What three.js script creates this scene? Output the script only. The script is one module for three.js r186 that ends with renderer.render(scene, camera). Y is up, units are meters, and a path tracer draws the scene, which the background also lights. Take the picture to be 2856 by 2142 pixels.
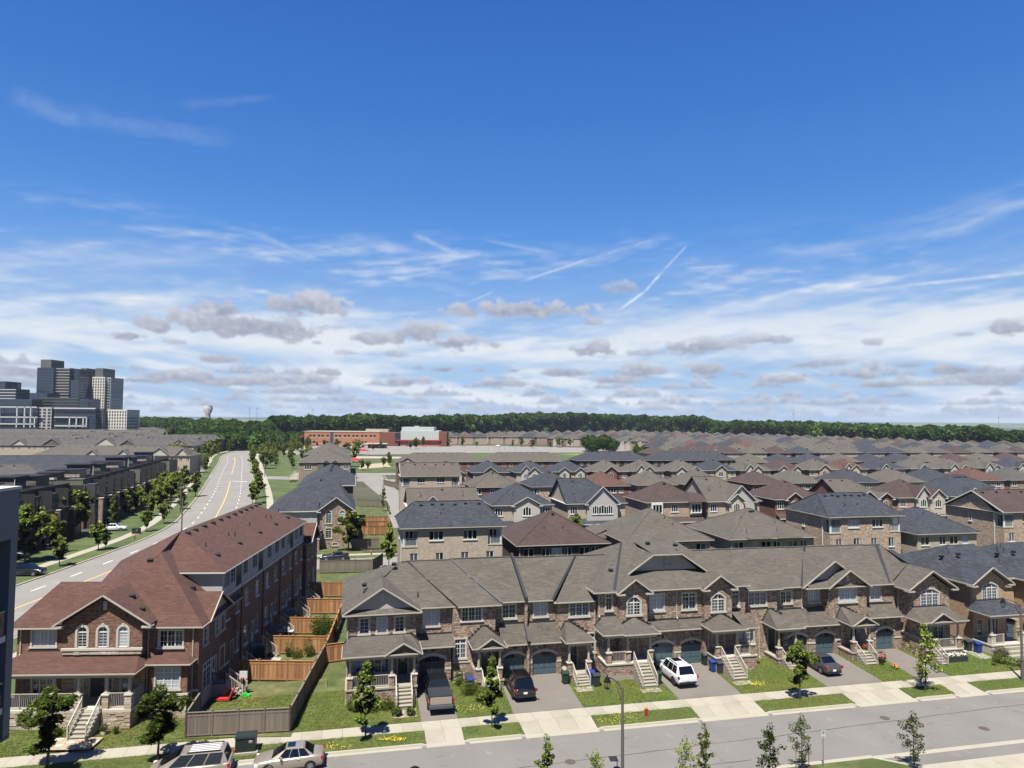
import * as THREE from 'three';
import { mergeGeometries } from 'three/addons/utils/BufferGeometryUtils.js';

// ---------- camera, sky, sun, exposure ----------
const scene = new THREE.Scene();
const FPX = 1950, ROLL = 0.008, PITCH = Math.atan(99 / FPX), CAMH = 24;
const camera = new THREE.PerspectiveCamera(2 * Math.atan(1071 / FPX) * 180 / Math.PI, 1024 / 768, 0.5, 14000);
camera.position.set(0, CAMH, 0); camera.rotation.order = 'YXZ'; camera.rotation.set(PITCH, 0, ROLL);
const renderer = new THREE.WebGLRenderer({ antialias: true });
renderer.toneMapping = THREE.LinearToneMapping; renderer.toneMappingExposure = 2.4;
renderer.shadowMap.enabled = true; renderer.outputColorSpace = THREE.SRGBColorSpace;

const sun = new THREE.DirectionalLight(new THREE.Color(1, 0.955, 0.875), 5);
const SUN = new THREE.Vector3(-0.1434, 0.8988, 0.4143).normalize();
sun.position.copy(SUN).multiplyScalar(400); sun.position.z -= 120; sun.target.position.set(0, 0, -120);
sun.castShadow = true; sun.shadow.radius = 1.2; sun.shadow.mapSize.set(4096, 4096);
Object.assign(sun.shadow.camera, { left: -320, right: 320, top: 320, bottom: -320, near: 10, far: 1200 });
scene.add(sun, sun.target);

// seeded randomness and value noise
function rng(seed) { let a = seed >>> 0; return () => { a = (a + 0x6D2B79F5) | 0; let t = Math.imul(a ^ (a >>> 15), 1 | a); t = (t + Math.imul(t ^ (t >>> 7), 61 | t)) ^ t; return ((t ^ (t >>> 14)) >>> 0) / 4294967296; }; }
const R0 = rng(11), rr = (a, b, r = R0) => a + (b - a) * r(), pick = (l, r = R0) => l[Math.floor(r() * l.length) % l.length];
const clamp = (x, a = 0, b = 1) => Math.min(b, Math.max(a, x)), mix = (a, b, t) => a + (b - a) * t, sstep = (a, b, x) => { const t = clamp((x - a) / (b - a)); return t * t * (3 - 2 * t); };
const NT = new Float32Array(65536); { const r = rng(5); for (let i = 0; i < 65536; i++) NT[i] = r(); }
function vnoise(x, y) { const xi = Math.floor(x) | 0, yi = Math.floor(y) | 0, fx = x - xi, fy = y - yi, u = fx * fx * (3 - 2 * fx), v = fy * fy * (3 - 2 * fy), a = Math.imul(xi, 374761393), b = Math.imul(yi, 668265263), a1 = (a + 374761393) | 0, b1 = (b + 668265263) | 0, h = (p) => NT[(p ^ (p >>> 15)) & 65535], n00 = h(a + b), n10 = h(a1 + b), n01 = h(a + b1), n11 = h(a1 + b1), p = n00 + (n10 - n00) * u; return p + (n01 + (n11 - n01) * u - p) * v; }
function fbm(x, y, o = 4) { let s = 0, a = 0.5, n = 0; for (let i = 0; i < o; i++) { s += a * vnoise(x, y); n += a; a *= 0.5; x = x * 2.03 + 17.3; y = y * 2.03 + 9.1; } return s / n; }

// a pixel of the photograph gives a direction; the ground, or a known height, gives the distance
function pray(x, y) { const dx = x - 1428, dy = y - 1071, c = Math.cos(ROLL), s = Math.sin(ROLL), a = dx * c + dy * s, b = -dx * s + dy * c, cp = Math.cos(PITCH), sp = Math.sin(PITCH); return new THREE.Vector3(a, -b * cp + FPX * sp, -FPX * cp - b * sp); }
function at(x, y, h = 0) { const r = pray(x, y), t = (h - CAMH) / r.y; return new THREE.Vector3(r.x * t, h, r.z * t); }
function azel(x, y) { const r = pray(x, y); return [Math.atan2(r.x, -r.z) * 57.29578, Math.atan2(r.y, Math.hypot(r.x, r.z)) * 57.29578]; }

// the sky: clear blue, a high veil of cirrus low down, fair-weather cumulus and layers of stratocumulus towards the horizon
{
  const W = 4096, H = 2048, SKY = 0.4, data = new Float32Array(W * H * 4), L = (c) => c.map((v) => { v /= 255; return v <= 0.04045 ? v / 12.92 : ((v + 0.055) / 1.055) ** 2.4; });
  const stops = [[0, [150, 184, 226]], [3, [158, 198, 238]], [6, [146, 190, 238]], [10, [124, 175, 236]], [14, [98, 157, 230]], [18, [82, 142, 220]], [24, [68, 126, 208]], [33, [54, 108, 194]], [50, [44, 92, 178]], [90, [36, 80, 164]]].map(([e, c]) => [e, L(c)]);
  const grad = (e) => { for (let i = 1; i < stops.length; i++) if (e < stops[i][0]) { const t = (e - stops[i - 1][0]) / (stops[i][0] - stops[i - 1][0]); return stops[i - 1][1].map((v, k) => mix(v, stops[i][1][k], t)); } return stops[stops.length - 1][1].slice(); };
  const K = 1.2912, cu = [], pc = (x, y, rx, ry, k = 1) => { const [a, e] = azel(x * K, y * K); cu.push([a, e, rx * K / FPX * 57.3, ry * K / FPX * 57.3, k]); };
  for (const c of [[530, 705, 190, 34], [480, 672, 62, 26], [655, 665, 82, 34], [275, 725, 44, 12], [345, 706, 30, 20], [375, 738, 26, 7, .7], [800, 732, 46, 15], [905, 722, 62, 30], [985, 744, 92, 20], [1120, 672, 138, 22], [1335, 622, 52, 14, .6], [1280, 696, 22, 9, .8], [1278, 755, 52, 20], [1388, 762, 34, 9, .8], [1505, 750, 82, 20], [1655, 735, 62, 12, .85], [1885, 740, 20, 9, .8], [2168, 712, 48, 19], [2085, 722, 26, 6, .7], [475, 777, 44, 10], [755, 763, 24, 8, .7], [845, 766, 36, 9, .7], [685, 740, 13, 6, .7], [622, 739, 12, 5, .6], [1770, 787, 74, 13, .8], [1962, 789, 34, 8, .7], [2066, 798, 52, 14], [962, 798, 38, 12], [905, 794, 17, 7, .7], [1037, 800, 22, 8, .7], [1112, 800, 32, 9, .8], [1378, 802, 66, 18], [1522, 800, 48, 18], [1592, 808, 25, 7, .7], [1692, 820, 44, 10], [1862, 811, 32, 9], [712, 804, 32, 11], [1215, 806, 78, 13], [395, 815, 90, 16], [300, 822, 56, 9], [520, 826, 95, 13], [660, 822, 85, 14], [880, 826, 70, 13], [1090, 828, 60, 10], [2140, 820, 90, 16], [45, 800, 50, 14], [1330, 822, 60, 12], [1900, 832, 70, 10]]) pc(...c);
  { const r = rng(77); for (let i = 0; i < 90; i++) { const a = 48 + r() * 264, e = 2.6 + r() * r() * 7, w = 1.2 + r() * 4.6; cu.push([a > 180 ? a - 360 : a, e, w, w * (0.12 + r() * 0.16), 0.8]); } }
  const streaks = [[1337, 670, 1395, 628, 4, .8], [1392, 631, 1432, 585, 3.2, .7], [1432, 585, 1484, 530, 2.6, .5], [1120, 610, 1280, 556, 4, .4], [985, 665, 1070, 628, 3, .3], [1940, 618, 2260, 584, 4, .5], [1368, 531, 1410, 517, 2, .3], [890, 503, 1000, 556, 9, .26], [545, 503, 690, 562, 8, .2], [1045, 518, 1200, 548, 6, .18], [20, 205, 180, 262, 22, .1], [150, 245, 510, 305, 24, .07], [380, 228, 600, 208, 12, .05], [1480, 580, 1580, 574, 4, .3]].map(([x0, y0, x1, y1, w, k]) => [...azel(x0 * K, y0 * K), ...azel(x1 * K, y1 * K), w * K / FPX * 57.3, k]);
  const veilC = L([238, 243, 248]), put = (o, c) => { data[o] = c[0] * SKY; data[o + 1] = c[1] * SKY; data[o + 2] = c[2] * SKY; data[o + 3] = 1; };
  const bands = [[0.35, 0.8, 0.36, 0.9], [0.8, 0.9, 0.4, 0.8], [1.3, 1.0, 0.42, 0.66], [1.9, 1.2, 0.44, 0.55], [2.6, 1.4, 0.47, 0.45], [3.4, 1.5, 0.52, 0.4]];
  const sky = (A, el, g0) => {
    let [r, g, b] = g0; const to = (c, k) => { r = mix(r, c[0], k); g = mix(g, c[1], k); b = mix(b, c[2], k); };
    const wob = fbm(A * 0.07 + 3, el * 0.14, 3) - 0.5, soft = fbm(A * 0.06 + 20, el * 0.3 + 4 + wob, 4), f1 = fbm(A * 0.11 + el * 0.16 + wob * 2, el * 1.15 - A * 0.16 + wob * 3 + 40, 5), f2 = fbm(A * 0.12 - el * 0.1 + 70, el * 1.0 + A * 0.13 + wob * 3, 4), grain = fbm(A * 0.7 + el * 0.3, el * 3.2 - A * 0.2, 3);
    const wisp = sstep(0.4, 0.9, f1 * 0.72 + grain * 0.28) * 0.75 + sstep(0.45, 0.92, f2 * 0.75 + grain * 0.25) * 0.55;
    let veil = wisp * sstep(16.2, 11.5, el + wob * 3) * sstep(0.34, 0.66, soft + sstep(13, 8, el) * 0.3);
    veil = Math.max(veil, sstep(14.0, 6.6, el + wob * 5) * (0.16 + 0.78 * sstep(0.36, 0.74, soft * 0.4 + f1 * 0.4 + grain * 0.2 + sstep(10, 6.5, el) * 0.17)));
    veil = clamp(veil * (1 - 0.8 * sstep(5.8, 4.4, el + wob * 3) * sstep(0.62, 0.4, f2 * 0.6 + soft * 0.4)), 0, 0.96);
    if (el > 1) for (const [a0, e0, a1, e1, w, k] of streaks) { const dx = a1 - a0, dy = e1 - e0, t = ((A - a0) * dx + (el - e0) * dy) / (dx * dx + dy * dy); if (t > -0.05 && t < 1.05) { const d = Math.abs((A - a0) * dy - (el - e0) * dx) / Math.hypot(dx, dy); if (d > w * 2) continue; const dd = d + (grain - 0.5) * w * 0.9; veil = Math.max(veil, 1 - (1 - veil) * (1 - k * (0.55 + 0.9 * fbm(A * 3, el * 3, 2)) * sstep(w, w * 0.1, Math.abs(dd)) * sstep(-0.05, 0.2, t) * sstep(1.05, 0.8, t))); } }
    to(veilC, veil);
    if (el < 5.5) for (let k = bands.length - 1; k >= 0; k--) { const [base, amp, thr, fr] = bands[k], n = fbm(A * fr + 31 * k + 5, k * 7.3, 5), top = base + amp * clamp((n - thr) / 0.4) + (fbm(A * 5, el * 6 + k, 3) - 0.5) * 0.3; if (el > top + 0.1 || n < thr - 0.02) continue; const d = sstep(top + 0.06, top - 0.16, el) * sstep(base - 0.12, base + 0.1, el + (grain - 0.5) * 0.25), sh = clamp((el - base) / Math.max(0.2, top - base) * 0.75 + (fbm(A * 2.4, el * 5, 3) - 0.5) * 0.9); to([mix(0.36, 0.72, sh), mix(0.43, 0.76, sh), mix(0.57, 0.84, sh)], d * 0.85); }
    if (el < 1.6) to([0.42, 0.53, 0.72], 0.55 * sstep(1.6, 0, el));
    if (el < 17 && el > 1.4) { let dens = 0, shade = 0, nn = -1, n2 = 0; for (const [a, e, rx, ry, k] of cu) { const dx = (A - a) / rx / 1.15; if (dx > 1.5 || dx < -1.5) continue; const dy = (el - e) / ry / 1.1; if (dy > 1.9 || dy < -1.5) continue; if (nn < 0) { nn = fbm(A * 0.85 + 9, el * 1.5 + 2, 5); n2 = fbm(A * 2.6, el * 3.8 + 8, 4); } const f = 1 - Math.hypot(dx, dy * (dy < 0 ? 1.45 : 1)) + (nn - 0.5) * 1.7 + (n2 - 0.5) * 0.55, dn = sstep(0.06, 0.5, f) * k; if (dn > dens) { dens = dn; shade = clamp(0.32 + dy * 0.42 + (nn - 0.5) * 0.9 + (n2 - 0.5) * 0.8 + sstep(0.75, 0.1, f) * 0.25); } } if (dens > 0) to([mix(0.31, 0.64, shade), mix(0.355, 0.66, shade), mix(0.47, 0.73, shade)], dens * 0.93); }
    return [r, g, b];
  };
  for (let j = 0; j < H; j++) {
    const el = ((j + 0.5) / H - 0.5) * 180, g0 = grad(Math.max(el, 0)), near = el > -0.4 && el < 24; let c = g0, last = -9;
    for (let i = 0; i < W; i++) { const az = ((i + 0.5) / W - 0.5) * 360 + 90, A = az > 180 ? az - 360 : az; if (el < -0.4) c = [0.085, 0.1, 0.075]; else if (near && (Math.abs(A) < 46 || i - last > 3)) { c = sky(A, el, g0); last = i; } put((j * W + i) * 4, c); }
  }
  const t = new THREE.DataTexture(data, W, H, THREE.RGBAFormat, THREE.FloatType); t.mapping = THREE.EquirectangularReflectionMapping; t.magFilter = t.minFilter = THREE.LinearFilter; t.wrapS = THREE.RepeatWrapping; t.needsUpdate = true;
  scene.background = t; scene.environment = t;
}

// ---------- textures (what surfaces are made of) ----------
const cv = (n, m = n) => { const c = document.createElement('canvas'); c.width = n; c.height = m; return c; };
function tex(c, size, srgb = true) { const t = new THREE.CanvasTexture(c); t.wrapS = t.wrapT = THREE.RepeatWrapping; t.repeat.set(1 / size, 1 / size * (c.width / c.height)); t.anisotropy = 8; if (srgb) t.colorSpace = THREE.SRGBColorSpace; return t; }
const css = (r, g, b) => `rgb(${clamp(Math.round(r), 0, 255)},${clamp(Math.round(g), 0, 255)},${clamp(Math.round(b), 0, 255)})`;
// courses of pieces (bricks, shingle tabs): colour and relief from one layout
function courses({ px = 1024, size, rowH, wMin, wMax, gap = 0, gapCol, cols, vary = 8, stag = true, seed = 1, relief = 40, patch = 0, bump = 0.006, rough = 0.95, extra = {} }) {
  const c = cv(px), b = cv(px), g = c.getContext('2d'), h = b.getContext('2d'), r = rng(seed), n = Math.round(size / rowH), rh = px / n, m = px / size;
  g.fillStyle = gapCol || '#000'; g.fillRect(0, 0, px, px); h.fillStyle = '#202020'; h.fillRect(0, 0, px, px);
  for (let i = 0; i < n; i++) {
    let x = -r() * wMax * m; const y = i * rh; let first = null;
    while (x < px) {
      const w = mix(wMin, wMax, r()) * m, k = Math.floor(r() * cols.length), v = (r() - 0.5) * 2 * vary + (patch ? (fbm(x / px * 5 + seed * 7, y / px * 7, 3) - 0.5) * patch : 0), q = cols[k];
      g.fillStyle = css(q[0] + v, q[1] + v, q[2] + v); g.fillRect(x + gap * m / 2, y + gap * m / 2, w - gap * m, rh - gap * m);
      const l = 150 + r() * relief; h.fillStyle = css(l, l, l); h.fillRect(x + gap * m / 2, y + gap * m / 2, w - gap * m, rh - gap * m); x += w;
    }
  }
  const im = g.getImageData(0, 0, px, px), d = im.data; for (let i = 0; i < d.length; i += 4) { const v = (r() - 0.5) * 14; d[i] += v; d[i + 1] += v; d[i + 2] += v; } g.putImageData(im, 0, 0);
  return new THREE.MeshStandardMaterial({ map: tex(c, size), bumpMap: tex(b, size, false), bumpScale: bump, roughness: rough, ...extra });
}
// a noisy surface: base colour, coarse patches and fine grain
function grainy({ px = 512, size, base, amp = 10, scale = 6, grain = 12, tint = null, seed = 3, rough = 0.95, bump = 0, spots = null, extra = {} }) {
  const c = cv(px), g = c.getContext('2d'), im = g.createImageData(px, px), d = im.data, r = rng(seed), per = (x, y, s) => { const u = x / px, v = y / px; return mix(mix(fbm(u * s + seed, v * s, 4), fbm((u - 1) * s + seed, v * s, 4), u), mix(fbm(u * s + seed, (v - 1) * s, 4), fbm((u - 1) * s + seed, (v - 1) * s, 4), u), v); };
  for (let y = 0; y < px; y++) for (let x = 0; x < px; x++) { const n = (per(x, y, scale) - 0.5) * 2.6, v = n * amp + (r() - 0.5) * 2 * grain, o = (y * px + x) * 4, t = tint ? clamp(0.5 + n * 1.1 + (r() - 0.5) * 0.7) : 0; for (let k = 0; k < 3; k++) d[o + k] = clamp((tint ? mix(base[k], tint[k], t) : base[k]) + v, 0, 255); d[o + 3] = 255; }
  g.putImageData(im, 0, 0); if (spots) spots(g, px, r);
  const m = new THREE.MeshStandardMaterial({ map: tex(c, size), roughness: rough, ...extra }); if (bump) { m.bumpMap = tex(c, size, false); m.bumpScale = bump; } return m;
}
const cracks = (n, stains) => (g, px, r) => { for (let i = 0; i < stains; i++) { g.globalAlpha = 0.05 + r() * 0.08; g.fillStyle = r() < 0.6 ? '#2a2826' : '#d8d2c6'; g.beginPath(); g.ellipse(r() * px, r() * px, 4 + r() * 40, 2 + r() * 14, r() * 3, 0, 6.3); g.fill(); } g.globalAlpha = 0.5; for (let i = 0; i < n; i++) { g.strokeStyle = r() < 0.5 ? '#3a3836' : '#565350'; g.lineWidth = 1 + r(); let x = r() * px, y = r() * px, a = r() * 6.3; g.beginPath(); g.moveTo(x, y); for (let k = 0; k < 26; k++) { a += (r() - 0.5) * 0.9; x += Math.cos(a) * 14; y += Math.sin(a) * 14; g.lineTo(x, y); } g.stroke(); } g.globalAlpha = 1; };
const plain = (hex, rough = 0.7, extra = {}) => new THREE.MeshStandardMaterial({ color: hex, roughness: rough, ...extra });
const shingles = (cols, seed) => courses({ px: 1024, size: 9, rowH: 0.15, wMin: 0.22, wMax: 0.7, cols, vary: 4, seed, relief: 90, patch: 14, bump: 0.012, gap: 0.012, gapCol: css(...cols[0].map((v) => v * 0.72)) });
const M = {
  roofTan: shingles([[86, 80, 71], [91, 85, 76], [81, 75, 67], [87, 82, 74], [95, 89, 79], [83, 79, 72]], 21),
  roofNavy: shingles([[48, 52, 60], [55, 60, 69], [42, 45, 52], [63, 69, 78], [50, 55, 62], [46, 48, 54]], 22),
  roofBrown: shingles([[70, 54, 49], [64, 50, 45], [77, 60, 54], [67, 52, 48], [73, 57, 53]], 23),
  roofRed: shingles([[84, 55, 44], [91, 60, 48], [77, 50, 40], [87, 57, 46], [81, 54, 45]], 24),
  roofGrey: shingles([[76, 73, 70], [83, 80, 77], [70, 67, 65], [79, 76, 74]], 25),
  roofRust: shingles([[88, 60, 50], [81, 55, 46], [93, 66, 55]], 26),
  brickMix: courses({ px: 1024, size: 4.1, rowH: 0.082, wMin: 0.2, wMax: 0.3, gap: 0.012, gapCol: '#9a8c7e', cols: [[158, 136, 114], [136, 113, 94], [176, 153, 130], [112, 92, 78], [148, 126, 106], [186, 165, 142], [98, 83, 74], [160, 140, 120]], vary: 8, seed: 31, bump: 0.012 }),
  brickBrown: courses({ px: 1024, size: 3.9, rowH: 0.078, wMin: 0.2, wMax: 0.26, gap: 0.012, gapCol: '#8d7868', cols: [[112, 76, 58], [98, 64, 50], [128, 89, 68], [86, 57, 47], [120, 84, 66], [142, 104, 82]], vary: 8, seed: 32, bump: 0.012 }),
  brickBeige: courses({ px: 512, size: 5, rowH: 0.078, wMin: 0.2, wMax: 0.26, gap: 0.012, gapCol: '#b0a594', cols: [[178, 163, 144], [168, 152, 134], [188, 174, 154], [160, 146, 130], [182, 168, 148]], vary: 7, seed: 33, bump: 0.01 }),
  brickTan: courses({ px: 512, size: 5, rowH: 0.078, wMin: 0.2, wMax: 0.28, gap: 0.012, gapCol: '#a8988a', cols: [[178, 156, 132], [150, 126, 108], [188, 166, 142], [132, 112, 100], [166, 146, 124], [196, 178, 156]], vary: 8, seed: 34, bump: 0.01 }),
  brickRed: courses({ px: 512, size: 5, rowH: 0.078, wMin: 0.2, wMax: 0.26, gap: 0.012, gapCol: '#8a7266', cols: [[112, 70, 58], [102, 62, 52], [124, 80, 66], [92, 60, 52]], vary: 8, seed: 35, bump: 0.01 }),
  brickGold: courses({ px: 512, size: 5, rowH: 0.078, wMin: 0.2, wMax: 0.26, gap: 0.012, gapCol: '#b09c80', cols: [[176, 146, 112], [166, 138, 106], [186, 156, 122], [158, 130, 102]], vary: 6, seed: 36, bump: 0.01 }),
  brickDark: courses({ px: 512, size: 5, rowH: 0.078, wMin: 0.2, wMax: 0.26, gap: 0.012, gapCol: '#4c423d', cols: [[58, 43, 38], [50, 38, 35], [66, 48, 42], [46, 39, 38]], vary: 6, seed: 37, bump: 0.01 }),
  siding: courses({ px: 512, size: 3, rowH: 0.2, wMin: 3, wMax: 3.2, gap: 0.01, gapCol: '#a09c92', cols: [[186, 181, 170]], vary: 3, seed: 38, relief: 10, bump: 0.006 }),
  schoolBrick: courses({ px: 512, size: 8, rowH: 0.1, wMin: 0.2, wMax: 0.4, gap: 0.01, gapCol: '#a8765e', cols: [[176, 112, 82], [164, 102, 74], [186, 122, 90]], vary: 6, seed: 39, bump: 0.006 }),
  schoolBrickDark: courses({ px: 512, size: 8, rowH: 0.1, wMin: 0.2, wMax: 0.4, gap: 0.01, gapCol: '#7c4a3c', cols: [[122, 70, 54], [112, 64, 50]], vary: 6, seed: 40, bump: 0.006 }),
  stone: courses({ px: 1024, size: 4, rowH: 0.16, wMin: 0.25, wMax: 0.8, gap: 0.018, gapCol: '#7c6a56', cols: [[190, 160, 126], [174, 144, 112], [202, 176, 146], [160, 132, 106], [184, 158, 132]], vary: 10, seed: 41, relief: 80, bump: 0.03 }),
  stonePale: courses({ px: 512, size: 4, rowH: 0.2, wMin: 0.3, wMax: 0.9, gap: 0.018, gapCol: '#948a7c', cols: [[196, 186, 168], [182, 172, 154], [206, 197, 180]], vary: 8, seed: 42, relief: 80, bump: 0.03 }),
  concrete: grainy({ size: 5, base: [166, 160, 143], amp: 8, grain: 7, seed: 51, rough: 0.9 }),
  concreteOld: grainy({ size: 6, base: [158, 152, 136], amp: 10, grain: 8, seed: 52, rough: 0.9 }),
  asphalt: grainy({ px: 1024, size: 14, base: [120, 117, 112], amp: 9, scale: 5, grain: 12, seed: 53, rough: 0.95, bump: 0.004, spots: cracks(7, 60) }),
  asphaltDrive: grainy({ px: 1024, size: 9, base: [116, 110, 102], amp: 8, scale: 6, grain: 9, seed: 54, rough: 0.95, bump: 0.003, spots: cracks(5, 26) }),
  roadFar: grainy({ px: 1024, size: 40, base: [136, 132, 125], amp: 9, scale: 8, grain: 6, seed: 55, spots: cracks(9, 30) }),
  lawn: grainy({ px: 1024, size: 11, base: [66, 80, 33], tint: [92, 99, 48], amp: 12, scale: 9, grain: 22, seed: 56, rough: 1, bump: 0.05 }),
  lawnDry: grainy({ px: 1024, size: 9, base: [76, 84, 40], tint: [110, 104, 62], amp: 12, scale: 8, grain: 20, seed: 57, rough: 1, bump: 0.04 }),
  lawnFar: grainy({ px: 512, size: 40, base: [64, 82, 33], tint: [86, 98, 44], amp: 10, scale: 9, grain: 16, seed: 58, rough: 1 }),
  earth: grainy({ px: 512, size: 120, base: [62, 68, 40], tint: [80, 77, 54], amp: 12, scale: 9, grain: 12, seed: 59, rough: 1 }),
  soil: grainy({ size: 4, base: [74, 58, 44], amp: 14, grain: 20, seed: 60, rough: 1, bump: 0.03 }),
  paver: grainy({ size: 3, base: [172, 154, 128], amp: 14, grain: 10, seed: 61 }),
  paverGrey: grainy({ size: 3, base: [166, 163, 157], amp: 14, grain: 10, seed: 62 }),
  bark: grainy({ size: 1, base: [82, 72, 62], amp: 18, grain: 16, seed: 63, rough: 1, bump: 0.01 }),
  stucco: grainy({ size: 4, base: [176, 172, 166], amp: 5, grain: 6, seed: 64 }),
  stuccoDark: grainy({ size: 4, base: [96, 92, 86], amp: 5, grain: 6, seed: 65 }),
  precast: grainy({ size: 4, base: [192, 185, 172], amp: 5, grain: 5, seed: 66, rough: 0.85 }),
  greyPanel: grainy({ size: 6, base: [104, 108, 118], amp: 3, grain: 3, seed: 67, rough: 0.6 }),
  oliveSiding: courses({ px: 512, size: 4, rowH: 0.5, wMin: 4, wMax: 4.2, gap: 0.012, gapCol: '#55564c', cols: [[104, 104, 92]], vary: 3, seed: 68, relief: 10, bump: 0.006 }),
  white: plain(0xd8d8d2, 0.6), gutter: plain(0xb2ab9d, 0.55), gutterWhite: plain(0xcdccc6, 0.5), trimTan: plain(0xb4a896, 0.7), railing: plain(0xbcb3a2, 0.6), railWhite: plain(0xcfd2d2, 0.55),
  flash: plain(0x26282c, 0.6), black: plain(0x17181a, 0.6), vent: plain(0x1d1e20, 0.7), darkMetal: plain(0x2c2d2c, 0.5, { metalness: 0.4 }), brass: plain(0x777a7c, 0.4, { metalness: 0.7 }), steel: plain(0xb9bcbe, 0.35, { metalness: 0.8 }),
  garageTeal: plain(0x4a6067, 0.5), garageDark: plain(0x1f2630, 0.5), door: plain(0x15161a, 0.45), darkPanel: plain(0x1c1c1e, 0.7), midPanel: plain(0x3a3a3e, 0.7),
  glass: new THREE.MeshPhysicalMaterial({ color: 0x11161c, roughness: 0.06, specularIntensity: 1, clearcoat: 0.4, clearcoatRoughness: 0.05 }),
  glassBlind: plain(0x8f9498, 0.25), glassMid: new THREE.MeshPhysicalMaterial({ color: 0x3c444c, roughness: 0.08, clearcoat: 0.4 }), glassTower: new THREE.MeshPhysicalMaterial({ color: 0x1d2c3a, roughness: 0.08, clearcoat: 0.6 }),
  towerNavy: plain(0x303c4c, 0.45), creamPanel: plain(0xd8d2c2, 0.7), wood: null, woodGrey: null, yellowPaint: plain(0xc8a348, 0.8), whitePaint: plain(0xd4d2cc, 0.8), red: plain(0xa8141c, 0.6), tealRoof: plain(0xb2bcb7, 0.6), greenMetal: plain(0x1e2b25, 0.5), plasticBlue: plain(0x1d3c8e, 0.5), plasticGrey: plain(0x34363a, 0.55), plasticGreen: plain(0x143a2c, 0.55),
};
function planks(base, seed, hi) { const c = cv(512), g = c.getContext('2d'), r = rng(seed); g.fillStyle = css(...base); g.fillRect(0, 0, 512, 512); for (let i = 0; i < 2600; i++) { const v = (r() - 0.5) * hi, x = r() * 512, w = 1 + r() * 4, y = r() * 512, l = 40 + r() * 300; g.fillStyle = css(base[0] + v, base[1] + v * 0.85, base[2] + v * 0.7); g.globalAlpha = 0.35; g.fillRect(x, y, w, l); g.fillRect(x, y - 512, w, l); } g.globalAlpha = 1; return new THREE.MeshStandardMaterial({ map: tex(c, 1.6), roughness: 0.85 }); }
M.wood = [planks([166, 118, 72], 71, 60), planks([148, 102, 62], 72, 60), planks([180, 132, 84], 73, 60), planks([134, 94, 60], 74, 60)];
M.woodGrey = [planks([122, 110, 97], 75, 26), planks([114, 102, 90], 76, 26), planks([128, 116, 103], 77, 26)];
M.woodOlive = [planks([118, 110, 92], 78, 24), planks([110, 102, 86], 79, 24)];

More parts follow.
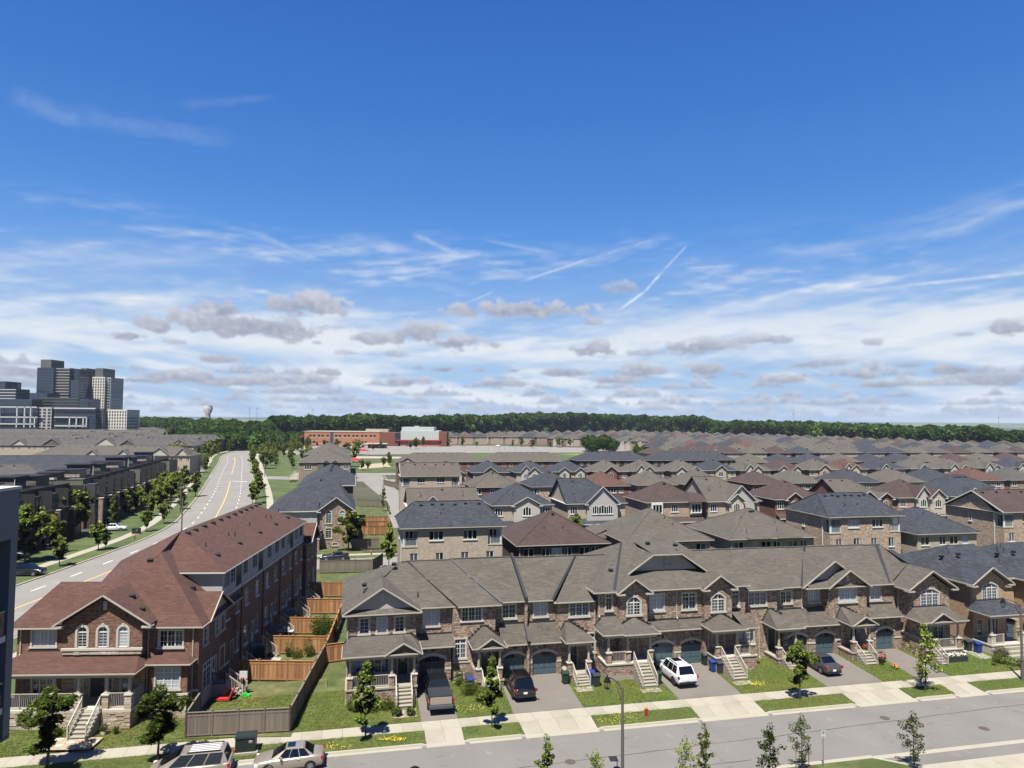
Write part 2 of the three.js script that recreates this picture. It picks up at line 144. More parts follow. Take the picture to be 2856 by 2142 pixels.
// ---------- geometry and scene helpers ----------
const V3 = THREE.Vector3;
class Frame { constructor(x, z, deg) { this.x = x; this.z = z; this.t = deg * Math.PI / 180; } P(s, h, d) { const c = Math.cos(this.t), n = Math.sin(this.t); return new V3(this.x + s * c - d * n, h, this.z - s * n - d * c); } inv(p) { const c = Math.cos(this.t), n = Math.sin(this.t), x = p.x - this.x, z = p.z - this.z; return [x * c - z * n, -x * n - z * c]; } }
const FR = new Frame(0.33, -58.14, 12.6), FL = new Frame(-25.2, -57.2, 3.2), F0 = new Frame(0, 0, 0);
const taken = {}; const numbered = (n) => { const k = taken[n] = (taken[n] ?? -1) + 1; return k ? `${n}_${String(k).padStart(3, '0')}` : n; };
class Geo {                                   // points are [s, h, d] of the frame; the mesh is kept relative to its thing's base
  constructor(o = [0, 0, 0]) { this.o = o; this.p = []; this.u = []; this.n = []; this.hasN = false; }
  c(p) { return [p[0] - this.o[0], p[1] - this.o[1], this.o[2] - p[2]]; }
  poly(pts, holes) {
    const q = pts.map((p) => this.c(p)), nx = [0, 0, 0]; for (let i = 0; i < q.length; i++) { const a = q[i], b = q[(i + 1) % q.length]; nx[0] += (a[1] - b[1]) * (a[2] + b[2]); nx[1] += (a[2] - b[2]) * (a[0] + b[0]); nx[2] += (a[0] - b[0]) * (a[1] + b[1]); }
    const l = Math.hypot(...nx) || 1, n = nx.map((v) => v / l); let U, Vv;
    if (Math.abs(n[1]) > 0.985) { U = [1, 0, 0]; Vv = [0, 0, -1]; } else { const k = Math.hypot(n[0], n[2]), sg = n[2] < -0.3 || (Math.abs(n[2]) <= 0.3 && n[0] < 0) ? -1 : 1; U = [n[2] / k * sg, 0, -n[0] / k * sg]; Vv = [n[1] * U[2] - n[2] * U[1], n[2] * U[0] - n[0] * U[2], n[0] * U[1] - n[1] * U[0]]; if (Vv[1] < 0) Vv = Vv.map((v) => -v); }
    const dot = (a, b) => a[0] * b[0] + a[1] * b[1] + a[2] * b[2], put = (a) => { this.p.push(...a); this.u.push(dot(a, U) + this.o[0] * 0.37, dot(a, Vv) + this.o[1]); this.n.push(...n); };
    if (!holes && q.length < 5) { for (let i = 1; i < q.length - 1; i++) { put(q[0]); put(q[i]); put(q[i + 1]); } return this; }
    const f = (a) => new THREE.Vector2(dot(a, U), dot(a, Vv)), hq = (holes || []).map((h) => h.map((p) => this.c(p))), all = [...q, ...hq.flat()], two = q.map(f), th = hq.map((h) => h.map(f));
    const tr = THREE.ShapeUtils.triangulateShape(two, th); const fl = dot(nx, [U[1] * Vv[2] - U[2] * Vv[1], U[2] * Vv[0] - U[0] * Vv[2], U[0] * Vv[1] - U[1] * Vv[0]]) < 0;
    for (const t of tr) { put(all[t[0]]); put(all[t[fl ? 2 : 1]]); put(all[t[fl ? 1 : 2]]); } return this;
  }
  box(s0, s1, h0, h1, d0, d1) { const P = this.poly.bind(this); P([[s0, h0, d0], [s1, h0, d0], [s1, h1, d0], [s0, h1, d0]]); P([[s1, h0, d1], [s0, h0, d1], [s0, h1, d1], [s1, h1, d1]]); P([[s0, h0, d1], [s0, h0, d0], [s0, h1, d0], [s0, h1, d1]]); P([[s1, h0, d0], [s1, h0, d1], [s1, h1, d1], [s1, h1, d0]]); P([[s0, h1, d0], [s1, h1, d0], [s1, h1, d1], [s0, h1, d1]]); P([[s0, h0, d1], [s1, h0, d1], [s1, h0, d0], [s0, h0, d0]]); return this; }
  prism(pts, d0, d1) { this.poly(pts.map(([s, h]) => [s, h, d0])); this.poly(pts.map(([s, h]) => [s, h, d1]).reverse()); for (let i = 0; i < pts.length; i++) { const a = pts[i], b = pts[(i + 1) % pts.length]; this.poly([[a[0], a[1], d1], [b[0], b[1], d1], [b[0], b[1], d0], [a[0], a[1], d0]]); } return this; }
  slab(pts, h0, h1) { this.poly(pts.map(([s, d]) => [s, h1, d])); for (let i = 0; i < pts.length; i++) { const a = pts[i], b = pts[(i + 1) % pts.length]; this.poly([[a[0], h0, a[1]], [b[0], h0, b[1]], [b[0], h1, b[1]], [a[0], h1, a[1]]]); } return this; }
  beam(a, b, w, t) { const A = new V3(...a), B = new V3(...b), D = B.clone().sub(A).normalize(); let S = new V3(0, 1, 0).cross(D); if (S.length() < 0.05) S.set(1, 0, 0); S.normalize().multiplyScalar(w / 2); const T = D.clone().cross(S).normalize().multiplyScalar(t / 2); const k = (P, i, j) => P.clone().addScaledVector(S, i).addScaledVector(T, j).toArray(); const P = this.poly.bind(this); for (const [i, j, m, n] of [[-1, -1, 1, -1], [1, -1, 1, 1], [1, 1, -1, 1], [-1, 1, -1, -1]]) P([k(A, i, j), k(A, m, n), k(B, m, n), k(B, i, j)]); P([k(A, -1, -1), k(A, -1, 1), k(A, 1, 1), k(A, 1, -1)]); P([k(B, -1, -1), k(B, 1, -1), k(B, 1, 1), k(B, -1, 1)]); return this; }
  cyl(s, d, h0, h1, r0, r1 = r0, n = 10, cap = true) { this.tube([s, h0, d], [s, h1, d], r0, r1, n, cap); return this; }
  tube(a, b, r0, r1 = r0, n = 8, cap = true) {
    const A = new V3(...this.c(a)), B = new V3(...this.c(b)), D = B.clone().sub(A), L = D.length(); D.normalize(); const X = Math.abs(D.y) > 0.9 ? new V3(1, 0, 0) : new V3(0, 1, 0).cross(D).normalize(), Y = D.clone().cross(X).normalize(); X.copy(Y).cross(D).normalize();
    const pt = (C, r, i) => { const t = i / n * Math.PI * 2; return C.clone().addScaledVector(X, Math.cos(t) * r).addScaledVector(Y, Math.sin(t) * r); }, nr = (i) => { const t = i / n * Math.PI * 2; return X.clone().multiplyScalar(Math.cos(t)).addScaledVector(Y, Math.sin(t)); }; this.hasN = true;
    const put = (p, nn, u, v) => { this.p.push(p.x, p.y, p.z); this.n.push(nn.x, nn.y, nn.z); this.u.push(u, v); };
    const tst = pt(B, r1, 1).sub(pt(A, r0, 0)).cross(pt(A, r0, 1).sub(pt(A, r0, 0))).dot(nr(0)) < 0, put0 = put; const T3 = (x, y, z) => { if (tst) { put0(...x); put0(...z); put0(...y); } else { put0(...x); put0(...y); put0(...z); } };
    for (let i = 0; i < n; i++) { const w = 6.283 * r0 / n; const a0 = pt(A, r0, i), a1 = pt(A, r0, i + 1), b0 = pt(B, r1, i), b1 = pt(B, r1, i + 1), n0 = nr(i), n1 = nr(i + 1); T3([a0, n0, i * w, 0], [b1, n1, i * w + w, L], [a1, n1, i * w + w, 0]); T3([a0, n0, i * w, 0], [b0, n0, i * w, L], [b1, n1, i * w + w, L]); if (cap) { const E = D.clone().negate(); T3([B, D, 0, 0], [b1, D, w, 0], [b0, D, 0, w]); T3([A, E, 0, 0], [a0, E, w, 0], [a1, E, 0, w]); } } return this;
  }
  add(geo, m) { let g = geo.index ? geo.toNonIndexed() : geo.clone(); if (m) g.applyMatrix4(m); this.p.push(...g.attributes.position.array); this.n.push(...g.attributes.normal.array); this.u.push(...(g.attributes.uv ? g.attributes.uv.array : new Float32Array(g.attributes.position.count * 2))); return this; }
  geometry() { const g = new THREE.BufferGeometry(); g.setAttribute('position', new THREE.Float32BufferAttribute(this.p, 3)); g.setAttribute('normal', new THREE.Float32BufferAttribute(this.n, 3)); g.setAttribute('uv', new THREE.Float32BufferAttribute(this.u, 2)); return g; }
  build(name, mat, parent) { if (!this.p.length) return null; const m = new THREE.Mesh(this.geometry(), mat); m.name = name; if (parent) parent.add(m); return m; }
}
// a thing: a Group at its base; pieces are made in frame coordinates and become its children
class Thing {
  constructor(F, [s, h, d], name, label, category, group) { const o = this.g = new THREE.Group(); o.name = numbered(name); o.position.copy(F.P(s, h, d)); o.rotation.y = F.t; o.userData = { label, category }; if (group) o.userData.group = group; this.F = F; this.o = [s, h, d]; scene.add(o); }
  geo() { return new Geo(this.o); }
  part(name, mat, fn, parent = this.g) { const q = new Geo(this.o); fn(q); return q.build(name, mat, parent); }
  sub(name, parent = this.g) { const s = new THREE.Group(); s.name = name; parent.add(s); return s; }
}
function tagTop(o, label, category, group, kind) { o.name = numbered(o.name); o.userData = { label, category }; if (group) o.userData.group = group; if (kind) o.userData.kind = kind; if (!o.parent) scene.add(o); return o; }
function structure(F, name, mat, fn, parent) { const g = new Geo([0, 0, 0]); fn(g); const m = g.build(parent ? name : numbered(name), mat, null); if (parent) parent.add(m); else { m.userData.kind = 'structure'; m.position.copy(F.P(0, 0, 0)); m.rotation.y = F.t; scene.add(m); } return m; }
// copies of a thing: same parts, own name and place
function copyOf(root, name, pos, turn = 0, scale = 1, label, group) { const r = root.clone(); r.name = numbered(name); r.position.copy(pos); r.rotation.y = turn; if (Array.isArray(scale)) r.scale.set(...scale); else r.scale.setScalar(scale); r.userData = { ...root.userData }; if (label) r.userData.label = label; if (group) r.userData.group = group; scene.add(r); return r; }

// ---------- walls, windows, roofs ----------
const face = { front: (c) => (a, h, k = 0) => [a, h, c + k], back: (c) => (a, h, k = 0) => [a, h, c - k], left: (c) => (a, h, k = 0) => [c + k, h, a], right: (c) => (a, h, k = 0) => [c - k, h, a] };
const fbox = (g, f, a0, a1, h0, h1, k0, k1) => { const P = (pts) => g.poly(pts.map((p) => f(...p))); P([[a0, h0, k0], [a1, h0, k0], [a1, h1, k0], [a0, h1, k0]]); P([[a0, h0, k0], [a0, h0, k1], [a0, h1, k1], [a0, h1, k0]]); P([[a1, h0, k0], [a1, h0, k1], [a1, h1, k1], [a1, h1, k0]]); P([[a0, h1, k0], [a1, h1, k0], [a1, h1, k1], [a0, h1, k1]]); P([[a0, h0, k0], [a1, h0, k0], [a1, h0, k1], [a0, h0, k1]]); };
const outline = (a0, a1, h0, h1, rise = 0, n = 10) => { const o = [[a0, h0], [a1, h0]]; if (!rise) { o.push([a1, h1], [a0, h1]); return o; } const hw = (a1 - a0) / 2, m = (a0 + a1) / 2; for (let i = 0; i <= n; i++) { const t = Math.PI * i / n, x = Math.cos(t); o.push([m + hw * x, h1 - rise + (rise >= hw * 0.95 ? Math.sin(t) * rise : (1 - x * x) * rise)]); } return o; };
function ring(g, f, inn, out, kf, kb, inner = true, outer = true) { g.poly(out.map(([a, h]) => f(a, h, kf)), [inn.map(([a, h]) => f(a, h, kf))]); const side = (L) => { for (let i = 0; i < L.length; i++) { const p = L[i], q = L[(i + 1) % L.length]; g.poly([f(p[0], p[1], kf), f(q[0], q[1], kf), f(q[0], q[1], kb), f(p[0], p[1], kb)]); } }; if (inner) side(inn); if (outer) side(out); }
let panePick = 0;
function win(T, f, holes, a0, a1, h0, h1, { rise = 0, trim = 0.13, trimMat = M.precast, sill = true, cols = 2, rows = 3, split = 0, blind, frameMat = M.white, key = 0, name = 'window' } = {}) {
  const hole = outline(a0, a1, h0, h1, rise), W = T.sub(name); holes && holes.push(hole);
  if (trim) { const t = trim, o = outline(a0 - t, a1 + t, h0, h1 + t, rise ? rise + t * (rise > (a1 - a0) * 0.4 ? 1 : 0.4) : 0); o[0][1] = o[1][1] = h0 - 0.001; T.part('surround', trimMat, (g) => { ring(g, f, hole.map((p) => [p[0], p[1]]), o, -0.045, 0.1); if (key) fbox(g, f, (a0 + a1) / 2 - 0.09, (a0 + a1) / 2 + 0.09, h1 - 0.03, h1 + t + 0.07, -0.08, 0); }, W); }
  else T.part('reveal', M.trimTan, (g) => { for (let i = 0; i < hole.length; i++) { const p = hole[i], q = hole[(i + 1) % hole.length]; g.poly([f(p[0], p[1], 0), f(q[0], q[1], 0), f(q[0], q[1], 0.11), f(p[0], p[1], 0.11)]); } }, W);
  if (sill) T.part('sill', trim ? M.precast : M.white, (g) => fbox(g, f, a0 - trim - 0.06, a1 + trim + 0.06, h0 - 0.13, h0, -0.11, 0.06), W);
  const bw = 0.048, inn = outline(a0 + bw, a1 - bw, h0 + bw, h1 - bw, rise ? rise * 0.96 : 0), cw = (a1 - a0) / cols, top = split ? h0 + (h1 - h0) * split : h1;
  const hAt = (a) => rise ? h1 - rise + (rise >= (a1 - a0) / 2 * 0.95 ? Math.sqrt(Math.max(0, 1 - ((a - (a0 + a1) / 2) / ((a1 - a0) / 2)) ** 2)) * rise : (1 - ((a - (a0 + a1) / 2) / ((a1 - a0) / 2)) ** 2) * rise) : h1;
  T.part('frame', frameMat, (g) => {
    ring(g, f, inn, hole, 0.045, 0.1, true, false);
    for (let i = 1; i < cols; i++) fbox(g, f, a0 + cw * i - 0.045, a0 + cw * i + 0.045, h0, hAt(a0 + cw * i) - 0.01, 0.045, 0.1);
    if (split) fbox(g, f, a0, a1, top - 0.045, top + 0.045, 0.04, 0.1);
    if (rows > 1) { for (let i = 0; i < cols; i++) { const m = a0 + cw * (i + 0.5); fbox(g, f, m - 0.013, m + 0.013, h0 + bw, hAt(m) - 0.02, 0.07, 0.1); } for (let j = 1; j < rows; j++) { const y = h0 + (top - h0) * j / rows; fbox(g, f, a0 + 0.03, a1 - 0.03, y - 0.013, y + 0.013, 0.068, 0.1); } }
  }, W);
  const bl = blind === undefined ? (panePick++ * 7) % 5 === 3 : blind;
  for (let i = 0; i < cols; i++) { const l = a0 + cw * i + 0.02, r = l + cw - 0.04, pm = bl === true ? M.glassBlind : bl === 'mid' || (panePick + i) % 4 === 1 ? M.glassMid : M.glass; T.part('pane', pm, (g) => { const pts = [[l, h0 + 0.02], [r, h0 + 0.02]]; const n = rise ? 5 : 1; for (let k = 0; k <= n; k++) { const a = mix(r, l, k / n); pts.push([a, hAt(a) - 0.015]); } g.poly(pts.map(([a, h]) => f(a, h, 0.085))); }, W); }
  return W;
}
const wall = (T, f, pts, holes, mat, name = 'wall') => T.part(name, mat, (g) => g.poly(pts.map(([a, h]) => f(a, h)), holes && holes.length ? holes.map((o) => o.map(([a, h]) => f(a, h))) : undefined));
const rect = (a0, a1, h0, h1) => [[a0, h0], [a1, h0], [a1, h1], [a0, h1]];
// a simpler window for houses farther off: a proud frame with its pane
function farWin(T, f, a0, a1, h0, h1, { mat = M.white, cols = 2, arch = 0, sill = true, dark = M.glass } = {}) {
  const w = T.part('window', mat, (g) => { const o = outline(a0, a1, h0, h1, arch, 6), i = outline(a0 + 0.09, a1 - 0.09, h0 + 0.09, h1 - 0.09, arch * 0.9, 6); ring(g, f, i, o, -0.05, 0.02, true, true); for (let k = 1; k < cols; k++) { const m = mix(a0, a1, k / cols); fbox(g, f, m - 0.06, m + 0.06, h0 + 0.09, h1 - 0.1, -0.04, 0); } if (sill) fbox(g, f, a0 - 0.12, a1 + 0.12, h0 - 0.14, h0, -0.12, 0); });
  T.part('pane', dark, (g) => g.poly(outline(a0 + 0.08, a1 - 0.08, h0 + 0.08, h1 - 0.08, arch * 0.9, 6).map(([a, h]) => f(a, h, -0.012))), w); return w;
}
// eaves: gutter boards round the edge and a soffit below
function eaves(T, loop, mat = M.gutter, skip = []) { return T.part('gutter', mat, (g) => { for (let i = 0; i < loop.length; i++) { if (skip.includes(i)) continue; const a = loop[i], b = loop[(i + 1) % loop.length]; g.beam([a[0], a[1] - 0.05, a[2]], [b[0], b[1] - 0.05, b[2]], 0.1, 0.1); } g.poly(loop.map(([s, h, d]) => [s, h - 0.12, d])); }); }
function hip(T, mat, s0, s1, d0, d1, h, pitch, { over = 0.45, gut = M.gutter, gl = 0, gr = 0, inset = 0, name = 'roof' } = {}) { // gl / gr: gable instead of hip on that side
  s0 -= over; s1 += over; d0 -= over; d1 += over; const W = s1 - s0, D = d1 - d0; let A, B, k;
  if (D <= W || gl || gr) { k = D / 2 * pitch; const iD = inset || D / 2; A = [s0 + (gl ? 0 : iD), h + k, (d0 + d1) / 2]; B = [s1 - (gr ? 0 : iD), h + k, (d0 + d1) / 2]; if (A[0] > B[0]) { A[0] = B[0] = (A[0] + B[0]) / 2; } }
  else { k = W / 2 * pitch; A = [(s0 + s1) / 2, h + k, d0 + W / 2]; B = [(s0 + s1) / 2, h + k, d1 - W / 2]; }
  const a = [s0, h, d0], b = [s1, h, d0], c = [s1, h, d1], e = [s0, h, d1];
  const m = T.part(name, mat, (g) => { if (D <= W || gl || gr) { g.poly([a, b, B, A]); g.poly([c, e, A, B]); if (!gl) g.poly([e, a, A]); if (!gr) g.poly([b, c, B]); } else { g.poly([a, b, A]); g.poly([b, c, B, A]); g.poly([c, e, B]); g.poly([e, a, A, B]); } });
  if (T.full) T.part('ridge_cap', mat, (g) => { const up = (p) => [p[0], p[1] + 0.015, p[2]]; g.beam(up(A), up(B), 0.26, 0.05); if (!gl) { g.beam(up(a), up(A), 0.24, 0.05); if (D <= W) g.beam(up(e), up(A), 0.24, 0.05); } if (!gr) { g.beam(up(b), up(D <= W || gl || gr ? B : A), 0.24, 0.05); } }); eaves(T, [a, b, c, e], gut, [gl ? 3 : -1, gr ? 1 : -1]); T.ridge = [A, B]; T.roofN = m; return m;
}
// a gable facing the front: two slopes running back into the roof behind, barge boards, a face
function frontGable(T, roofMat, s0, s1, he, ha, dF, dB, { faceMat = M.siding, faceD = 0.4, board = M.gutter, ret = true, faceH = he, hole, name = 'gable_roof', vent = false } = {}) {
  const m = (s0 + s1) / 2;
  T.part(name, roofMat, (g) => { g.poly([[s0, he, dF], [m, ha, dF], [m, ha, dB], [s0, he, dB]]); g.poly([[m, ha, dF], [s1, he, dF], [s1, he, dB], [m, ha, dB]]); });
  T.part('barge_board', board, (g) => { g.beam([s0 - 0.05, he - 0.08, dF], [m, ha - 0.07, dF], 0.07, 0.12); g.beam([s1 + 0.05, he - 0.08, dF], [m, ha - 0.07, dF], 0.07, 0.12); if (ret) { g.box(s0 - 0.1, s0 + 0.65, he - 0.26, he - 0.12, dF - 0.04, dF + faceD + 0.1); g.box(s1 - 0.65, s1 + 0.1, he - 0.26, he - 0.12, dF - 0.04, dF + faceD + 0.1); } });
  T.part('soffit', board, (g) => { const t = -0.14; g.poly([[s0, he + t, dF + 0.02], [m, ha + t, dF + 0.02], [m, ha + t, dF + faceD + 0.05], [s0, he + t, dF + faceD + 0.05]]); g.poly([[m, ha + t, dF + 0.02], [s1, he + t, dF + 0.02], [s1, he + t, dF + faceD + 0.05], [m, ha + t, dF + faceD + 0.05]]); });
  if (faceMat) { const i = 0.3, sl = (ha - he) / (m - s0); T.part('gable_face', faceMat, (g) => g.poly([[s0 + i, faceH, dF + faceD], [s1 - i, faceH, dF + faceD], ...(faceH < he ? [[s1 - i, he + i * sl - 0.1, dF + faceD]] : []), [m, ha - 0.1, dF + faceD], ...(faceH < he ? [[s0 + i, he + i * sl - 0.1, dF + faceD]] : [])], hole && hole.length ? hole.map((o) => o.map(([a, h]) => [a, h, dF + faceD])) : undefined)); }
  if (vent) T.part('gable_vent', M.precast, (g) => g.box(m - 0.14, m + 0.14, ha - 1.25, ha - 0.6, dF + faceD - 0.05, dF + faceD + 0.02));
}
function vents(T, list) { for (const [s, h, d] of list) T.part('roof_vent', M.vent, (g) => { g.box(s - 0.2, s + 0.2, h - 0.06, h + 0.14, d - 0.2, d + 0.15); g.poly([[s - 0.24, h + 0.15, d - 0.26], [s + 0.24, h + 0.15, d - 0.26], [s + 0.2, h + 0.22, d + 0.15], [s - 0.2, h + 0.22, d + 0.15]]); }); }
const pipeVent = (T, s, h, d) => T.part('vent_pipe', M.vent, (g) => g.cyl(s, d, h - 0.2, h + 0.42, 0.055, 0.055, 7));

for (const k in M) for (const m of [M[k]].flat()) if (m && !/glass|Paint/.test(k)) m.color.multiplyScalar(0.63);

// ---------- the terrace across the street ----------
const gh = (d) => 0.1 + 0.05 * clamp(d, 0, 7);
function railing(T, parent, a, b, h, top = 0.95, mat = M.railing, step = 0.14) { // a, b: floor points of a straight or sloping run
  const R = T.sub('railing', parent), L = Math.hypot(b[0] - a[0], b[2] - a[2]), n = Math.max(2, Math.round(L / step)), up = (p, k) => [p[0], p[1] + k, p[2]];
  T.part('rail', mat, (g) => { g.beam(up(a, top), up(b, top), 0.07, 0.06); g.beam(up(a, 0.1), up(b, 0.1), 0.05, 0.05); g.box(a[0] - 0.045, a[0] + 0.045, a[1], a[1] + top + 0.08, a[2] - 0.045, a[2] + 0.045); g.box(b[0] - 0.045, b[0] + 0.045, b[1], b[1] + top + 0.08, b[2] - 0.045, b[2] + 0.045); }, R);
  const m = T.part('balusters', mat, (g) => { for (let i = 1; i < n; i++) { const p = a.map((v, k) => mix(v, b[k], i / n)); g.box(p[0] - 0.013, p[0] + 0.013, p[1] + 0.1, p[1] + top, p[2] - 0.013, p[2] + 0.013); } }, R); if (m) m.userData.kind = 'stuff'; return R;
}
function steps(T, s0, s1, floor, base, d, n, mat = M.concrete, tread = 0.28) { const P = T.sub('steps'); for (let i = 0; i < n; i++) { const h = mix(floor, base, (i + 1) / (n + 0)), d1 = d - i * tread; T.part('step', mat, (g) => { g.box(s0, s1, Math.max(base - 0.3, h - 0.6), h + (floor - base) / n * 0 , d1 - tread - 0.03, d1); }, P); } return P; }
function stepFlight(T, s0, s1, floor, ground, dF, n, rails = true, mat = M.concreteOld, railMat = M.railing) {
  const rise = (floor - ground) / n, tread = 0.29, P = T.sub('steps');
  for (let i = 0; i < n - 1; i++) { const top = floor - rise * (i + 1); T.part('step', mat, (g) => { g.box(s0, s1, ground - 0.15, top - 0.05, dF - (i + 1) * tread, dF - i * tread); g.box(s0 - 0.02, s1 + 0.02, top - 0.05, top, dF - (i + 1) * tread - 0.04, dF - i * tread); }, P); }
  const dE = dF - (n - 1) * tread; if (rails) for (const s of [s0 + 0.04, s1 - 0.04]) railing(T, T.g, [s, floor, dF], [s, ground + rise * 0.5, dE - 0.05], 0, 0.9, railMat, 0.15);
  return dE;
}
function pier(T, s, d, base, top, brick, hE, { w = 0.25, col = M.trimTan } = {}) {
  T.part('pier', brick, (g) => g.box(s - w, s + w, base, top, d - w, d + w)); T.part('pier_cap', M.precast, (g) => { g.box(s - w - 0.06, s + w + 0.06, top, top + 0.09, d - w - 0.06, d + w + 0.06); g.box(s - w + 0.06, s + w - 0.06, top + 0.09, top + 0.15, d - w + 0.06, d + w - 0.06); });
  if (hE) T.part('column', col, (g) => { g.cyl(s, d, top + 0.15, top + 0.5, 0.17, 0.12, 10, false); g.cyl(s, d, top + 0.5, hE, 0.12, 0.105, 10, false); g.box(s - 0.16, s + 0.16, hE - 0.1, hE, d - 0.16, d + 0.16); });
}
function porchRoof(T, mat, e0, e1, he, dE, dT, t0, t1, ht, { left = true, right = true } = {}) {
  const rf = T.part('porch_roof', mat, (g) => { g.poly([[e0, he, dE], [e1, he, dE], [t1, ht, dT], [t0, ht, dT]]); if (left) g.poly([[e0, he, dT], [e0, he, dE], [t0, ht, dT]]); if (right) g.poly([[e1, he, dE], [e1, he, dT], [t1, ht, dT]]); });
  eaves(T, [[e0, he, dE], [e1, he, dE], [e1, he, dT], [e0, he, dT]], M.gutter, [2]);
  T.part('porch_flashing', M.flash, (g) => { g.beam([t0, ht + 0.03, dT - 0.04], [t1, ht + 0.03, dT - 0.04], 0.06, 0.16); for (const [on, t, e] of [[left, t0, e0], [right, t1, e1]]) if (on) { const n = 5; for (let i = 0; i < n; i++) { const k = (i + 0.5) / n, s = mix(t, e, k), hh = mix(ht, he, i / n) + 0.12; g.box(Math.min(s, s) - Math.abs(e - t) / n / 2, s + Math.abs(e - t) / n / 2, hh - 0.14, hh, dT - 0.05, dT + 0.02); } } });
  T.part('porch_beam', M.trimTan, (g) => g.box(e0 + 0.3, e1 - 0.3, he - 0.42, he - 0.13, dE + 0.3, dE + 0.52));
}
function garage(T, s0, s1, dG, top, a0, a1, hTop, mat, brick, { rise = 0.4, floor = 0.45 } = {}) {
  const hole = outline(a0, a1, floor, hTop, rise, 8), f = face.front(dG);
  wall(T, f, rect(s0, s1, floor - 0.4, top), [hole], brick, 'garage_wall');
  T.part('garage_side', brick, (g) => { g.poly([[s0, floor - 0.4, dG], [s0, top, dG], [s0, top, dG + 2], [s0, floor - 0.4, dG + 2]]); g.poly([[s1, floor - 0.4, dG], [s1, top, dG], [s1, top, dG + 2], [s1, floor - 0.4, dG + 2]]); for (let i = 1; i < hole.length; i++) { const p = hole[i], q = hole[(i + 1) % hole.length]; g.poly([f(...p), f(...q), f(q[0], q[1], 0.32), f(p[0], p[1], 0.32)]); } });
  T.part('garage_arch', M.precast, (g) => { const n = 8, m = (a0 + a1) / 2, hw = (a1 - a0) / 2 + 0.12, bot = [], tp = []; for (let i = 0; i <= n; i++) { const x = -1 + 2 * i / n; bot.push([m + hw * x, hTop - rise + (1 - x * x) * rise + 0.004]); tp.push([m + hw * x, hTop - rise + (1 - x * x) * rise + 0.25]); } const L = [...bot, ...tp.reverse()]; g.poly(L.map(([a, h]) => f(a, h, -0.05))); for (let i = 0; i < L.length; i++) { const p = L[i], q = L[(i + 1) % L.length]; g.poly([f(...p, -0.05), f(...q, -0.05), f(...q, 0.01), f(...p, 0.01)]); } });
  for (const [x0, x1] of [[s0 - 0.02, a0 - 0.03], [a1 + 0.03, s1 + 0.02]]) if (x1 - x0 > 0.12) T.part('pillar_band', M.precast, (g) => g.box(x0, x1, floor + 1.15, floor + 1.3, dG - 0.05, dG + 0.1));
  const D = T.sub('garage_door'), k = 0.27, w = (a1 - a0) / 2, rows = 4, rh = (hTop - floor) / rows;
  T.part('door_leaf', mat, (g) => fbox(g, f, a0, a1, floor, hTop, k, k + 0.06), D);
  for (let i = 0; i < 2; i++) for (let j = 0; j < rows - 1; j++) for (let q = 0; q < 2; q++) T.part('panel', mat, (g) => fbox(g, f, a0 + w * i + w / 2 * q + 0.07, a0 + w * i + w / 2 * (q + 1) - 0.05, floor + rh * j + 0.07, floor + rh * (j + 1) - 0.05, k - 0.03, k), D);
  T.part('door_window', M.glass, (g) => { for (let i = 0; i < 6; i++) { const c = a0 + 0.12 + (a1 - a0 - 0.24) * i / 6; fbox(g, f, c + 0.03, c + (a1 - a0 - 0.24) / 6 - 0.03, hTop - rh + 0.05, hTop - 0.1, k - 0.02, k); } }, D);
  T.part('handle', M.brass, (g) => { fbox(g, f, (a0 + a1) / 2 - 0.02, (a0 + a1) / 2 + 0.02, floor + rh * 1.3, floor + rh * 2.1, k - 0.06, k - 0.03); }, D);
  T.part('wall_lamp', M.black, (g) => { const c = (a0 + a1) / 2, y = hTop + 0.42; g.box(c - 0.05, c + 0.05, y, y + 0.1, dG - 0.12, dG); g.cyl(c, dG - 0.15, y + 0.02, y + 0.16, 0.1, 0.07, 8); g.cyl(c, dG - 0.15, y + 0.16, y + 0.26, 0.1, 0.02, 8); });
}
function skirt(T, mat, e0, e1, he, dE, t0, t1, ht, dT, L, R) { T.part('skirt_roof', mat, (g) => { g.poly([[e0, he, dE], [e1, he, dE], [t1, ht, dT], [t0, ht, dT]]); if (L) g.poly([[e0, he, dT], [e0, he, dE], [t0, ht, dT]]); if (R) g.poly([[e1, he, dE], [e1, he, dT], [t1, ht, dT]]); }); eaves(T, [[e0, he, dE], [e1, he, dE], [e1, he, dT], [e0, he, dT]], M.gutter, [2, L ? -1 : 3, R ? -1 : 1]); T.part('skirt_flashing', M.flash, (g) => g.beam([t0, ht + 0.04, dT - 0.04], [t1, ht + 0.04, dT - 0.04], 0.06, 0.14)); }
const downpipe = (T, s, d, h0, h1, mat = M.trimTan) => T.part('downpipe', mat, (g) => { g.box(s - 0.045, s + 0.045, h0, h1, d - 0.09, d - 0.01); g.beam([s, h0 + 0.02, d - 0.05], [s, h0 - 0.12, d - 0.25], 0.09, 0.09); });
function door(T, f, holes, a0, a1, h0, h1, mat = M.door, lite = true) { holes.push(rect(a0, a1, h0, h1)); const D = T.sub('door'); T.part('door_leaf', mat, (g) => { fbox(g, f, a0, a1, h0, h1, 0.1, 0.16); }, D); T.part('door_frame', M.trimTan, (g) => ring(g, f, rect(a0, a1, h0, h1), rect(a0 - 0.1, a1 + 0.1, h0 - 0.001, h1 + 0.1), -0.03, 0.1), D); if (lite) T.part('pane', M.glassMid, (g) => fbox(g, f, a0 + 0.17, a1 - 0.17, h0 + 1.05, h1 - 0.2, 0.08, 0.1), D); T.part('handle', M.brass, (g) => fbox(g, f, a1 - 0.14, a1 - 0.08, h0 + 0.9, h0 + 1.05, 0.04, 0.1), D); }

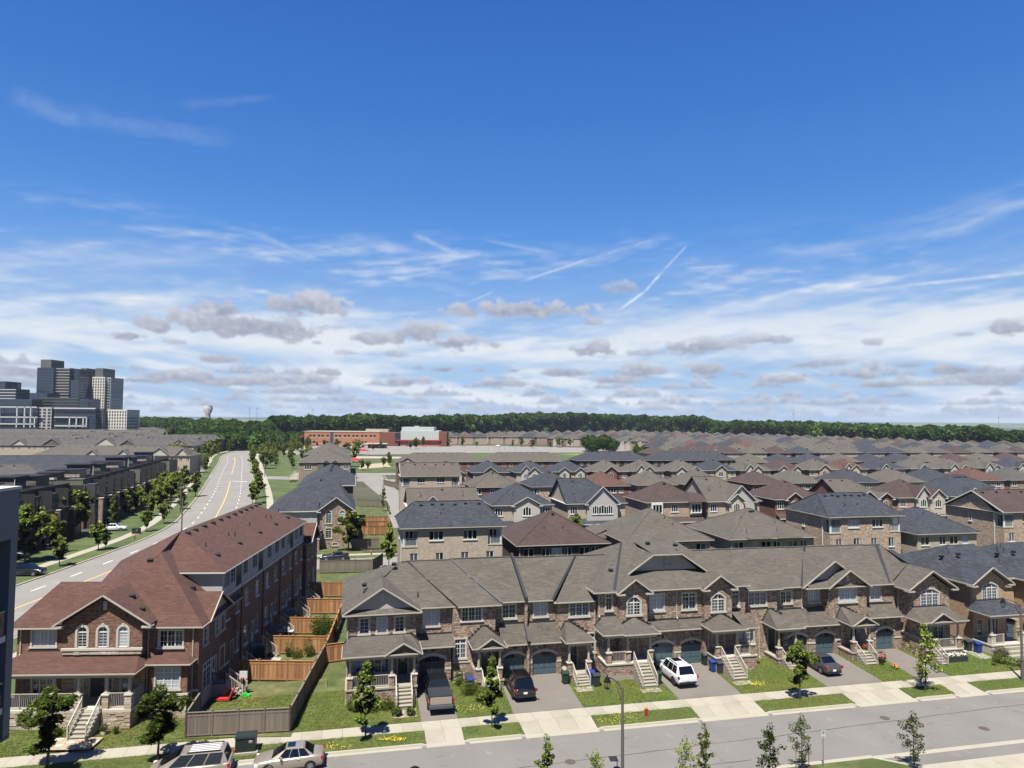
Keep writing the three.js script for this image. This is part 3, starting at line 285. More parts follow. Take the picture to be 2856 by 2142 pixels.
const RIDGE_D = 13.3, BACK = 19.4;
function townhouse(c) {
  const T = new Thing(FR, [(c.s[0] + c.s[1]) / 2, gh(7), 7], 'townhouse', c.label, 'house', 'brick townhouses of the terrace across the street'), br = c.brick || M.brickMix, rf = c.roofMat || M.roofTan; T.s = c.s;
  c.bays.forEach((b, i) => {
    const f = face.front(b.d), holes = []; for (const w of b.wins || []) win(T, f, holes, ...w); for (const w of b.doors || []) door(T, f, holes, ...w);
    const z0 = b.h0 ?? 0.1; wall(T, f, b.out || rect(b.s0, b.s1, z0, b.eh - 0.12), holes, br); const sb = b.d + (b.side ?? 2.2);
    for (const q of [b.s0, b.s1]) T.part('wall', br, (g) => g.poly([[q, z0, b.d], [q, b.eh - 0.12, b.d], [q, b.eh - 0.12, sb], [q, z0, sb]]));
  });
  T.part('back_wall', br, (g) => { g.box(c.s[0] + 0.02, c.s[1] - 0.02, 0.1, c.bays[0].eh - 0.1, BACK - 0.6, BACK - 0.45); });
  for (const r of c.roofs) { // [eave s0, s1, d, h, ridge s0, s1, h]
    const [e0, e1, dE, hE, r0, r1, hR] = r, bk = 2 * RIDGE_D - dE;
    T.part('roof', rf, (g) => { g.poly([[e0, hE, dE], [e1, hE, dE], [r1, hR, RIDGE_D], [r0, hR, RIDGE_D]]); g.poly([[r0, hR, RIDGE_D], [r1, hR, RIDGE_D], [e1, hE, bk], [e0, hE, bk]]); });
    T.part('ridge_cap', rf, (g) => g.beam([r0, hR + 0.02, RIDGE_D], [r1, hR + 0.02, RIDGE_D], 0.28, 0.05)); T.part('gutter', M.gutter, (g) => { g.beam([e0, hE - 0.05, dE], [e1, hE - 0.05, dE], 0.1, 0.1); g.poly([[e0, hE - 0.13, dE], [e1, hE - 0.13, dE], [e1, hE - 0.13, dE + 1.6], [e0, hE - 0.13, dE + 1.6]]); });
  }
  for (const q of c.flash || []) T.part('roof_flashing', M.flash, (g) => g.poly(q));
  if (c.garage) garage(T, ...c.garage[0], ...[c.garage[1]].filter(Boolean).length ? [M.garageTeal, br, c.garage[1]] : [M.garageTeal, br]);
  if (c.more) c.more(T, br, rf); return T;
}
const lb = (t) => `${t}, tan shingle roof`;
// end unit with the wide porch and the dark garage
townhouse({ s: [-13.4, -4.05], label: 'end townhouse with wide front porch, dark garage door and a row of three upper windows', bays: [
  { s0: -13.4, s1: -7.4, d: 6.7, eh: 6.95, side: 12.3, wins: [[-12.28, -11.5, 5.2, 6.5, { cols: 1, rows: 4 }], [-10.76, -9.98, 5.2, 6.5, { cols: 1, rows: 4, blind: true }], [-9.23, -8.45, 5.2, 6.5, { cols: 1, rows: 4 }], [-12.8, -11.5, 1.75, 3.35, { cols: 2, rows: 4, blind: true }], [-10.95, -9.75, 1.75, 3.35, { cols: 2, rows: 4, blind: 'mid' }]], doors: [[-8.92, -8.1, 1.52, 3.5]] },
  { s0: -7.4, s1: -4.05, d: 7.9, eh: 7, wins: [[-6.6, -5.25, 5.2, 6.6, { blind: true }]] }],
  roofs: [[-7.1, -3.64, 7.3, 7.02, -8.3, -7.8, 10.0], [-13.9, -7.1, 7.31, 7.03, -8.35, -8.3, 10.02]],
  flash: [[[-3.64, 7.08, 7.25], [-3.5, 7.1, 7.0], [-7.66, 10.06, 13.2], [-7.86, 10.06, 13.3]]],
  more(T, br, rf) {
    garage(T, -7.36, -4.2, 6.9, 3.72, -7.05, -4.75, 2.85, M.garageDark, br);
    skirt(T, rf, -7.25, -3.9, 3.78, 6.35, -7.2, -3.95, 4.5, 7.88, 0, 0);
    T.part('roof', rf, (g) => { g.poly([[-13.9, 7.03, 6.3], [-8.34, 10.03, RIDGE_D], [-13.9, 7.03, 20.3]]); });
    frontGable(T, rf, -13.75, -6.95, 7.05, 9.25, 6.15, 12.6, { faceMat: M.stucco, faceD: 0.55, ret: false, faceH: 7.25, vent: true });
    T.part('pent_roof', rf, (g) => g.poly([[-13.7, 6.98, 6.12], [-7.0, 6.98, 6.12], [-7.3, 7.3, 6.72], [-13.4, 7.3, 6.72]]));
    eaves(T, [[-13.75, 6.98, 6.12], [-6.95, 6.98, 6.12], [-6.95, 6.98, 7.2], [-13.75, 6.98, 7.2]], M.gutter, [2]);
    T.part('porch_base', br, (g) => g.box(-13.35, -7.5, 0.1, 1.4, 3.92, 6.7)); T.part('porch_floor', M.concreteOld, (g) => { g.box(-13.42, -7.43, 1.38, 1.52, 3.85, 6.69); g.box(-13.38, -7.47, 0.1, 0.42, 3.89, 6.69); });
    for (const s of [-13.05, -9.6, -7.72]) pier(T, s, 4.15, 1.52, 2.38, br, 4.18, { w: 0.22 });
    railing(T, T.g, [-12.8, 1.52, 4.15], [-9.85, 1.52, 4.15]); railing(T, T.g, [-13.1, 1.52, 4.4], [-13.1, 1.52, 6.6]);
    stepFlight(T, -9.3, -7.95, 1.52, 0.28, 3.85, 6);
    porchRoof(T, rf, -13.7, -7.1, 4.3, 3.5, 6.68, -13.0, -7.9, 5.0); frontGable(T, rf, -10.25, -7.1, 4.28, 5.25, 3.42, 5.8, { ret: false, faceMat: M.stuccoDark, faceD: 0.3 });
    vents(T, [[-11.9, 8.7, 9.6], [-11.8, 8.2, 8.9], [-11.7, 7.9, 8.2], [-9.1, 9.95, 12.2]]); pipeVent(T, -7.1, 7.7, 8.6); downpipe(T, -13.3, 6.7, 0.5, 6.9);
  } });
const porchSmall = (T, br, rf, { e0, e1, apex, dW, cols, st, floor = 1.0, gab, he = 3.88, ht = 5.1, dE = 4.9, fl }) => {
  T.part('porch_base', br, (g) => g.box(fl[0], fl[1], 0.1, floor - 0.12, dE + 0.25, dW)); T.part('porch_floor', M.concreteOld, (g) => g.box(fl[0] - 0.05, fl[1] + 0.05, floor - 0.12, floor, dE + 0.2, dW - 0.01));
  for (const s of cols) pier(T, s, dE + 0.45, gh(dE), floor + 0.95, br, he - 0.13, { w: 0.2 });
  stepFlight(T, st[0], st[1], floor, gh(3.5), dE + 0.2, 5); porchRoof(T, rf, e0, e1, he, dE, dW - 0.02, apex - 0.12, apex + 0.12, ht);
  if (gab) frontGable(T, rf, gab[0], gab[1], he + 0.02, gab[2], dE - 0.07, dE + 1.3, { ret: false, faceMat: M.stuccoDark, faceD: 0.25 });
};
townhouse({ s: [-4.05, 2.85], label: 'townhouse with a small gabled porch and a black SUV parked in front', bays: [
  { s0: -4.03, s1: -0.1, d: 7.3, eh: 7.1, wins: [[-3.2, -1.38, 5.65, 6.9, { cols: 3 }], [-3.82, -2.82, 2.35, 4.05, { cols: 2, rows: 3, split: 0.75 }], [-3.75, -3.0, 0.62, 1.0, { cols: 2, rows: 1, trim: 0.08 }]], doors: [[-1.35, -0.5, 1.02, 3.15]] },
  { s0: -0.1, s1: 2.83, d: 8.0, eh: 7.1, wins: [[0.72, 1.95, 5.48, 6.72]] }],
  roofs: [[-3.64, 0.41, 6.8, 7.08, -7.8, -3.6, 10.05], [0.41, 2.75, 7.5, 7.12, -3.6, 2.65, 10.12]],
  flash: [[[0.41, 7.12, 7.4], [0.62, 7.2, 7.4], [-3.36, 10.14, 13.2], [-3.62, 10.12, 13.3]]],
  more(T, br, rf) {
    garage(T, 0.32, 2.72, 6.9, 3.5, 0.66, 2.6, 2.6, M.garageTeal, br); skirt(T, rf, 0.35, 2.72, 3.55, 6.35, 0.35, 2.72, 5.0, 7.98, 0, 0);
    T.part('band', M.precast, (g) => g.box(-4.0, -2.4, 1.95, 2.1, 7.24, 7.3)); T.part('porch_side_wall', br, (g) => g.box(-2.4, -2.15, 0.1, 1.9, 5.4, 7.3));
    porchSmall(T, br, rf, { e0: -2.6, e1: 0.55, apex: -1.15, dW: 7.3, cols: [-1.95, -0.05], st: [-1.72, -0.3], gab: [-2.1, 0.4, 4.75], fl: [-2.3, 0.3] });
    T.part('fire_wall', M.flash, (g) => { g.poly([[2.72, 7.5, 7.35], [2.98, 7.5, 7.35], [2.86, 10.5, 13.3], [2.62, 10.5, 13.3]]); g.poly([[2.98, 7.0, 7.35], [2.98, 7.5, 7.35], [2.86, 10.5, 13.3], [2.86, 10.0, 13.3]]); g.poly([[2.72, 7.0, 7.35], [2.72, 7.5, 7.35], [2.62, 10.5, 13.3], [2.62, 10.0, 13.3]]); g.poly([[2.72, 6.9, 7.35], [2.98, 6.9, 7.35], [2.98, 7.5, 7.35], [2.72, 7.5, 7.35]]); g.beam([2.85, 3.72, 6.3], [2.85, 5.2, 8], 0.26, 0.3); });
    T.part('fire_wall_pier', br, (g) => { g.box(2.74, 2.96, 4.9, 6.95, 7.4, 8.2); g.box(2.73, 2.97, 0.2, 3.55, 6.55, 7.1); }); T.part('downpipe', M.white, (g) => g.box(2.98, 3.05, 5.3, 6.95, 7.85, 7.93));
  } });
townhouse({ s: [2.85, 9.65], label: 'townhouse with empty driveway, teal garage door and hipped porch roof', bays: [
  { s0: 5.8, s1: 9.62, d: 7.3, eh: 6.98, wins: [[7.05, 8.9, 5.5, 6.75, { cols: 3, blind: 'mid' }], [8.85, 9.5, 2.1, 3.85, { cols: 1, split: 0.75 }]], doors: [[6.95, 7.75, 1.02, 3.1]] },
  { s0: 2.97, s1: 5.8, d: 8.0, eh: 7.05, wins: [[3.75, 5.0, 5.48, 6.72, { blind: true }]] }],
  roofs: [[2.95, 5.5, 7.5, 7.1, 2.85, 9.65, 10.02], [5.5, 9.5, 6.9, 6.98, 9.65, 12.6, 10.0]],
  flash: [[[5.5, 7.1, 7.4], [5.3, 7.2, 7.5], [9.42, 10.1, 13.2], [9.66, 10.08, 13.3]]],
  more(T, br, rf) {
    garage(T, 3.0, 6.1, 6.9, 3.5, 3.36, 5.65, 2.6, M.garageTeal, br); skirt(T, rf, 3.0, 6.3, 3.55, 6.35, 3.0, 6.3, 5.0, 7.98, 0, 0);
    porchSmall(T, br, rf, { e0: 5.95, e1: 8.8, apex: 6.75, dW: 7.3, cols: [6.4, 8.25], st: [6.65, 7.95], fl: [6.2, 8.5] }); downpipe(T, 9.5, 7.3, 0.5, 6.9);
  } });
// the taller pair with the big clipped gable
const pairRoof = (T, rf, left) => {
  const e0 = 9.15, e1 = 25.3, dE = 6.35, hE = 7.85, r0 = 14.6, r1 = 20.6, hR = 11.2, m = 17.8, A = left ? [e0, m, r0, m] : [m, e1, m, r1], bk = 2 * RIDGE_D - dE;
  T.part('roof', rf, (g) => { g.poly([[A[0], hE, dE], [A[1], hE, dE], [A[3], hR, RIDGE_D], [A[2], hR, RIDGE_D]]); g.poly([[A[0], hE, bk], [A[1], hE, bk], [A[3], hR, RIDGE_D], [A[2], hR, RIDGE_D]]); if (left) g.poly([[e0, hE, bk], [e0, hE, dE], [r0, hR, RIDGE_D]]); else g.poly([[e1, hE, dE], [e1, hE, bk], [r1, hR, RIDGE_D]]); });
  T.part('gutter', M.gutter, (g) => { g.beam([A[0], hE - 0.05, dE], [A[1], hE - 0.05, dE], 0.1, 0.1); const q = left ? e0 : e1; g.beam([q, hE - 0.07, dE], [q, hE - 0.07, 13], 0.12, 0.15); g.poly([[A[0], hE - 0.13, dE], [A[1], hE - 0.13, dE], [A[1], hE - 0.13, 8], [A[0], hE - 0.13, 8]]); });
  T.part('dormer_roof', rf, (g) => { if (left) { g.poly([[13.1, 8.95, 8.2], [15.9, 10.85, 8.2], [15.9, 10.85, 13], [13.1, 8.95, 13]]); g.poly([[15.9, 10.85, 8.2], [m, 10.85, 8.2], [m, 11.2, 13.2], [15.9, 11.2, 13.2]]); } else { g.poly([[21.8, 8.95, 8.2], [18.95, 10.85, 8.2], [18.95, 10.85, 13], [21.8, 8.95, 13]]); g.poly([[18.95, 10.85, 8.2], [m, 10.85, 8.2], [m, 11.2, 13.2], [18.95, 11.2, 13.2]]); } });
  T.part('barge_board', M.gutter, (g) => { if (left) { g.beam([13.05, 8.85, 8.2], [15.9, 10.76, 8.2], 0.08, 0.13); g.beam([15.9, 10.76, 8.2], [m, 10.76, 8.2], 0.08, 0.13); } else { g.beam([21.85, 8.85, 8.2], [18.95, 10.76, 8.2], 0.08, 0.13); g.beam([18.95, 10.76, 8.2], [m, 10.76, 8.2], 0.08, 0.13); } });
  T.part('gable_face', M.siding, (g) => { if (left) g.poly([[13.3, 8.6, 9.0], [m, 8.6, 9.0], [m, 10.72, 9.0], [15.9, 10.72, 9.0]]); else g.poly([[21.6, 8.6, 9.0], [m, 8.6, 9.0], [m, 10.72, 9.0], [18.95, 10.72, 9.0]]); });
};
townhouse({ s: [9.65, 17.8], label: 'tall townhouse with arched upper window and white SUV in its driveway', bays: [
  { s0: 9.7, s1: 11.6, d: 6.9, eh: 7.9, side: 5, wins: [[10.5, 11.08, 6.0, 7.5, { cols: 1, rows: 3, split: 0.78 }]] },
  { s0: 11.6, s1: 14.42, d: 6.3, eh: 8.0, side: 1.2, out: [[11.6, 0.1], [14.42, 0.1], [14.42, 7.9], [13.0, 8.95], [11.6, 7.9]], wins: [[12.42, 13.72, 5.62, 7.3, { cols: 2, rows: 4, rise: 0.45, split: 0.68, key: 1 }]] },
  { s0: 14.42, s1: 17.78, d: 7.0, h0: 3.9, eh: 7.9, wins: [[15.05, 16.4, 5.68, 7.25, { cols: 2, split: 0.78 }]] }],
  roofs: [], more(T, br, rf) {
    pairRoof(T, rf, true); frontGable(T, rf, 11.35, 14.75, 7.85, 9.1, 5.75, 9, { faceMat: null, faceD: 0.5 });
    win(T, face.front(8.93), null, 17.5, 18.1, 9.6, 10.45, { cols: 1, rows: 1, trim: 0.08, blind: true });
    garage(T, 14.45, 17.78, 6.9, 3.95, 15.1, 17.38, 2.75, M.garageTeal, br); skirt(T, rf, 14.45, 17.8, 4.02, 6.25, 14.45, 17.8, 4.85, 6.98, 0, 0);
    T.part('porch_base', br, (g) => g.box(9.72, 14.25, 0.1, 1.7, 4.62, 6.9)); T.part('porch_floor', M.precast, (g) => g.box(9.66, 14.3, 1.7, 1.84, 4.55, 6.89)); T.part('foundation', M.concreteOld, (g) => g.box(9.7, 14.27, 0.1, 0.75, 4.6, 6.88));
    for (const s of [9.98, 11.85, 14.05]) pier(T, s, 4.85, 1.84, 2.75, br, 4.36, { w: 0.22 });
    railing(T, T.g, [10.22, 1.84, 4.85], [11.6, 1.84, 4.85]); railing(T, T.g, [9.9, 1.84, 5.1], [9.9, 1.84, 6.8]); stepFlight(T, 12.3, 13.75, 1.84, 0.3, 4.55, 8);
    porchRoof(T, rf, 9.3, 11.7, 4.52, 4.3, 6.88, 10.1, 11.5, 5.5, { right: false }); porchRoof(T, rf, 11.25, 14.8, 4.5, 4.1, 6.28, 12.95, 13.15, 5.4);
    const h = []; door(T, face.front(6.28), h, 12.55, 13.4, 1.84, 3.95); win(T, face.front(6.88), null, 10.2, 10.8, 2.6, 3.9, { cols: 1, trim: 0.08 });
    T.part('roof_flashing', M.flash, (g) => g.poly([[11.1, 8.06, 6.7], [11.32, 8.02, 6.5], [14.62, 11.3, 13.25], [14.44, 11.3, 13.3]])); vents(T, [[16.9, 11.2, 11.9], [11.8, 9.2, 9.2], [10.9, 8.6, 9.9]]); downpipe(T, 9.78, 6.9, 5.6, 7.7);
  } });
townhouse({ s: [17.8, 25.15], label: 'tall townhouse with arched upper window, blue bin by its steps and two railed stairs', bays: [
  { s0: 17.8, s1: 20.36, d: 7.0, h0: 3.9, eh: 7.9, wins: [[18.4, 19.78, 5.66, 7.22, { cols: 2, split: 0.78 }]] },
  { s0: 20.36, s1: 23.28, d: 6.3, eh: 8.0, side: 1.2, out: [[20.36, 0.1], [23.28, 0.1], [23.28, 7.85], [21.82, 8.9], [20.36, 7.85]], wins: [[21.15, 22.5, 5.5, 7.2, { cols: 2, rows: 4, rise: 0.45, split: 0.68, key: 1 }]] },
  { s0: 23.28, s1: 25.13, d: 7.0, eh: 7.9, side: 5, wins: [[23.75, 24.4, 5.7, 7.2, { cols: 1, split: 0.78 }], [24.15, 24.95, 2.4, 3.9, { cols: 1, rows: 3 }]] }],
  roofs: [], more(T, br, rf) {
    pairRoof(T, rf, false); frontGable(T, rf, 20.05, 23.6, 7.85, 9.1, 5.75, 9, { faceMat: null, faceD: 0.5 }); downpipe(T, 17.75, 7, 5.0, 7.7);
    garage(T, 17.82, 20.7, 6.9, 3.95, 18.18, 20.42, 2.75, M.garageTeal, br); skirt(T, rf, 17.82, 20.35, 4.02, 6.25, 17.82, 20.35, 4.85, 6.98, 0, 0);
    T.part('porch_base', br, (g) => g.box(20.6, 24.9, 0.1, 1.62, 4.62, 6.9)); T.part('porch_floor', M.precast, (g) => g.box(20.54, 24.95, 1.62, 1.75, 4.55, 6.89));
    for (const s of [20.88, 22.95, 24.55]) pier(T, s, 4.85, 1.75, 2.65, br, 4.2, { w: 0.22 });
    railing(T, T.g, [23.2, 1.75, 4.85], [24.3, 1.75, 4.85]); stepFlight(T, 21.15, 22.6, 1.75, 0.3, 4.55, 8);
    porchRoof(T, rf, 20.0, 23.7, 4.36, 4.1, 6.28, 21.9, 22.1, 5.25); porchRoof(T, rf, 23.4, 25.05, 4.4, 4.3, 6.98, 23.4, 24.2, 5.4, { left: false });
    const h = []; door(T, face.front(6.28), h, 21.5, 22.35, 1.75, 3.85); win(T, face.front(6.28), null, 20.75, 21.1, 2.0, 3.8, { cols: 1, rows: 1, trim: 0.06, sill: false });
    vents(T, [[19.8, 11.0, 11.5]]);
  } });
townhouse({ s: [25.15, 32.1], label: 'townhouse beside the tall pair with hipped corner porch behind a round street tree', bays: [
  { s0: 25.2, s1: 29.0, d: 7.5, eh: 7.15, wins: [[25.85, 27.75, 5.52, 6.8, { cols: 3, blind: 'mid' }], [25.5, 26.3, 2.0, 3.3, { cols: 1 }]], doors: [[27.95, 28.7, 1.05, 3.15]] },
  { s0: 29.0, s1: 32.08, d: 7.9, eh: 7.1, wins: [[29.72, 30.9, 5.45, 6.68]] }],
  roofs: [[25.1, 29.4, 7.0, 7.2, 20.8, 33.6, 10.1], [29.4, 31.9, 7.4, 7.2, 33.6, 36.4, 10.06]],
  flash: [[[31.9, 7.22, 7.3], [31.66, 7.3, 7.4], [36.1, 10.14, 13.2], [36.4, 10.12, 13.3]]],
  more(T, br, rf) {
    garage(T, 29.3, 32.08, 6.9, 3.5, 29.75, 31.95, 2.6, M.garageTeal, br); skirt(T, rf, 29.6, 32.1, 3.55, 6.35, 29.4, 32.1, 4.9, 7.88, 0, 0);
    porchSmall(T, br, rf, { e0: 27.3, e1: 30.4, apex: 28.1, dW: 7.5, cols: [27.75, 29.6], st: [27.95, 29.3], fl: [27.5, 29.8] }); downpipe(T, 32.05, 7.9, 5.0, 7.0); downpipe(T, 26.9, 7.5, 0.5, 3.6);
  } });
townhouse({ s: [32.1, 39.0], label: 'townhouse with two stacked front gables and a grey sedan parked in front', bays: [
  { s0: 32.12, s1: 34.5, d: 7.9, eh: 7.1, wins: [[32.9, 34.12, 5.48, 6.7, { blind: true }]] },
  { s0: 34.5, s1: 38.98, d: 6.9, h0: 3.5, eh: 7.15, side: 1.1, out: [[35.32, 0.1], [38.98, 0.1], [38.98, 7.03], [34.5, 7.03], [34.5, 3.5], [35.32, 3.5]], wins: [[35.75, 37.75, 5.55, 6.85, { cols: 3, blind: true }], [35.3, 35.95, 1.9, 3.2, { cols: 1, trim: 0.08 }]], doors: [[37.0, 37.75, 1.2, 3.2]] }],
  roofs: [[31.9, 39.2, 6.5, 7.2, 36.4, 43.8, 10.06]], more(T, br, rf) {
    frontGable(T, rf, 31.75, 39.25, 7.18, 9.75, 7.05, 13, { faceMat: M.stucco, faceD: 0.7, ret: false, vent: true }); frontGable(T, rf, 34.2, 39.15, 7.18, 8.92, 6.3, 10, { faceMat: br, faceD: 0.5, ret: false, vent: true });
    garage(T, 32.12, 35.3, 6.85, 3.5, 32.9, 35.1, 2.6, M.garageTeal, br); skirt(T, rf, 32.1, 35.5, 3.55, 6.3, 32.1, 34.5, 4.9, 7.88, 0, 1);
    porchSmall(T, br, rf, { e0: 35.3, e1: 38.35, apex: 36.0, dW: 6.9, cols: [35.82, 37.65], st: [35.95, 37.4], floor: 1.2, dE: 4.5, he: 3.9, gab: [35.5, 38.3, 4.75], fl: [35.5, 38.0] });
    T.part('pot_ledge', M.precast, (g) => g.box(38.0, 38.3, 0.1, 2.3, 5.2, 6.9));
  } });
townhouse({ s: [39.0, 48.0], label: 'end townhouse with projecting gabled front, arched triple window and flower planter', bays: [
  { s0: 39.02, s1: 43.1, d: 7.6, eh: 7.05, wins: [[40.0, 41.25, 5.35, 6.7]] },
  { s0: 43.15, s1: 48.0, d: 5.7, eh: 6.9, side: 13, out: [[43.15, 0.1], [48, 0.1], [48, 6.7], [45.57, 8.4], [43.15, 6.7]], wins: [[44.5, 46.65, 4.95, 6.75, { cols: 3, rows: 4, rise: 0.4, split: 0.72, key: 1, blind: 'mid' }], [44.9, 45.55, 1.6, 3.3, { cols: 1, trim: 0.06 }], [45.9, 47.2, 1.6, 3.3, { cols: 2, rows: 4, trim: 0.06 }]] }],
  roofs: [[39.1, 42.55, 7.1, 7.1, 43.8, 46, 10.0]], more(T, br, rf) {
    T.part('roof', rf, (g) => { g.poly([[42.6, 6.9, 5.1], [42.6, 6.9, 14], [45.6, 8.75, 14], [45.6, 8.75, 5.1]]); g.poly([[48.5, 6.85, 5.1], [48.5, 6.85, 14], [45.6, 8.75, 14], [45.6, 8.75, 5.1]]); g.poly([[42.55, 7.1, 7.6], [46, 10.0, RIDGE_D], [48.6, 6.85, 9.6], [45.6, 8.8, 8.6]]); g.poly([[46, 10, RIDGE_D], [48.6, 6.85, 8], [48.6, 6.85, 20]]); g.poly([[39.1, 10.0, RIDGE_D], [46, 10.0, RIDGE_D], [48.6, 6.85, 20.2], [39.1, 7.1, 20.2]]); });
    T.part('gutter', M.gutter, (g) => { g.beam([42.6, 6.82, 5.1], [42.6, 6.82, 8], 0.12, 0.15); g.beam([48.5, 6.78, 5.1], [48.5, 6.78, 14], 0.12, 0.15); });
    frontGable(T, rf, 42.6, 48.5, 6.9, 8.78, 5.08, 6, { faceMat: null, faceD: 0.6 });
    T.part('roof_flashing', M.flash, (g) => g.poly([[42.0, 7.18, 7.3], [42.22, 7.2, 7.2], [45.6, 9.95, 12.9], [45.3, 9.98, 13.1]])); downpipe(T, 43.1, 7.3, 3.8, 6.8);
    garage(T, 39.4, 43.0, 6.85, 3.9, 40.0, 42.15, 2.65, M.garageTeal, br); skirt(T, rf, 38.85, 42.9, 3.98, 6.25, 39.2, 42.6, 5.0, 7.58, 1, 1);
    T.part('side_band', M.precast, (g) => { g.box(43.06, 43.15, 2.2, 2.36, 5.9, 7.6); });
    T.part('porch_base', br, (g) => { g.box(43.4, 47.6, 0.1, 1.1, 3.75, 5.7); g.box(43.05, 43.35, 0.1, 2.2, 3.9, 5.7); }); T.part('porch_floor', M.precast, (g) => g.box(43.35, 47.65, 1.1, 1.22, 3.7, 5.69)); T.part('porch_side_cap', M.precast, (g) => g.box(43.0, 43.4, 2.2, 2.32, 3.85, 5.69));
    pier(T, 44.5, 4.0, 1.22, 2.15, br, null); pier(T, 47.3, 4.0, 1.22, 2.15, br, 3.95, { w: 0.22 }); railing(T, T.g, [44.75, 1.22, 4.0], [47.05, 1.22, 4.0]); railing(T, T.g, [47.3, 1.22, 4.25], [47.3, 1.22, 5.6]); stepFlight(T, 43.5, 44.3, 1.22, 0.25, 3.7, 6);
    porchRoof(T, rf, 42.5, 48.0, 4.1, 3.3, 5.68, 43.5, 47.3, 5.0); frontGable(T, rf, 43.4, 46.3, 4.1, 5.0, 3.22, 5, { ret: false, faceMat: M.stuccoDark, faceD: 0.3 });
  } });
// the navy-roofed terrace that follows on the right
function navyUnit(s, label, extra) {
  const T = new Thing(FR, [s + 2.2, 0.4, 6], 'townhouse', label, 'house', 'navy roofed terrace'), br = M.brickGold, rf = M.roofNavy, holes = [], f = face.front(6.0);
  win(T, f, holes, s + 1.3, s + 3.2, 5.15, 6.95, { cols: 3, rows: 4, rise: 0.4, split: 0.72, key: 1, blind: 'mid' }); win(T, f, holes, s + 0.5, s + 1.2, 1.5, 3.2, { cols: 1, trim: 0.07 }); door(T, f, holes, s + 1.9, s + 2.7, 1.3, 3.3, M.garageDark); win(T, f, holes, s + 2.85, s + 3.2, 1.4, 3.3, { cols: 1, rows: 1, trim: 0.05, sill: false });
  wall(T, f, [[s, 0.2], [s + 4.3, 0.2], [s + 4.3, 7.0], [s + 2.15, 8.5], [s, 7.0]], holes, br);
  T.part('wall', br, (g) => g.box(s, s + 0.02, 0.2, 7.0, 6.0, 19)); T.part('wall', br, (g) => g.box(s + 4.28, s + 4.3, 0.2, 7, 6.0, 8)); T.part('wall', br, (g) => g.poly([[s + 4.3, 0.2, 8], [s + 7.6, 0.2, 8], [s + 7.6, 7, 8], [s + 4.3, 7, 8]]));
  T.part('roof', rf, (g) => { const e0 = s - 0.5, e1 = s + 7.6, dE = 5.4; g.poly([[e0, 7.0, dE], [s + 2.15, 8.75, dE], [s + 2.15, 8.75, 10], [e0 + 3.6, 9.7, 13], [e0, 7.0, 9]]); g.poly([[s + 4.8, 7, dE], [s + 2.15, 8.75, dE], [s + 2.15, 8.75, 11], [s + 4.8, 7, 11]]); g.poly([[e0, 7.0, 9], [e0 + 4.2, 9.75, 13], [e0, 7, 19.5]]); g.poly([[e0, 7.0, 8.2], [e1, 7.0, 7.5], [e1, 9.75, 13], [e0 + 4.2, 9.75, 13]]); g.poly([[e0 + 4.2, 9.75, 13], [e1, 9.75, 13], [e1, 7, 19.5], [e0, 7, 19.5]]); });
  T.part('gutter', M.gutter, (g) => { g.beam([s - 0.5, 6.93, 5.4], [s - 0.5, 6.93, 19], 0.12, 0.15); g.beam([s + 4.7, 6.93, 7.45], [s + 7.6, 6.93, 7.45], 0.12, 0.15); });
  frontGable(T, rf, s - 0.5, s + 4.8, 7.0, 8.78, 5.38, 6, { faceMat: null, faceD: 0.6 });
  T.part('porch_base', M.stonePale, (g) => g.box(s - 0.1, s + 4.2, 0.2, 1.15, 3.7, 6)); T.part('porch_floor', M.precast, (g) => g.box(s - 0.15, s + 4.25, 1.15, 1.28, 3.65, 5.99));
  pier(T, s + 0.2, 4.0, 1.28, 2.2, M.stonePale, 4.2); pier(T, s + 4.0, 4.0, 1.28, 2.2, M.stonePale, 4.2); railing(T, T.g, [s + 0.45, 1.28, 4.0], [s + 1.7, 1.28, 4.0]);
  const P = T.sub('steps'); for (let i = 0; i < 3; i++) T.part('step', M.concreteOld, (g) => g.box(s + 1.2 - i * 0.2, s + 4.2, 0.1, 1.05 - i * 0.28, 3.3 - i * 0.45, 3.75 - i * 0.45), P);
  porchRoof(T, rf, s - 0.75, s + 4.7, 4.4, 3.2, 5.98, s + 0.35, s + 3.9, 5.2); downpipe(T, s - 0.03, 6.2, 4.2, 6.9);
  garage(T, s + 4.3, s + 7.6, 7.4, 3.9, s + 4.75, s + 7.1, 2.7, M.garageTeal, br); vents(T, [[s + 3.3, 9.0, 11.0], [s + 1.6, 8.7, 11.6]]); pipeVent(T, s + 2.4, 9.0, 11.4);
  return T;
}
navyUnit(51.2, 'golden brick townhouse under a navy shingle roof, beside the tan roofed terrace'); navyUnit(58.9, 'golden brick townhouse under a navy roof, cut off by the edge of the view');

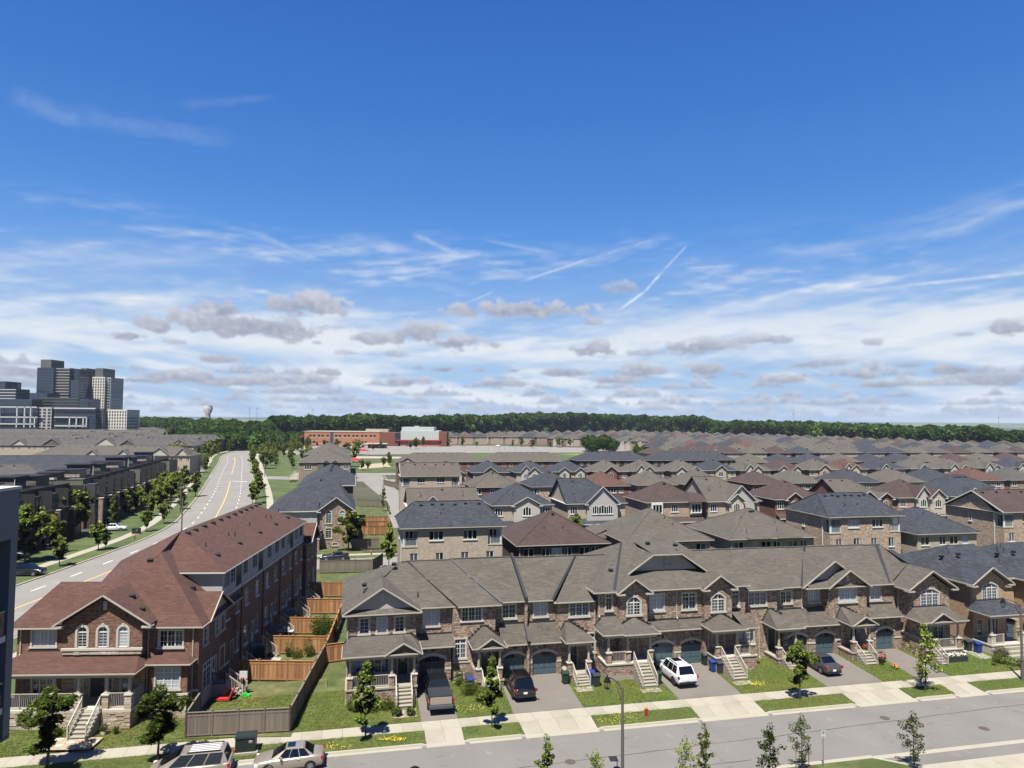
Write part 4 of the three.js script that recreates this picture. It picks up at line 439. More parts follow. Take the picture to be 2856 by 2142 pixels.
// ---------- ground, street, pavements ----------
structure(F0, 'ground', M.earth, (g) => g.poly([[-3500, -0.06, -400], [3500, -0.06, -400], [3500, -0.06, 6000], [-3500, -0.06, 6000]]));
structure(FR, 'street', M.asphalt, (g) => g.poly([[-70, 0, -12.05], [120, 0, -12.05], [120, 0, -3.72], [-70, 0, -3.72]]));
const DRV = [[-7.45, -4.55, -7.4, -4.6], [0.0, 6.0, 0.25, 6.15], [14.6, 20.55, 14.8, 20.7], [29.1, 35.0, 29.3, 35.2], [38.7, 42.3, 39.4, 42.6]];
const APR = [[-7.45, -4.6, -7.38, -4.5], [0.05, 5.9, 0.08, 6.05], [14.6, 20.5, 14.82, 20.75], [29.05, 34.9, 29.35, 35.15], [39.2, 42.3, 39.7, 42.55], [51.0, 57.0, 51.3, 56.8]];
structure(FR, 'front_lawn', M.lawn, (g) => { for (let s = -16.5; s < 75; s += 3) for (let d = 0; d < 8; d += 2) g.poly([[s, gh(d) - 0.02, d], [s + 3, gh(d) - 0.02, d], [s + 3, gh(d + 2) - 0.02, d + 2], [s, gh(d + 2) - 0.02, d + 2]]); });
for (const [a, b, c, d] of DRV) structure(FR, 'driveway', M.asphaltDrive, (g) => { const n = 4; for (let i = 0; i < n; i++) { const t0 = i / n * 7.3, t1 = (i + 1) / n * 7.3, k0 = i / n, k1 = (i + 1) / n; g.poly([[mix(a, c, k0), gh(t0) + 0.012, t0], [mix(b, d, k0), gh(t0) + 0.012, t0], [mix(b, d, k1), gh(t1) + 0.012, t1], [mix(a, c, k1), gh(t1) + 0.012, t1]]); } });
{ const p = structure(FR, 'sidewalk', M.soil, (g) => g.poly([[-60, 0.05, -1.6], [90, 0.05, -1.6], [90, 0.05, 0], [-60, 0.05, 0]])); const mats = [M.concrete, M.concreteOld], g0 = new Geo(); g0.box(0.008, 1.492, -0.06, 0.05, 0.01, 1.59); const G = g0.geometry(); for (let i = 0; i < 90; i++) { const m = new THREE.Mesh(G, mats[(i * 7) % 5 < 3 ? 0 : 1]); m.name = 'paving_slab'; m.position.set(-60 + i * 1.5, 0.052 + ((i * 13) % 5) * 0.0015, 1.6); p.add(m); } }
{ const grass = structure(FR, 'verge', M.lawn, (g) => { const gaps = APR.map((a) => [a[0], a[1], a[2], a[3]]); let s = -16.4; for (const [a, b, c, d] of [...gaps, [75, 76, 75, 76]]) { g.poly([[s, 0.09, -3.72], [a, 0.09, -3.72], [c, 0.105, -1.61], [s + (s > -16 ? 0.2 : 0), 0.105, -1.61]]); s = b; } g.poly([[-60, 0.09, -3.72], [-16.4, 0.09, -3.72], [-16.4, 0.105, -1.61], [-60, 0.105, -1.61]]); }); }
for (const [a, b, c, d] of APR) { const n = Math.round((b - a) / 1.5), p = structure(FR, 'driveway_apron', M.soil, (g) => g.poly([[a, 0.02, -3.75], [b, 0.02, -3.75], [d, 0.09, -1.62], [c, 0.09, -1.62]])); for (let i = 0; i < n; i++) structure(FR, 'apron_slab', i % 2 ? M.concrete : M.concreteOld, (g) => { const e = 0.008, x0 = mix(a, b, i / n) + e, x1 = mix(a, b, (i + 1) / n) - e, y0 = mix(c, d, i / n) + e, y1 = mix(c, d, (i + 1) / n) - e; g.poly([[x0, 0.035, -3.74], [x1, 0.035, -3.74], [y1, 0.112, -1.62], [y0, 0.112, -1.62]]); }, p); }
structure(FR, 'kerb', M.concrete, (g) => { let s = -60; const seg = (a, b, h) => { g.poly([[a, h, -3.9], [b, h, -3.9], [b, h, -3.71], [a, h, -3.71]]); g.poly([[a, -0.02, -3.95], [b, -0.02, -3.95], [b, h, -3.9], [a, h, -3.9]]); g.poly([[a, 0.006, -4.3], [b, 0.006, -4.3], [b, 0.004, -3.94], [a, 0.004, -3.94]]); }; for (const [a, b] of [...APR, [90, 91]]) { seg(s, a - 0.35, 0.12); g.poly([[a - 0.35, 0.12, -3.9], [a, 0.035, -3.9], [a, 0.035, -3.71], [a - 0.35, 0.12, -3.71]]); g.poly([[a - 0.35, -0.02, -3.95], [a, -0.02, -3.95], [a, 0.035, -3.9], [a - 0.35, 0.12, -3.9]]); seg(a, b, 0.035); g.poly([[b + 0.35, 0.12, -3.9], [b, 0.035, -3.9], [b, 0.035, -3.71], [b + 0.35, 0.12, -3.71]]); g.poly([[b + 0.35, -0.02, -3.95], [b, -0.02, -3.95], [b, 0.035, -3.9], [b + 0.35, 0.12, -3.9]]); s = b + 0.35; } });
// the near side: flush kerb, lay-by, island of grass, pavement
structure(FR, 'near_kerb', M.concrete, (g) => { g.box(-60, 23.6, -0.02, 0.12, -12.45, -12.05); g.box(23.6, 90, -0.02, 0.012, -12.5, -12.0); });
structure(FR, 'layby', M.asphalt, (g) => g.poly([[23.8, 0.002, -12.5], [90, 0.002, -12.5], [90, 0.002, -14.05], [25.9, 0.002, -14.05]]));
structure(FR, 'near_kerb', M.concrete, (g) => { g.box(25.6, 90, -0.02, 0.12, -14.25, -14.05); g.slab([[23.4, -12.44], [23.7, -12.44], [25.9, -14.05], [25.6, -14.24]], -0.02, 0.12); });
structure(FR, 'near_sidewalk', M.concrete, (g) => { for (let i = 0; i < 44; i++) g.box(25.7 + i * 1.5 + 0.008, 27.2 + i * 1.5 - 0.008, -0.02, 0.125, -16.2, -14.26); });
structure(FR, 'near_verge', M.lawn, (g) => g.poly([[-60, 0.11, -22], [25.6, 0.11, -22], [25.6, 0.11, -14.3], [23.5, 0.11, -12.46], [-60, 0.11, -12.46]]));
structure(FR, 'manhole_cover', M.bark, (g) => { for (const [s, d] of [[35.75, -9.85], [29.45, -6.6], [2.2, -8.4]]) g.cyl(s, d, 0.002, 0.012, 0.38, 0.38, 18); });
structure(FR, 'backyard_grass', M.lawn, (g) => g.poly([[-16.5, 0.32, 8], [90, 0.32, 8], [90, 0.1, 50], [-16.5, 0.1, 50]]));

// black strips paint in wire shadows along with sealed cracks across the carriageway
[[[-16, -9.5], [-4, -8.6], [9, -8.1], [22, -7.6], [36, -6.9], [52, -6.2]], [[-2, -11.6], [6, -10.9], [15, -10.7]], [[40, -11.4], [41.6, -9.2], [41.2, -6.8], [42.2, -4.4]], [[12.5, -11.9], [12.9, -9.4], [12.2, -6.6], [12.8, -4.4]]].forEach((p) => structure(FR, 'crack_and_wire_shadow', M.black, (g) => { const r = rng(p.length * 7 + Math.round(p[0][0])); for (let i = 0; i < p.length - 1; i++) { let a = p[i]; for (let k = 1; k <= 8; k++) { const b = [mix(p[i][0], p[i + 1][0], k / 8) + (r() - 0.5) * 0.15, mix(p[i][1], p[i + 1][1], k / 8) + (r() - 0.5) * 0.15], w = 0.016 + r() * 0.014; g.poly([[a[0], 0.006, a[1] - w], [b[0], 0.006, b[1] - w], [b[0] + 0.01, 0.006, b[1] + w], [a[0] + 0.01, 0.006, a[1] + w]]); a = b; } } }));

// ---------- the brown-roofed block on the left ----------
const SW = 0.2; // right wall
{
  const T = new Thing(FL, [-6.8, 0.3, 0], 'corner_townhouse', 'brown brick corner house with three arched windows under a gable and a stone railed porch', 'house'), br = M.brickBrown, rf = M.roofRed, f0 = face.front(0), fb = face.front(-0.8), up = [], lo = [];
  win(T, f0, up, -12.75, -10.95, 5.7, 6.95, { cols: 3, rows: 3, blind: true }); wall(T, f0, rect(-13.9, -9.9, 4.6, 7.2), up, br);
  const rw = []; win(T, f0, rw, -2.9, -1.1, 5.55, 6.85, { cols: 3, rows: 3 }); wall(T, f0, rect(-3.95, SW, 0.2, 7.2), rw, br);
  const ga = []; for (const a of [-8.85, -7.28, -5.72]) win(T, fb, ga, a, a + 0.7, 5.85, 7.45, { cols: 1, rows: 5, rise: 0.35, split: 0.72, sill: false, trim: 0.17, key: 1 });
  wall(T, fb, [[-9.95, 5.2], [-3.9, 5.2], [-3.9, 7.7], [-6.92, 9.75], [-9.95, 7.7]], ga, br); T.part('wall', br, (g) => { g.poly([[-9.95, 5.2, -0.8], [-9.95, 7.7, -0.8], [-9.95, 7.7, 0.5], [-9.95, 5.2, 0.5]]); }); T.part('wall', br, (g) => g.poly([[-3.9, 5.2, -0.8], [-3.9, 7.7, -0.8], [-3.9, 7.7, 0.5], [-3.9, 5.2, 0.5]]));
  T.part('sill_course', M.precast, (g) => g.box(-10.02, -3.82, 5.62, 5.8, -0.95, -0.78));
  { const B = T.sub('stone_band'), r = rng(4); let s = -9.95; while (s < -3.95) { const w = Math.min(rr(0.4, 0.9, r), -3.9 - s); T.part('stone', pick([M.paver, M.stonePale, M.trimTan], r), (g) => g.box(s + 0.01, s + w - 0.01, 5.3 + rr(0, 0.03, r), 5.6, -0.87 - rr(0, 0.04, r), -0.8), B); s += w; } }
  frontGable(T, rf, -10.45, -3.1, 7.72, 10.05, -1.35, 6.5, { faceMat: null, faceD: 0.55, vent: false }); T.part('gable_vent', M.precast, (g) => g.box(-6.94, -6.66, 8.75, 9.4, -0.87, -0.78)); T.part('gable_box', M.black, (g) => g.box(-5.2, -5.05, 8.2, 8.4, -0.9, -0.79));
  // lower front under the porch
  win(T, f0, lo, -12.6, -11.0, 1.95, 3.5, { cols: 3, rows: 4 }); win(T, f0, lo, -9.25, -8.75, 1.9, 3.5, { cols: 1, rows: 4 }); win(T, f0, lo, -5.75, -5.05, 1.9, 3.5, { cols: 1, rows: 4 }); win(T, f0, lo, -6.85, -6.5, 1.85, 3.5, { cols: 1, rows: 4, sill: false }); door(T, f0, lo, -8.15, -7.05, 1.72, 3.6, M.door, false);
  wall(T, f0, rect(-13.9, -10.36, 0.2, 4.7), [lo[0]], br, 'wall'); wall(T, f0, rect(-10.36, -3.95, 0.2, 4.7), lo.slice(1), M.stone, 'stone_wall');
  T.part('wall', br, (g) => g.poly([[-13.9, 0.2, 0], [-13.9, 7.2, 0], [-13.9, 7.2, 9], [-13.9, 0.2, 9]]));
  // bay window with its own little roof
  const by = []; win(T, fb, by, -2.75, -0.95, 2.55, 4.2, { cols: 3, rows: 4, split: 0.76 }); wall(T, fb, rect(-3.24, -0.32, 2.2, 4.6), by, br, 'bay_wall'); for (const s of [-3.24, -0.32]) T.part('bay_wall', br, (g) => g.poly([[s, 2.2, -0.8], [s, 4.6, -0.8], [s, 4.6, 0], [s, 2.2, 0]]));
  T.part('bay_band', M.precast, (g) => { g.box(-3.32, -0.24, 2.06, 2.22, -0.9, 0); g.box(-0.24, SW + 0.06, 2.06, 2.22, -0.07, 0); });
  { const B = T.sub('bay_base'), r = rng(9); T.part('backing', M.stone, (g) => g.box(-3.24, -0.32, 0.1, 2.06, -0.8, 0), B); for (let h = 0.15; h < 2; h += 0.19) { let s = -3.24; while (s < -0.4) { const w = Math.min(rr(0.3, 0.75, r), -0.32 - s); T.part('stone', pick([M.paver, M.stonePale, M.trimTan, M.paver], r), (g) => g.box(s + 0.012, s + w - 0.012, h, h + 0.175, -0.83 - rr(0, 0.05, r), -0.79), B); s += w; } } }
  T.part('bay_roof', rf, (g) => { g.poly([[-3.6, 4.62, -1.25], [0.05, 4.62, -1.25], [-0.75, 5.15, 0], [-2.95, 5.15, 0]]); g.poly([[-3.6, 4.62, 0], [-3.6, 4.62, -1.25], [-2.95, 5.15, 0]]); g.poly([[0.05, 4.62, -1.25], [0.05, 4.62, 0], [-0.75, 5.15, 0]]); }); eaves(T, [[-3.6, 4.62, -1.25], [0.05, 4.62, -1.25], [0.05, 4.62, 0], [-3.6, 4.62, 0]], M.trimTan, [2]);
  // porch
  const fl = 1.72, dP = -2.5; T.part('porch_core', M.stone, (g) => g.box(-14.2, -3.86, 0.05, 1.55, dP + 0.06, 0)); T.part('porch_floor', M.precast, (g) => { g.box(-14.3, -7.5, 1.53, fl, dP - 0.04, -0.01); g.box(-7.5, -6.0, 1.53, fl, dP - 0.05, -0.01); g.box(-6.0, -3.78, 1.53, fl, dP - 0.04, -0.01); });
  { const B = T.sub('porch_base'), r = rng(6), mats = [M.paver, M.stonePale, M.trimTan, M.paver]; for (const [a, b] of [[-14.2, -7.5], [-6.0, -3.82]]) for (let h = 0.3; h < 1.45; h += 0.155) { let s = a; while (s < b - 0.05) { let w = rr(0.28, 0.85, r); if (b - s - w < 0.2) w = b - s; const q = s; T.part('stone', pick(mats, r), (g) => g.box(q + 0.012, q + w - 0.012, h, h + 0.14, dP - rr(0.0, 0.06, r), dP + 0.07), B); s += w; } } T.part('footing', M.concreteOld, (g) => { g.box(-14.2, -7.5, 0.0, 0.3, dP + 0.01, 0); g.box(-6, -3.84, 0, 0.3, dP + 0.01, 0); }, B); }
  for (const s of [-9.65, -7.84, -5.75, -4.05]) { const w = 0.23, r = rng(Math.round(s * 100) + 2000), P = T.sub('pier'); for (let h = fl; h < fl + 1.0; h += 0.17) T.part('stone', pick([M.paver, M.stonePale, M.trimTan], r), (g) => g.box(s - w - rr(0, 0.03, r), s + w + rr(0, 0.03, r), h, h + 0.155, dP + 0.02 - rr(0, 0.03, r), dP + 0.48), P); T.part('core', M.stone, (g) => g.box(s - w + 0.03, s + w - 0.03, fl, fl + 1.05, dP + 0.05, dP + 0.45), P); T.part('pier_cap', M.precast, (g) => { g.box(s - w - 0.07, s + w + 0.07, fl + 1.03, fl + 1.13, dP - 0.07, dP + 0.55); g.box(s - w + 0.05, s + w - 0.05, fl + 1.13, fl + 1.22, dP + 0.05, dP + 0.43); }, P); T.part('column', M.trimTan, (g) => g.cyl(s, dP + 0.25, fl + 1.2, 4.4, 0.14, 0.12, 12, false), P); }
  for (const [a, b] of [[-14.2, -12.1], [-12.1, -9.95], [-9.4, -8.1], [-5.5, -4.3]]) railing(T, T.g, [a, fl, dP + 0.2], [b, fl, dP + 0.2], 0, 1.15); railing(T, T.g, [-3.95, fl, dP + 0.5], [-3.95, fl, -0.1], 0, 1.15);
  stepFlight(T, -7.45, -6.05, fl, 0.28, dP - 0.05, 7);
  porchRoof(T, rf, -15.2, -3.35, 4.55, -2.95, -0.02, -13.0, -4.4, 5.35, { left: false }); T.part('house_number', M.precast, (g) => g.box(-13.4, -13.1, 3.35, 3.5, -0.04, 0));
  // roofs
  T.part('roof', rf, (g) => { g.poly([[-14.4, 7.3, -0.5], [-9, 7.3, -0.5], [-7.8, 10.0, 3.4], [-12.6, 10.0, 3.4]]); g.poly([[-12.6, 10.0, 3.4], [-7.8, 10.0, 3.4], [-7.8, 7.3, 7.6], [-14.4, 7.3, 7.6]]); g.poly([[-14.4, 7.3, -0.5], [-12.6, 10.0, 3.4], [-14.4, 7.3, 8.5]]); });
  T.part('roof', rf, (g) => { const A = [-5.3, 12.05, 5.4], e = 7.3; g.poly([[-11.2, e, -0.5], [0.65, e, -0.5], A]); g.poly([[-11.2, e, -0.5], A, [-5.3, 12.05, 9], [-11.2, e, 9]]); g.poly([[0.65, e, -0.5], [0.65, e, 9.2], [-5.3, 12.05, 9.2], A]); });
  eaves(T, [[-14.45, 7.28, -0.52], [0.68, 7.28, -0.52], [0.68, 7.28, 9.2], [-14.45, 7.28, 9.2]], M.trimTan, [2]);
  T.part('side_gable_roof', rf, (g) => { const a = 1.0, b = 6.6, m = 3.6, ap = 9.1; g.poly([[0.75, 7.3, a], [0.75, ap, m], [-3.5, ap, m], [-3.5, 7.3, a]]); g.poly([[0.75, ap, m], [0.75, 7.3, b], [-3.5, 7.3, b], [-3.5, ap, m]]); }); T.part('barge_board', M.trimTan, (g) => { g.beam([0.75, 7.2, 0.95], [0.75, 9.02, 3.6], 0.08, 0.18); g.beam([0.75, 7.2, 6.65], [0.75, 9.02, 3.6], 0.08, 0.18); }); T.part('gable_face', M.siding, (g) => g.poly([[SW + 0.1, 7.3, 1.2], [SW + 0.1, 7.3, 6.4], [SW + 0.1, 9.0, 3.6]]));
  vents(T, [[-5.6, 9.3, 1.0], [-4.4, 8.5, 0.1], [-1.9, 9.3, 3.8], [-5.9, 11.45, 4.7]]);
  const rs = [], fr = face.right(SW); win(T, fr, rs, 0.9, 1.8, 5.35, 6.6, { cols: 1 }); win(T, fr, rs, 3.6, 4.5, 5.35, 6.6, { cols: 1 }); win(T, fr, rs, 4.9, 5.8, 5.35, 6.6, { cols: 1 }); win(T, fr, rs, 1.0, 2.9, 1.75, 3.7, { cols: 2, split: 0.75, trim: 0.1 }); win(T, fr, rs, 4.8, 5.9, 2.2, 3.85, { cols: 1 }); door(T, fr, rs, 3.2, 4.0, 1.5, 3.6, M.white);
  wall(T, fr, rect(0, 9, 0.2, 7.2), rs, br); T.part('foundation', M.concreteOld, (g) => g.box(SW - 0.02, SW + 0.06, 0.1, 1.5, 0.02, 3.1)); downpipe(T, -0.25, 0, 0.6, 7.15); downpipe(T, -13.6, 0, 5.1, 7.15); downpipe(T, -3.75, 0, 0.6, 7.15);
  // stairs down to the yard
  T.part('landing', M.concreteOld, (g) => g.box(SW + 0.05, SW + 1.1, 0.2, 1.45, 3.0, 4.2)); { const P = T.sub('steps'); for (let i = 0; i < 5; i++) T.part('step', M.concrete, (g) => g.box(SW + 1.1 + i * 0.3, SW + 1.38 + i * 0.3, 1.2 - i * 0.22, 1.26 - i * 0.22, 3.05, 4.15), P); } for (const d of [3.05, 4.15]) { railing(T, T.g, [SW + 1.1, 1.45, d], [SW + 2.6, 0.35, d], 0, 0.95); } railing(T, T.g, [SW + 0.1, 1.45, 3.03], [SW + 1.1, 1.45, 3.03], 0, 0.95, M.darkMetal);
}
// the three-storey houses behind it, in one row under a long ridge
const segs = [[5.0, 10.35], [10.35, 17.2], [17.2, 23.7], [23.7, 29.5], [29.5, 34.6]];
segs.forEach(([a, b], i) => {
  const T = new Thing(FL, [-5, 0.3, (a + b) / 2], 'row_house', ['three storey brick row house with cream top storey, joined to the corner house', 'three storey brick row house with dark recessed balcony, second behind the corner house', 'three storey brick row house without balcony, third behind the corner house', 'three storey brick row house with cream top storey near the far end of its block', 'three storey brick row house with cream top storey, last before the gabled end'][i], 'house', 'row houses under the long brown roof'), fr = face.right(SW), hw = [], hb = [], rf = M.roofRed, m = (a + b) / 2;
  const w3 = [[[5.6, 6.6], [7.2, 8.1]], [[10.75, 11.7], [13.6, 14.6]], [[18.7, 19.7], [21.6, 22.6]], [[24.2, 25.1], [26.8, 27.7]], [[30.2, 31.1], [32.6, 33.5]]][i], rec = [[8.6, 10.2], [15.4, 17.0], null, [28.0, 29.3], null][i], h3 = 8.15, eh = 10.5;
  for (const [x, y] of w3) win(T, fr, hw, x, y, 8.95, 10.15, { cols: 1, rows: 3, trim: 0.05, trimMat: M.stuccoDark, sill: false });
  if (rec) { hw.push(rect(rec[0], rec[1], 8.25, 10.25)); T.part('recessed_balcony', M.stucco, (g) => { const L = rect(rec[0], rec[1], 8.25, 10.25); for (let k = 0; k < 4; k++) { const p = L[k], q = L[(k + 1) % 4]; g.poly([fr(...p), fr(...q), fr(q[0], q[1], 1.4), fr(p[0], p[1], 1.4)]); } g.poly(L.map(([x, y]) => fr(x, y, 1.4))); }); T.part('balcony_rail', M.darkMetal, (g) => { g.beam(fr(rec[0], 9.2, 0.05), fr(rec[1], 9.2, 0.05), 0.05, 0.05); for (let x = rec[0] + 0.1; x < rec[1]; x += 0.15) g.beam(fr(x, 8.3, 0.05), fr(x, 9.2, 0.05), 0.02, 0.02); }).userData.kind = 'stuff'; }
  wall(T, fr, rect(a, b, h3, eh - 0.1), hw, M.stucco, 'upper_wall'); T.part('trim_band', M.gutterWhite, (g) => g.box(SW - 0.02, SW + 0.07, h3 - 0.16, h3, a, b));
  for (const x of [a + 1.0, m + 0.9]) { win(T, fr, hb, x, x + 1.0, 5.9, 7.4, { cols: 1, rows: 3, trim: 0 }); } win(T, fr, hb, a + 0.9, a + 2.0, 2.1, 3.9, { cols: 1, rows: 3, trim: 0 }); win(T, fr, hb, m + 1.0, m + 1.9, 2.3, 4.0, { cols: 1, rows: 3, trim: 0 }); door(T, fr, hb, m - 0.2, m + 0.65, 1.5, 3.6, M.white);
  wall(T, fr, rect(a, b, 0.1, h3 - 0.16), hb, M.brickBrown); downpipe(T, 0, 0, 0, 0.01); T.g.remove(T.g.children[T.g.children.length - 1]); T.part('downpipe', M.black, (g) => g.box(SW, SW + 0.09, 0.5, h3, b - 0.15, b - 0.05));
  if (i === 0) { T.part('upper_wall', M.stucco, (g) => g.poly([[-4.6, h3 - 0.5, 5.0], [SW, h3 - 0.5, 5.0], [SW, eh - 0.1, 5.0], [-4.6, eh - 0.1, 5.0]])); }
  T.part('wall', M.brickBrown, (g) => { const q = i ? a : 9.7; g.poly([[-10.4, 0.1, q], [-10.4, eh - 0.1, q], [-10.4, eh - 0.1, b], [-10.4, 0.1, b]]); });
  const e0 = -10.8, e1 = SW + 0.35, r = -5.3, hr = 13.3; let aa = a, bb = b; if (i === 0) aa = 4.5;
  T.part('roof', rf, (g) => { if (i === 0) { g.poly([[r, eh, aa], [e1, eh, aa], [r, hr, aa + 5.2]]); g.poly([[e1, eh, aa], [e1, eh, bb], [r, hr, bb], [r, hr, aa + 5.2]]); g.poly([[e0, eh, 9.7], [e0, eh, bb], [r, hr, bb], [r, hr, 9.7]]); } else if (i === 4) { g.poly([[e1, eh, aa], [e1, eh, bb + 0.5], [r, hr, bb - 4], [r, hr, aa]]); g.poly([[e0, eh, aa], [e0, eh, bb + 0.5], [r, hr, bb - 4], [r, hr, aa]]); g.poly([[e0, eh, bb + 0.5], [e1, eh, bb + 0.5], [r, hr, bb - 4]]); } else { g.poly([[e1, eh, aa], [e1, eh, bb], [r, hr, bb], [r, hr, aa]]); g.poly([[e0, eh, aa], [e0, eh, bb], [r, hr, bb], [r, hr, aa]]); } });
  T.part('gutter', M.gutterWhite, (g) => { g.beam([e1, eh - 0.07, aa], [e1, eh - 0.07, bb], 0.1, 0.1); if (i === 0) g.beam([-4.6, eh - 0.07, aa], [e1, eh - 0.07, aa], 0.1, 0.1); g.poly([[SW - 0.2, eh - 0.12, aa], [e1, eh - 0.12, aa], [e1, eh - 0.12, bb], [SW - 0.2, eh - 0.12, bb]]); });
  if (i === 0) T.part('roof', rf, (g) => { g.poly([[-5.3, 12.05, 5.4], [-5.3, 13.3, 9.7], [-10.8, 10.5, 9.7]]); g.poly([[-5.3, 12.05, 5.4], [-10.8, 10.5, 9.7], [-11.2, 7.3, 2.0]]); g.poly([[-5.3, 10.3, 4.5], [-5.3, 13.3, 9.7], [-5.32, 12.05, 5.4]]); g.poly([[-5.3, 13.3, 9.7], [-5.3, 12.05, 5.4], [-5.3, 12.05, 9.7]]); g.poly([[-5.3, 10.4, 4.45], [-5.3, 12.1, 5.38], [-7.4, 10.5, 5.0]]); }); if (i === 0) T.part('soffit', M.gutterWhite, (g) => g.poly([[-4.8, eh - 0.12, 4.5], [e1, eh - 0.12, 4.5], [e1, eh - 0.12, 5.2], [-4.8, eh - 0.12, 5.2]]));
  const sl = (hr - eh) / (e1 - r), v = [], n = i === 0 ? 1 : 3; for (let k = 0; k < n; k++) v.push([-4.7, hr - 0.6 * sl, mix(a, b, (k + 0.5) / n) + (i === 0 ? 2 : 0)]); vents(T, v); vents(T, [[-1.2, eh + 1.75 * sl - 0.02, m]]); pipeVent(T, -2.6, eh + 3.1 * sl, m + 0.8); if (i % 2) pipeVent(T, -2.2, eh + 2.75 * sl, m + 1.5);
  // back door stair with railing
  T.part('landing', M.concreteOld, (g) => g.box(SW + 0.05, SW + 1.2, 0.1, 1.4, m - 0.4, m + 0.9)); { const P = T.sub('steps'); for (let k = 0; k < 5; k++) T.part('step', M.concrete, (g) => g.box(SW + 1.2 + k * 0.28, SW + 1.46 + k * 0.28, 1.15 - k * 0.22, 1.21 - k * 0.22, m - 0.35, m + 0.85), P); } for (const d of [m - 0.35, m + 0.85]) railing(T, T.g, [SW + 1.2, 1.4, d], [SW + 2.6, 0.3, d], 0, 0.95);
});
{ const T = new Thing(FL, [-4, 0.3, 37.5], 'end_house', 'two storey end house with a side gable closing the brown roofed block', 'house'), fr = face.right(SW + 0.4), h = []; for (const x of [35.4, 37.5, 39.4]) win(T, fr, h, x, x + 0.9, 5.4, 6.9, { cols: 1, trim: 0 }); win(T, fr, h, 36, 37, 2, 3.8, { cols: 1, trim: 0 }); win(T, fr, h, 38.6, 39.6, 2, 3.8, { cols: 1, trim: 0 }); wall(T, fr, rect(34.6, 41, 0.1, 7.7), h, M.brickBrown);
  T.part('wall', M.brickBrown, (g) => { g.poly([[-10.4, 0.1, 41], [SW + 0.4, 0.1, 41], [SW + 0.4, 7.7, 41], [-10.4, 7.7, 41]]); g.poly([[-10.4, 0.1, 34.7], [SW + 0.4, 0.1, 34.7], [SW + 0.4, 7.7, 34.7], [-10.4, 7.7, 34.7]]); });
  hip(T, M.roofRed, -10.4, SW + 0.4, 34.7, 41, 7.75, 0.75); T.part('side_gable_roof', M.roofRed, (g) => { g.poly([[1.2, 7.8, 35.2], [1.2, 9.9, 37.8], [-4, 9.9, 37.8], [-4, 7.8, 35.2]]); g.poly([[1.2, 9.9, 37.8], [1.2, 7.8, 40.4], [-4, 7.8, 40.4], [-4, 9.9, 37.8]]); }); T.part('gable_face', M.siding, (g) => g.poly([[SW + 0.45, 7.8, 35.4], [SW + 0.45, 7.8, 40.2], [SW + 0.45, 9.8, 37.8]])); T.part('barge_board', M.gutter, (g) => { g.beam([1.2, 7.7, 35.15], [1.2, 9.82, 37.8], 0.08, 0.18); g.beam([1.2, 7.7, 40.45], [1.2, 9.82, 37.8], 0.08, 0.18); }); }

// ---------- fences ----------
const boardG = {}, boardGeo = (w, h) => boardG[`${w}_${h}`] ??= (() => { const g = new Geo(); g.box(-w / 2, w / 2, 0, h, -0.012, 0.012); return g.geometry(); })();
function fence(F, a, b, label, mats, { h = 1.75, w = 0.145, panel = 2.4, base = [0.2, 0.2], cap = true, group = 'garden fences behind the left block' } = {}) {
  const T = new Thing(F, [a[0], base[0], a[1]], 'board_fence', label, 'fence', group), dx = b[0] - a[0], dd = b[1] - a[1], L = Math.hypot(dx, dd), nP = Math.max(1, Math.round(L / panel)), ang = Math.atan2(dd, dx), yb = (t) => mix(base[0], base[1], t), P = (t) => [a[0] + dx * t, a[1] + dd * t];
  for (let i = 0; i <= nP; i++) { const [s, d] = P(i / nP), y = yb(i / nP); T.part('post', mats[1], (g) => { g.box(s - 0.055, s + 0.055, y - 0.1, y + h + 0.14, d - 0.055, d + 0.055); g.box(s - 0.075, s + 0.075, y + h + 0.14, y + h + 0.18, d - 0.075, d + 0.075); }); }
  for (let i = 0; i < nP; i++) { const p = P(i / nP), q = P((i + 1) / nP), y0 = yb(i / nP), y1 = yb((i + 1) / nP), ym = (y0 + y1) / 2; for (const k of [h + 0.02, h - 0.24, 0.12]) T.part('rail', mats[0], (g) => g.beam([p[0], ym + k, p[1]], [q[0], ym + k, q[1]], k > h ? 0.14 : 0.07, k > h ? 0.04 : 0.09));
    const n = Math.round(L / nP / w); for (let k = 0; k < n; k++) { const t = (i + (k + 0.5) / n) / nP, [s, d] = P(t), m = new THREE.Mesh(boardGeo(w - 0.008, h - 0.03), pick(mats)); m.name = 'board'; m.position.set(s - a[0], ym - base[0] + 0.03, -(d - a[1]) + ((k % 2) ? 0.012 : -0.004)); m.rotation.y = ang; T.g.add(m); } }
  return T;
}
fence(FL, [0.9, -3.95], [8.35, -3.3], 'grey board fence facing the street beside the brick corner house', M.woodGrey, { panel: 1.9 });
fence(FL, [0.9, -3.95], [0.4, 0.1], 'short grey fence returning to the corner house wall', M.woodGrey, {});
fence(FL, [8.35, -3.3], [7.9, 12.2], 'long grey brown fence along the strip of grass beside the end townhouse', M.woodGrey, { base: [0.2, 0.3] });
fence(FL, [7.9, 12.2], [6.6, 28.5], 'brown fence continuing the long garden boundary behind the end townhouse', M.wood, { base: [0.3, 0.4] });
fence(FL, [SW + 0.3, 7.2], [8.0, 6.7], 'cedar fence across the gardens behind the red lounger yard', M.wood, { base: [0.3, 0.3] });
fence(FL, [SW + 0.3, 14.4], [7.6, 14.0], 'cedar fence with a covered barbecue and shrubs in front of it', M.wood, { base: [0.3, 0.3] });
fence(FL, [SW + 0.3, 20.8], [7.4, 20.4], 'cedar fence behind the white barbecue and round bush', M.wood, { base: [0.35, 0.35] });
fence(FL, [SW + 0.3, 28.6], [7.0, 28.5], 'cedar fence in front of the round trampoline', M.wood, { base: [0.35, 0.35] });
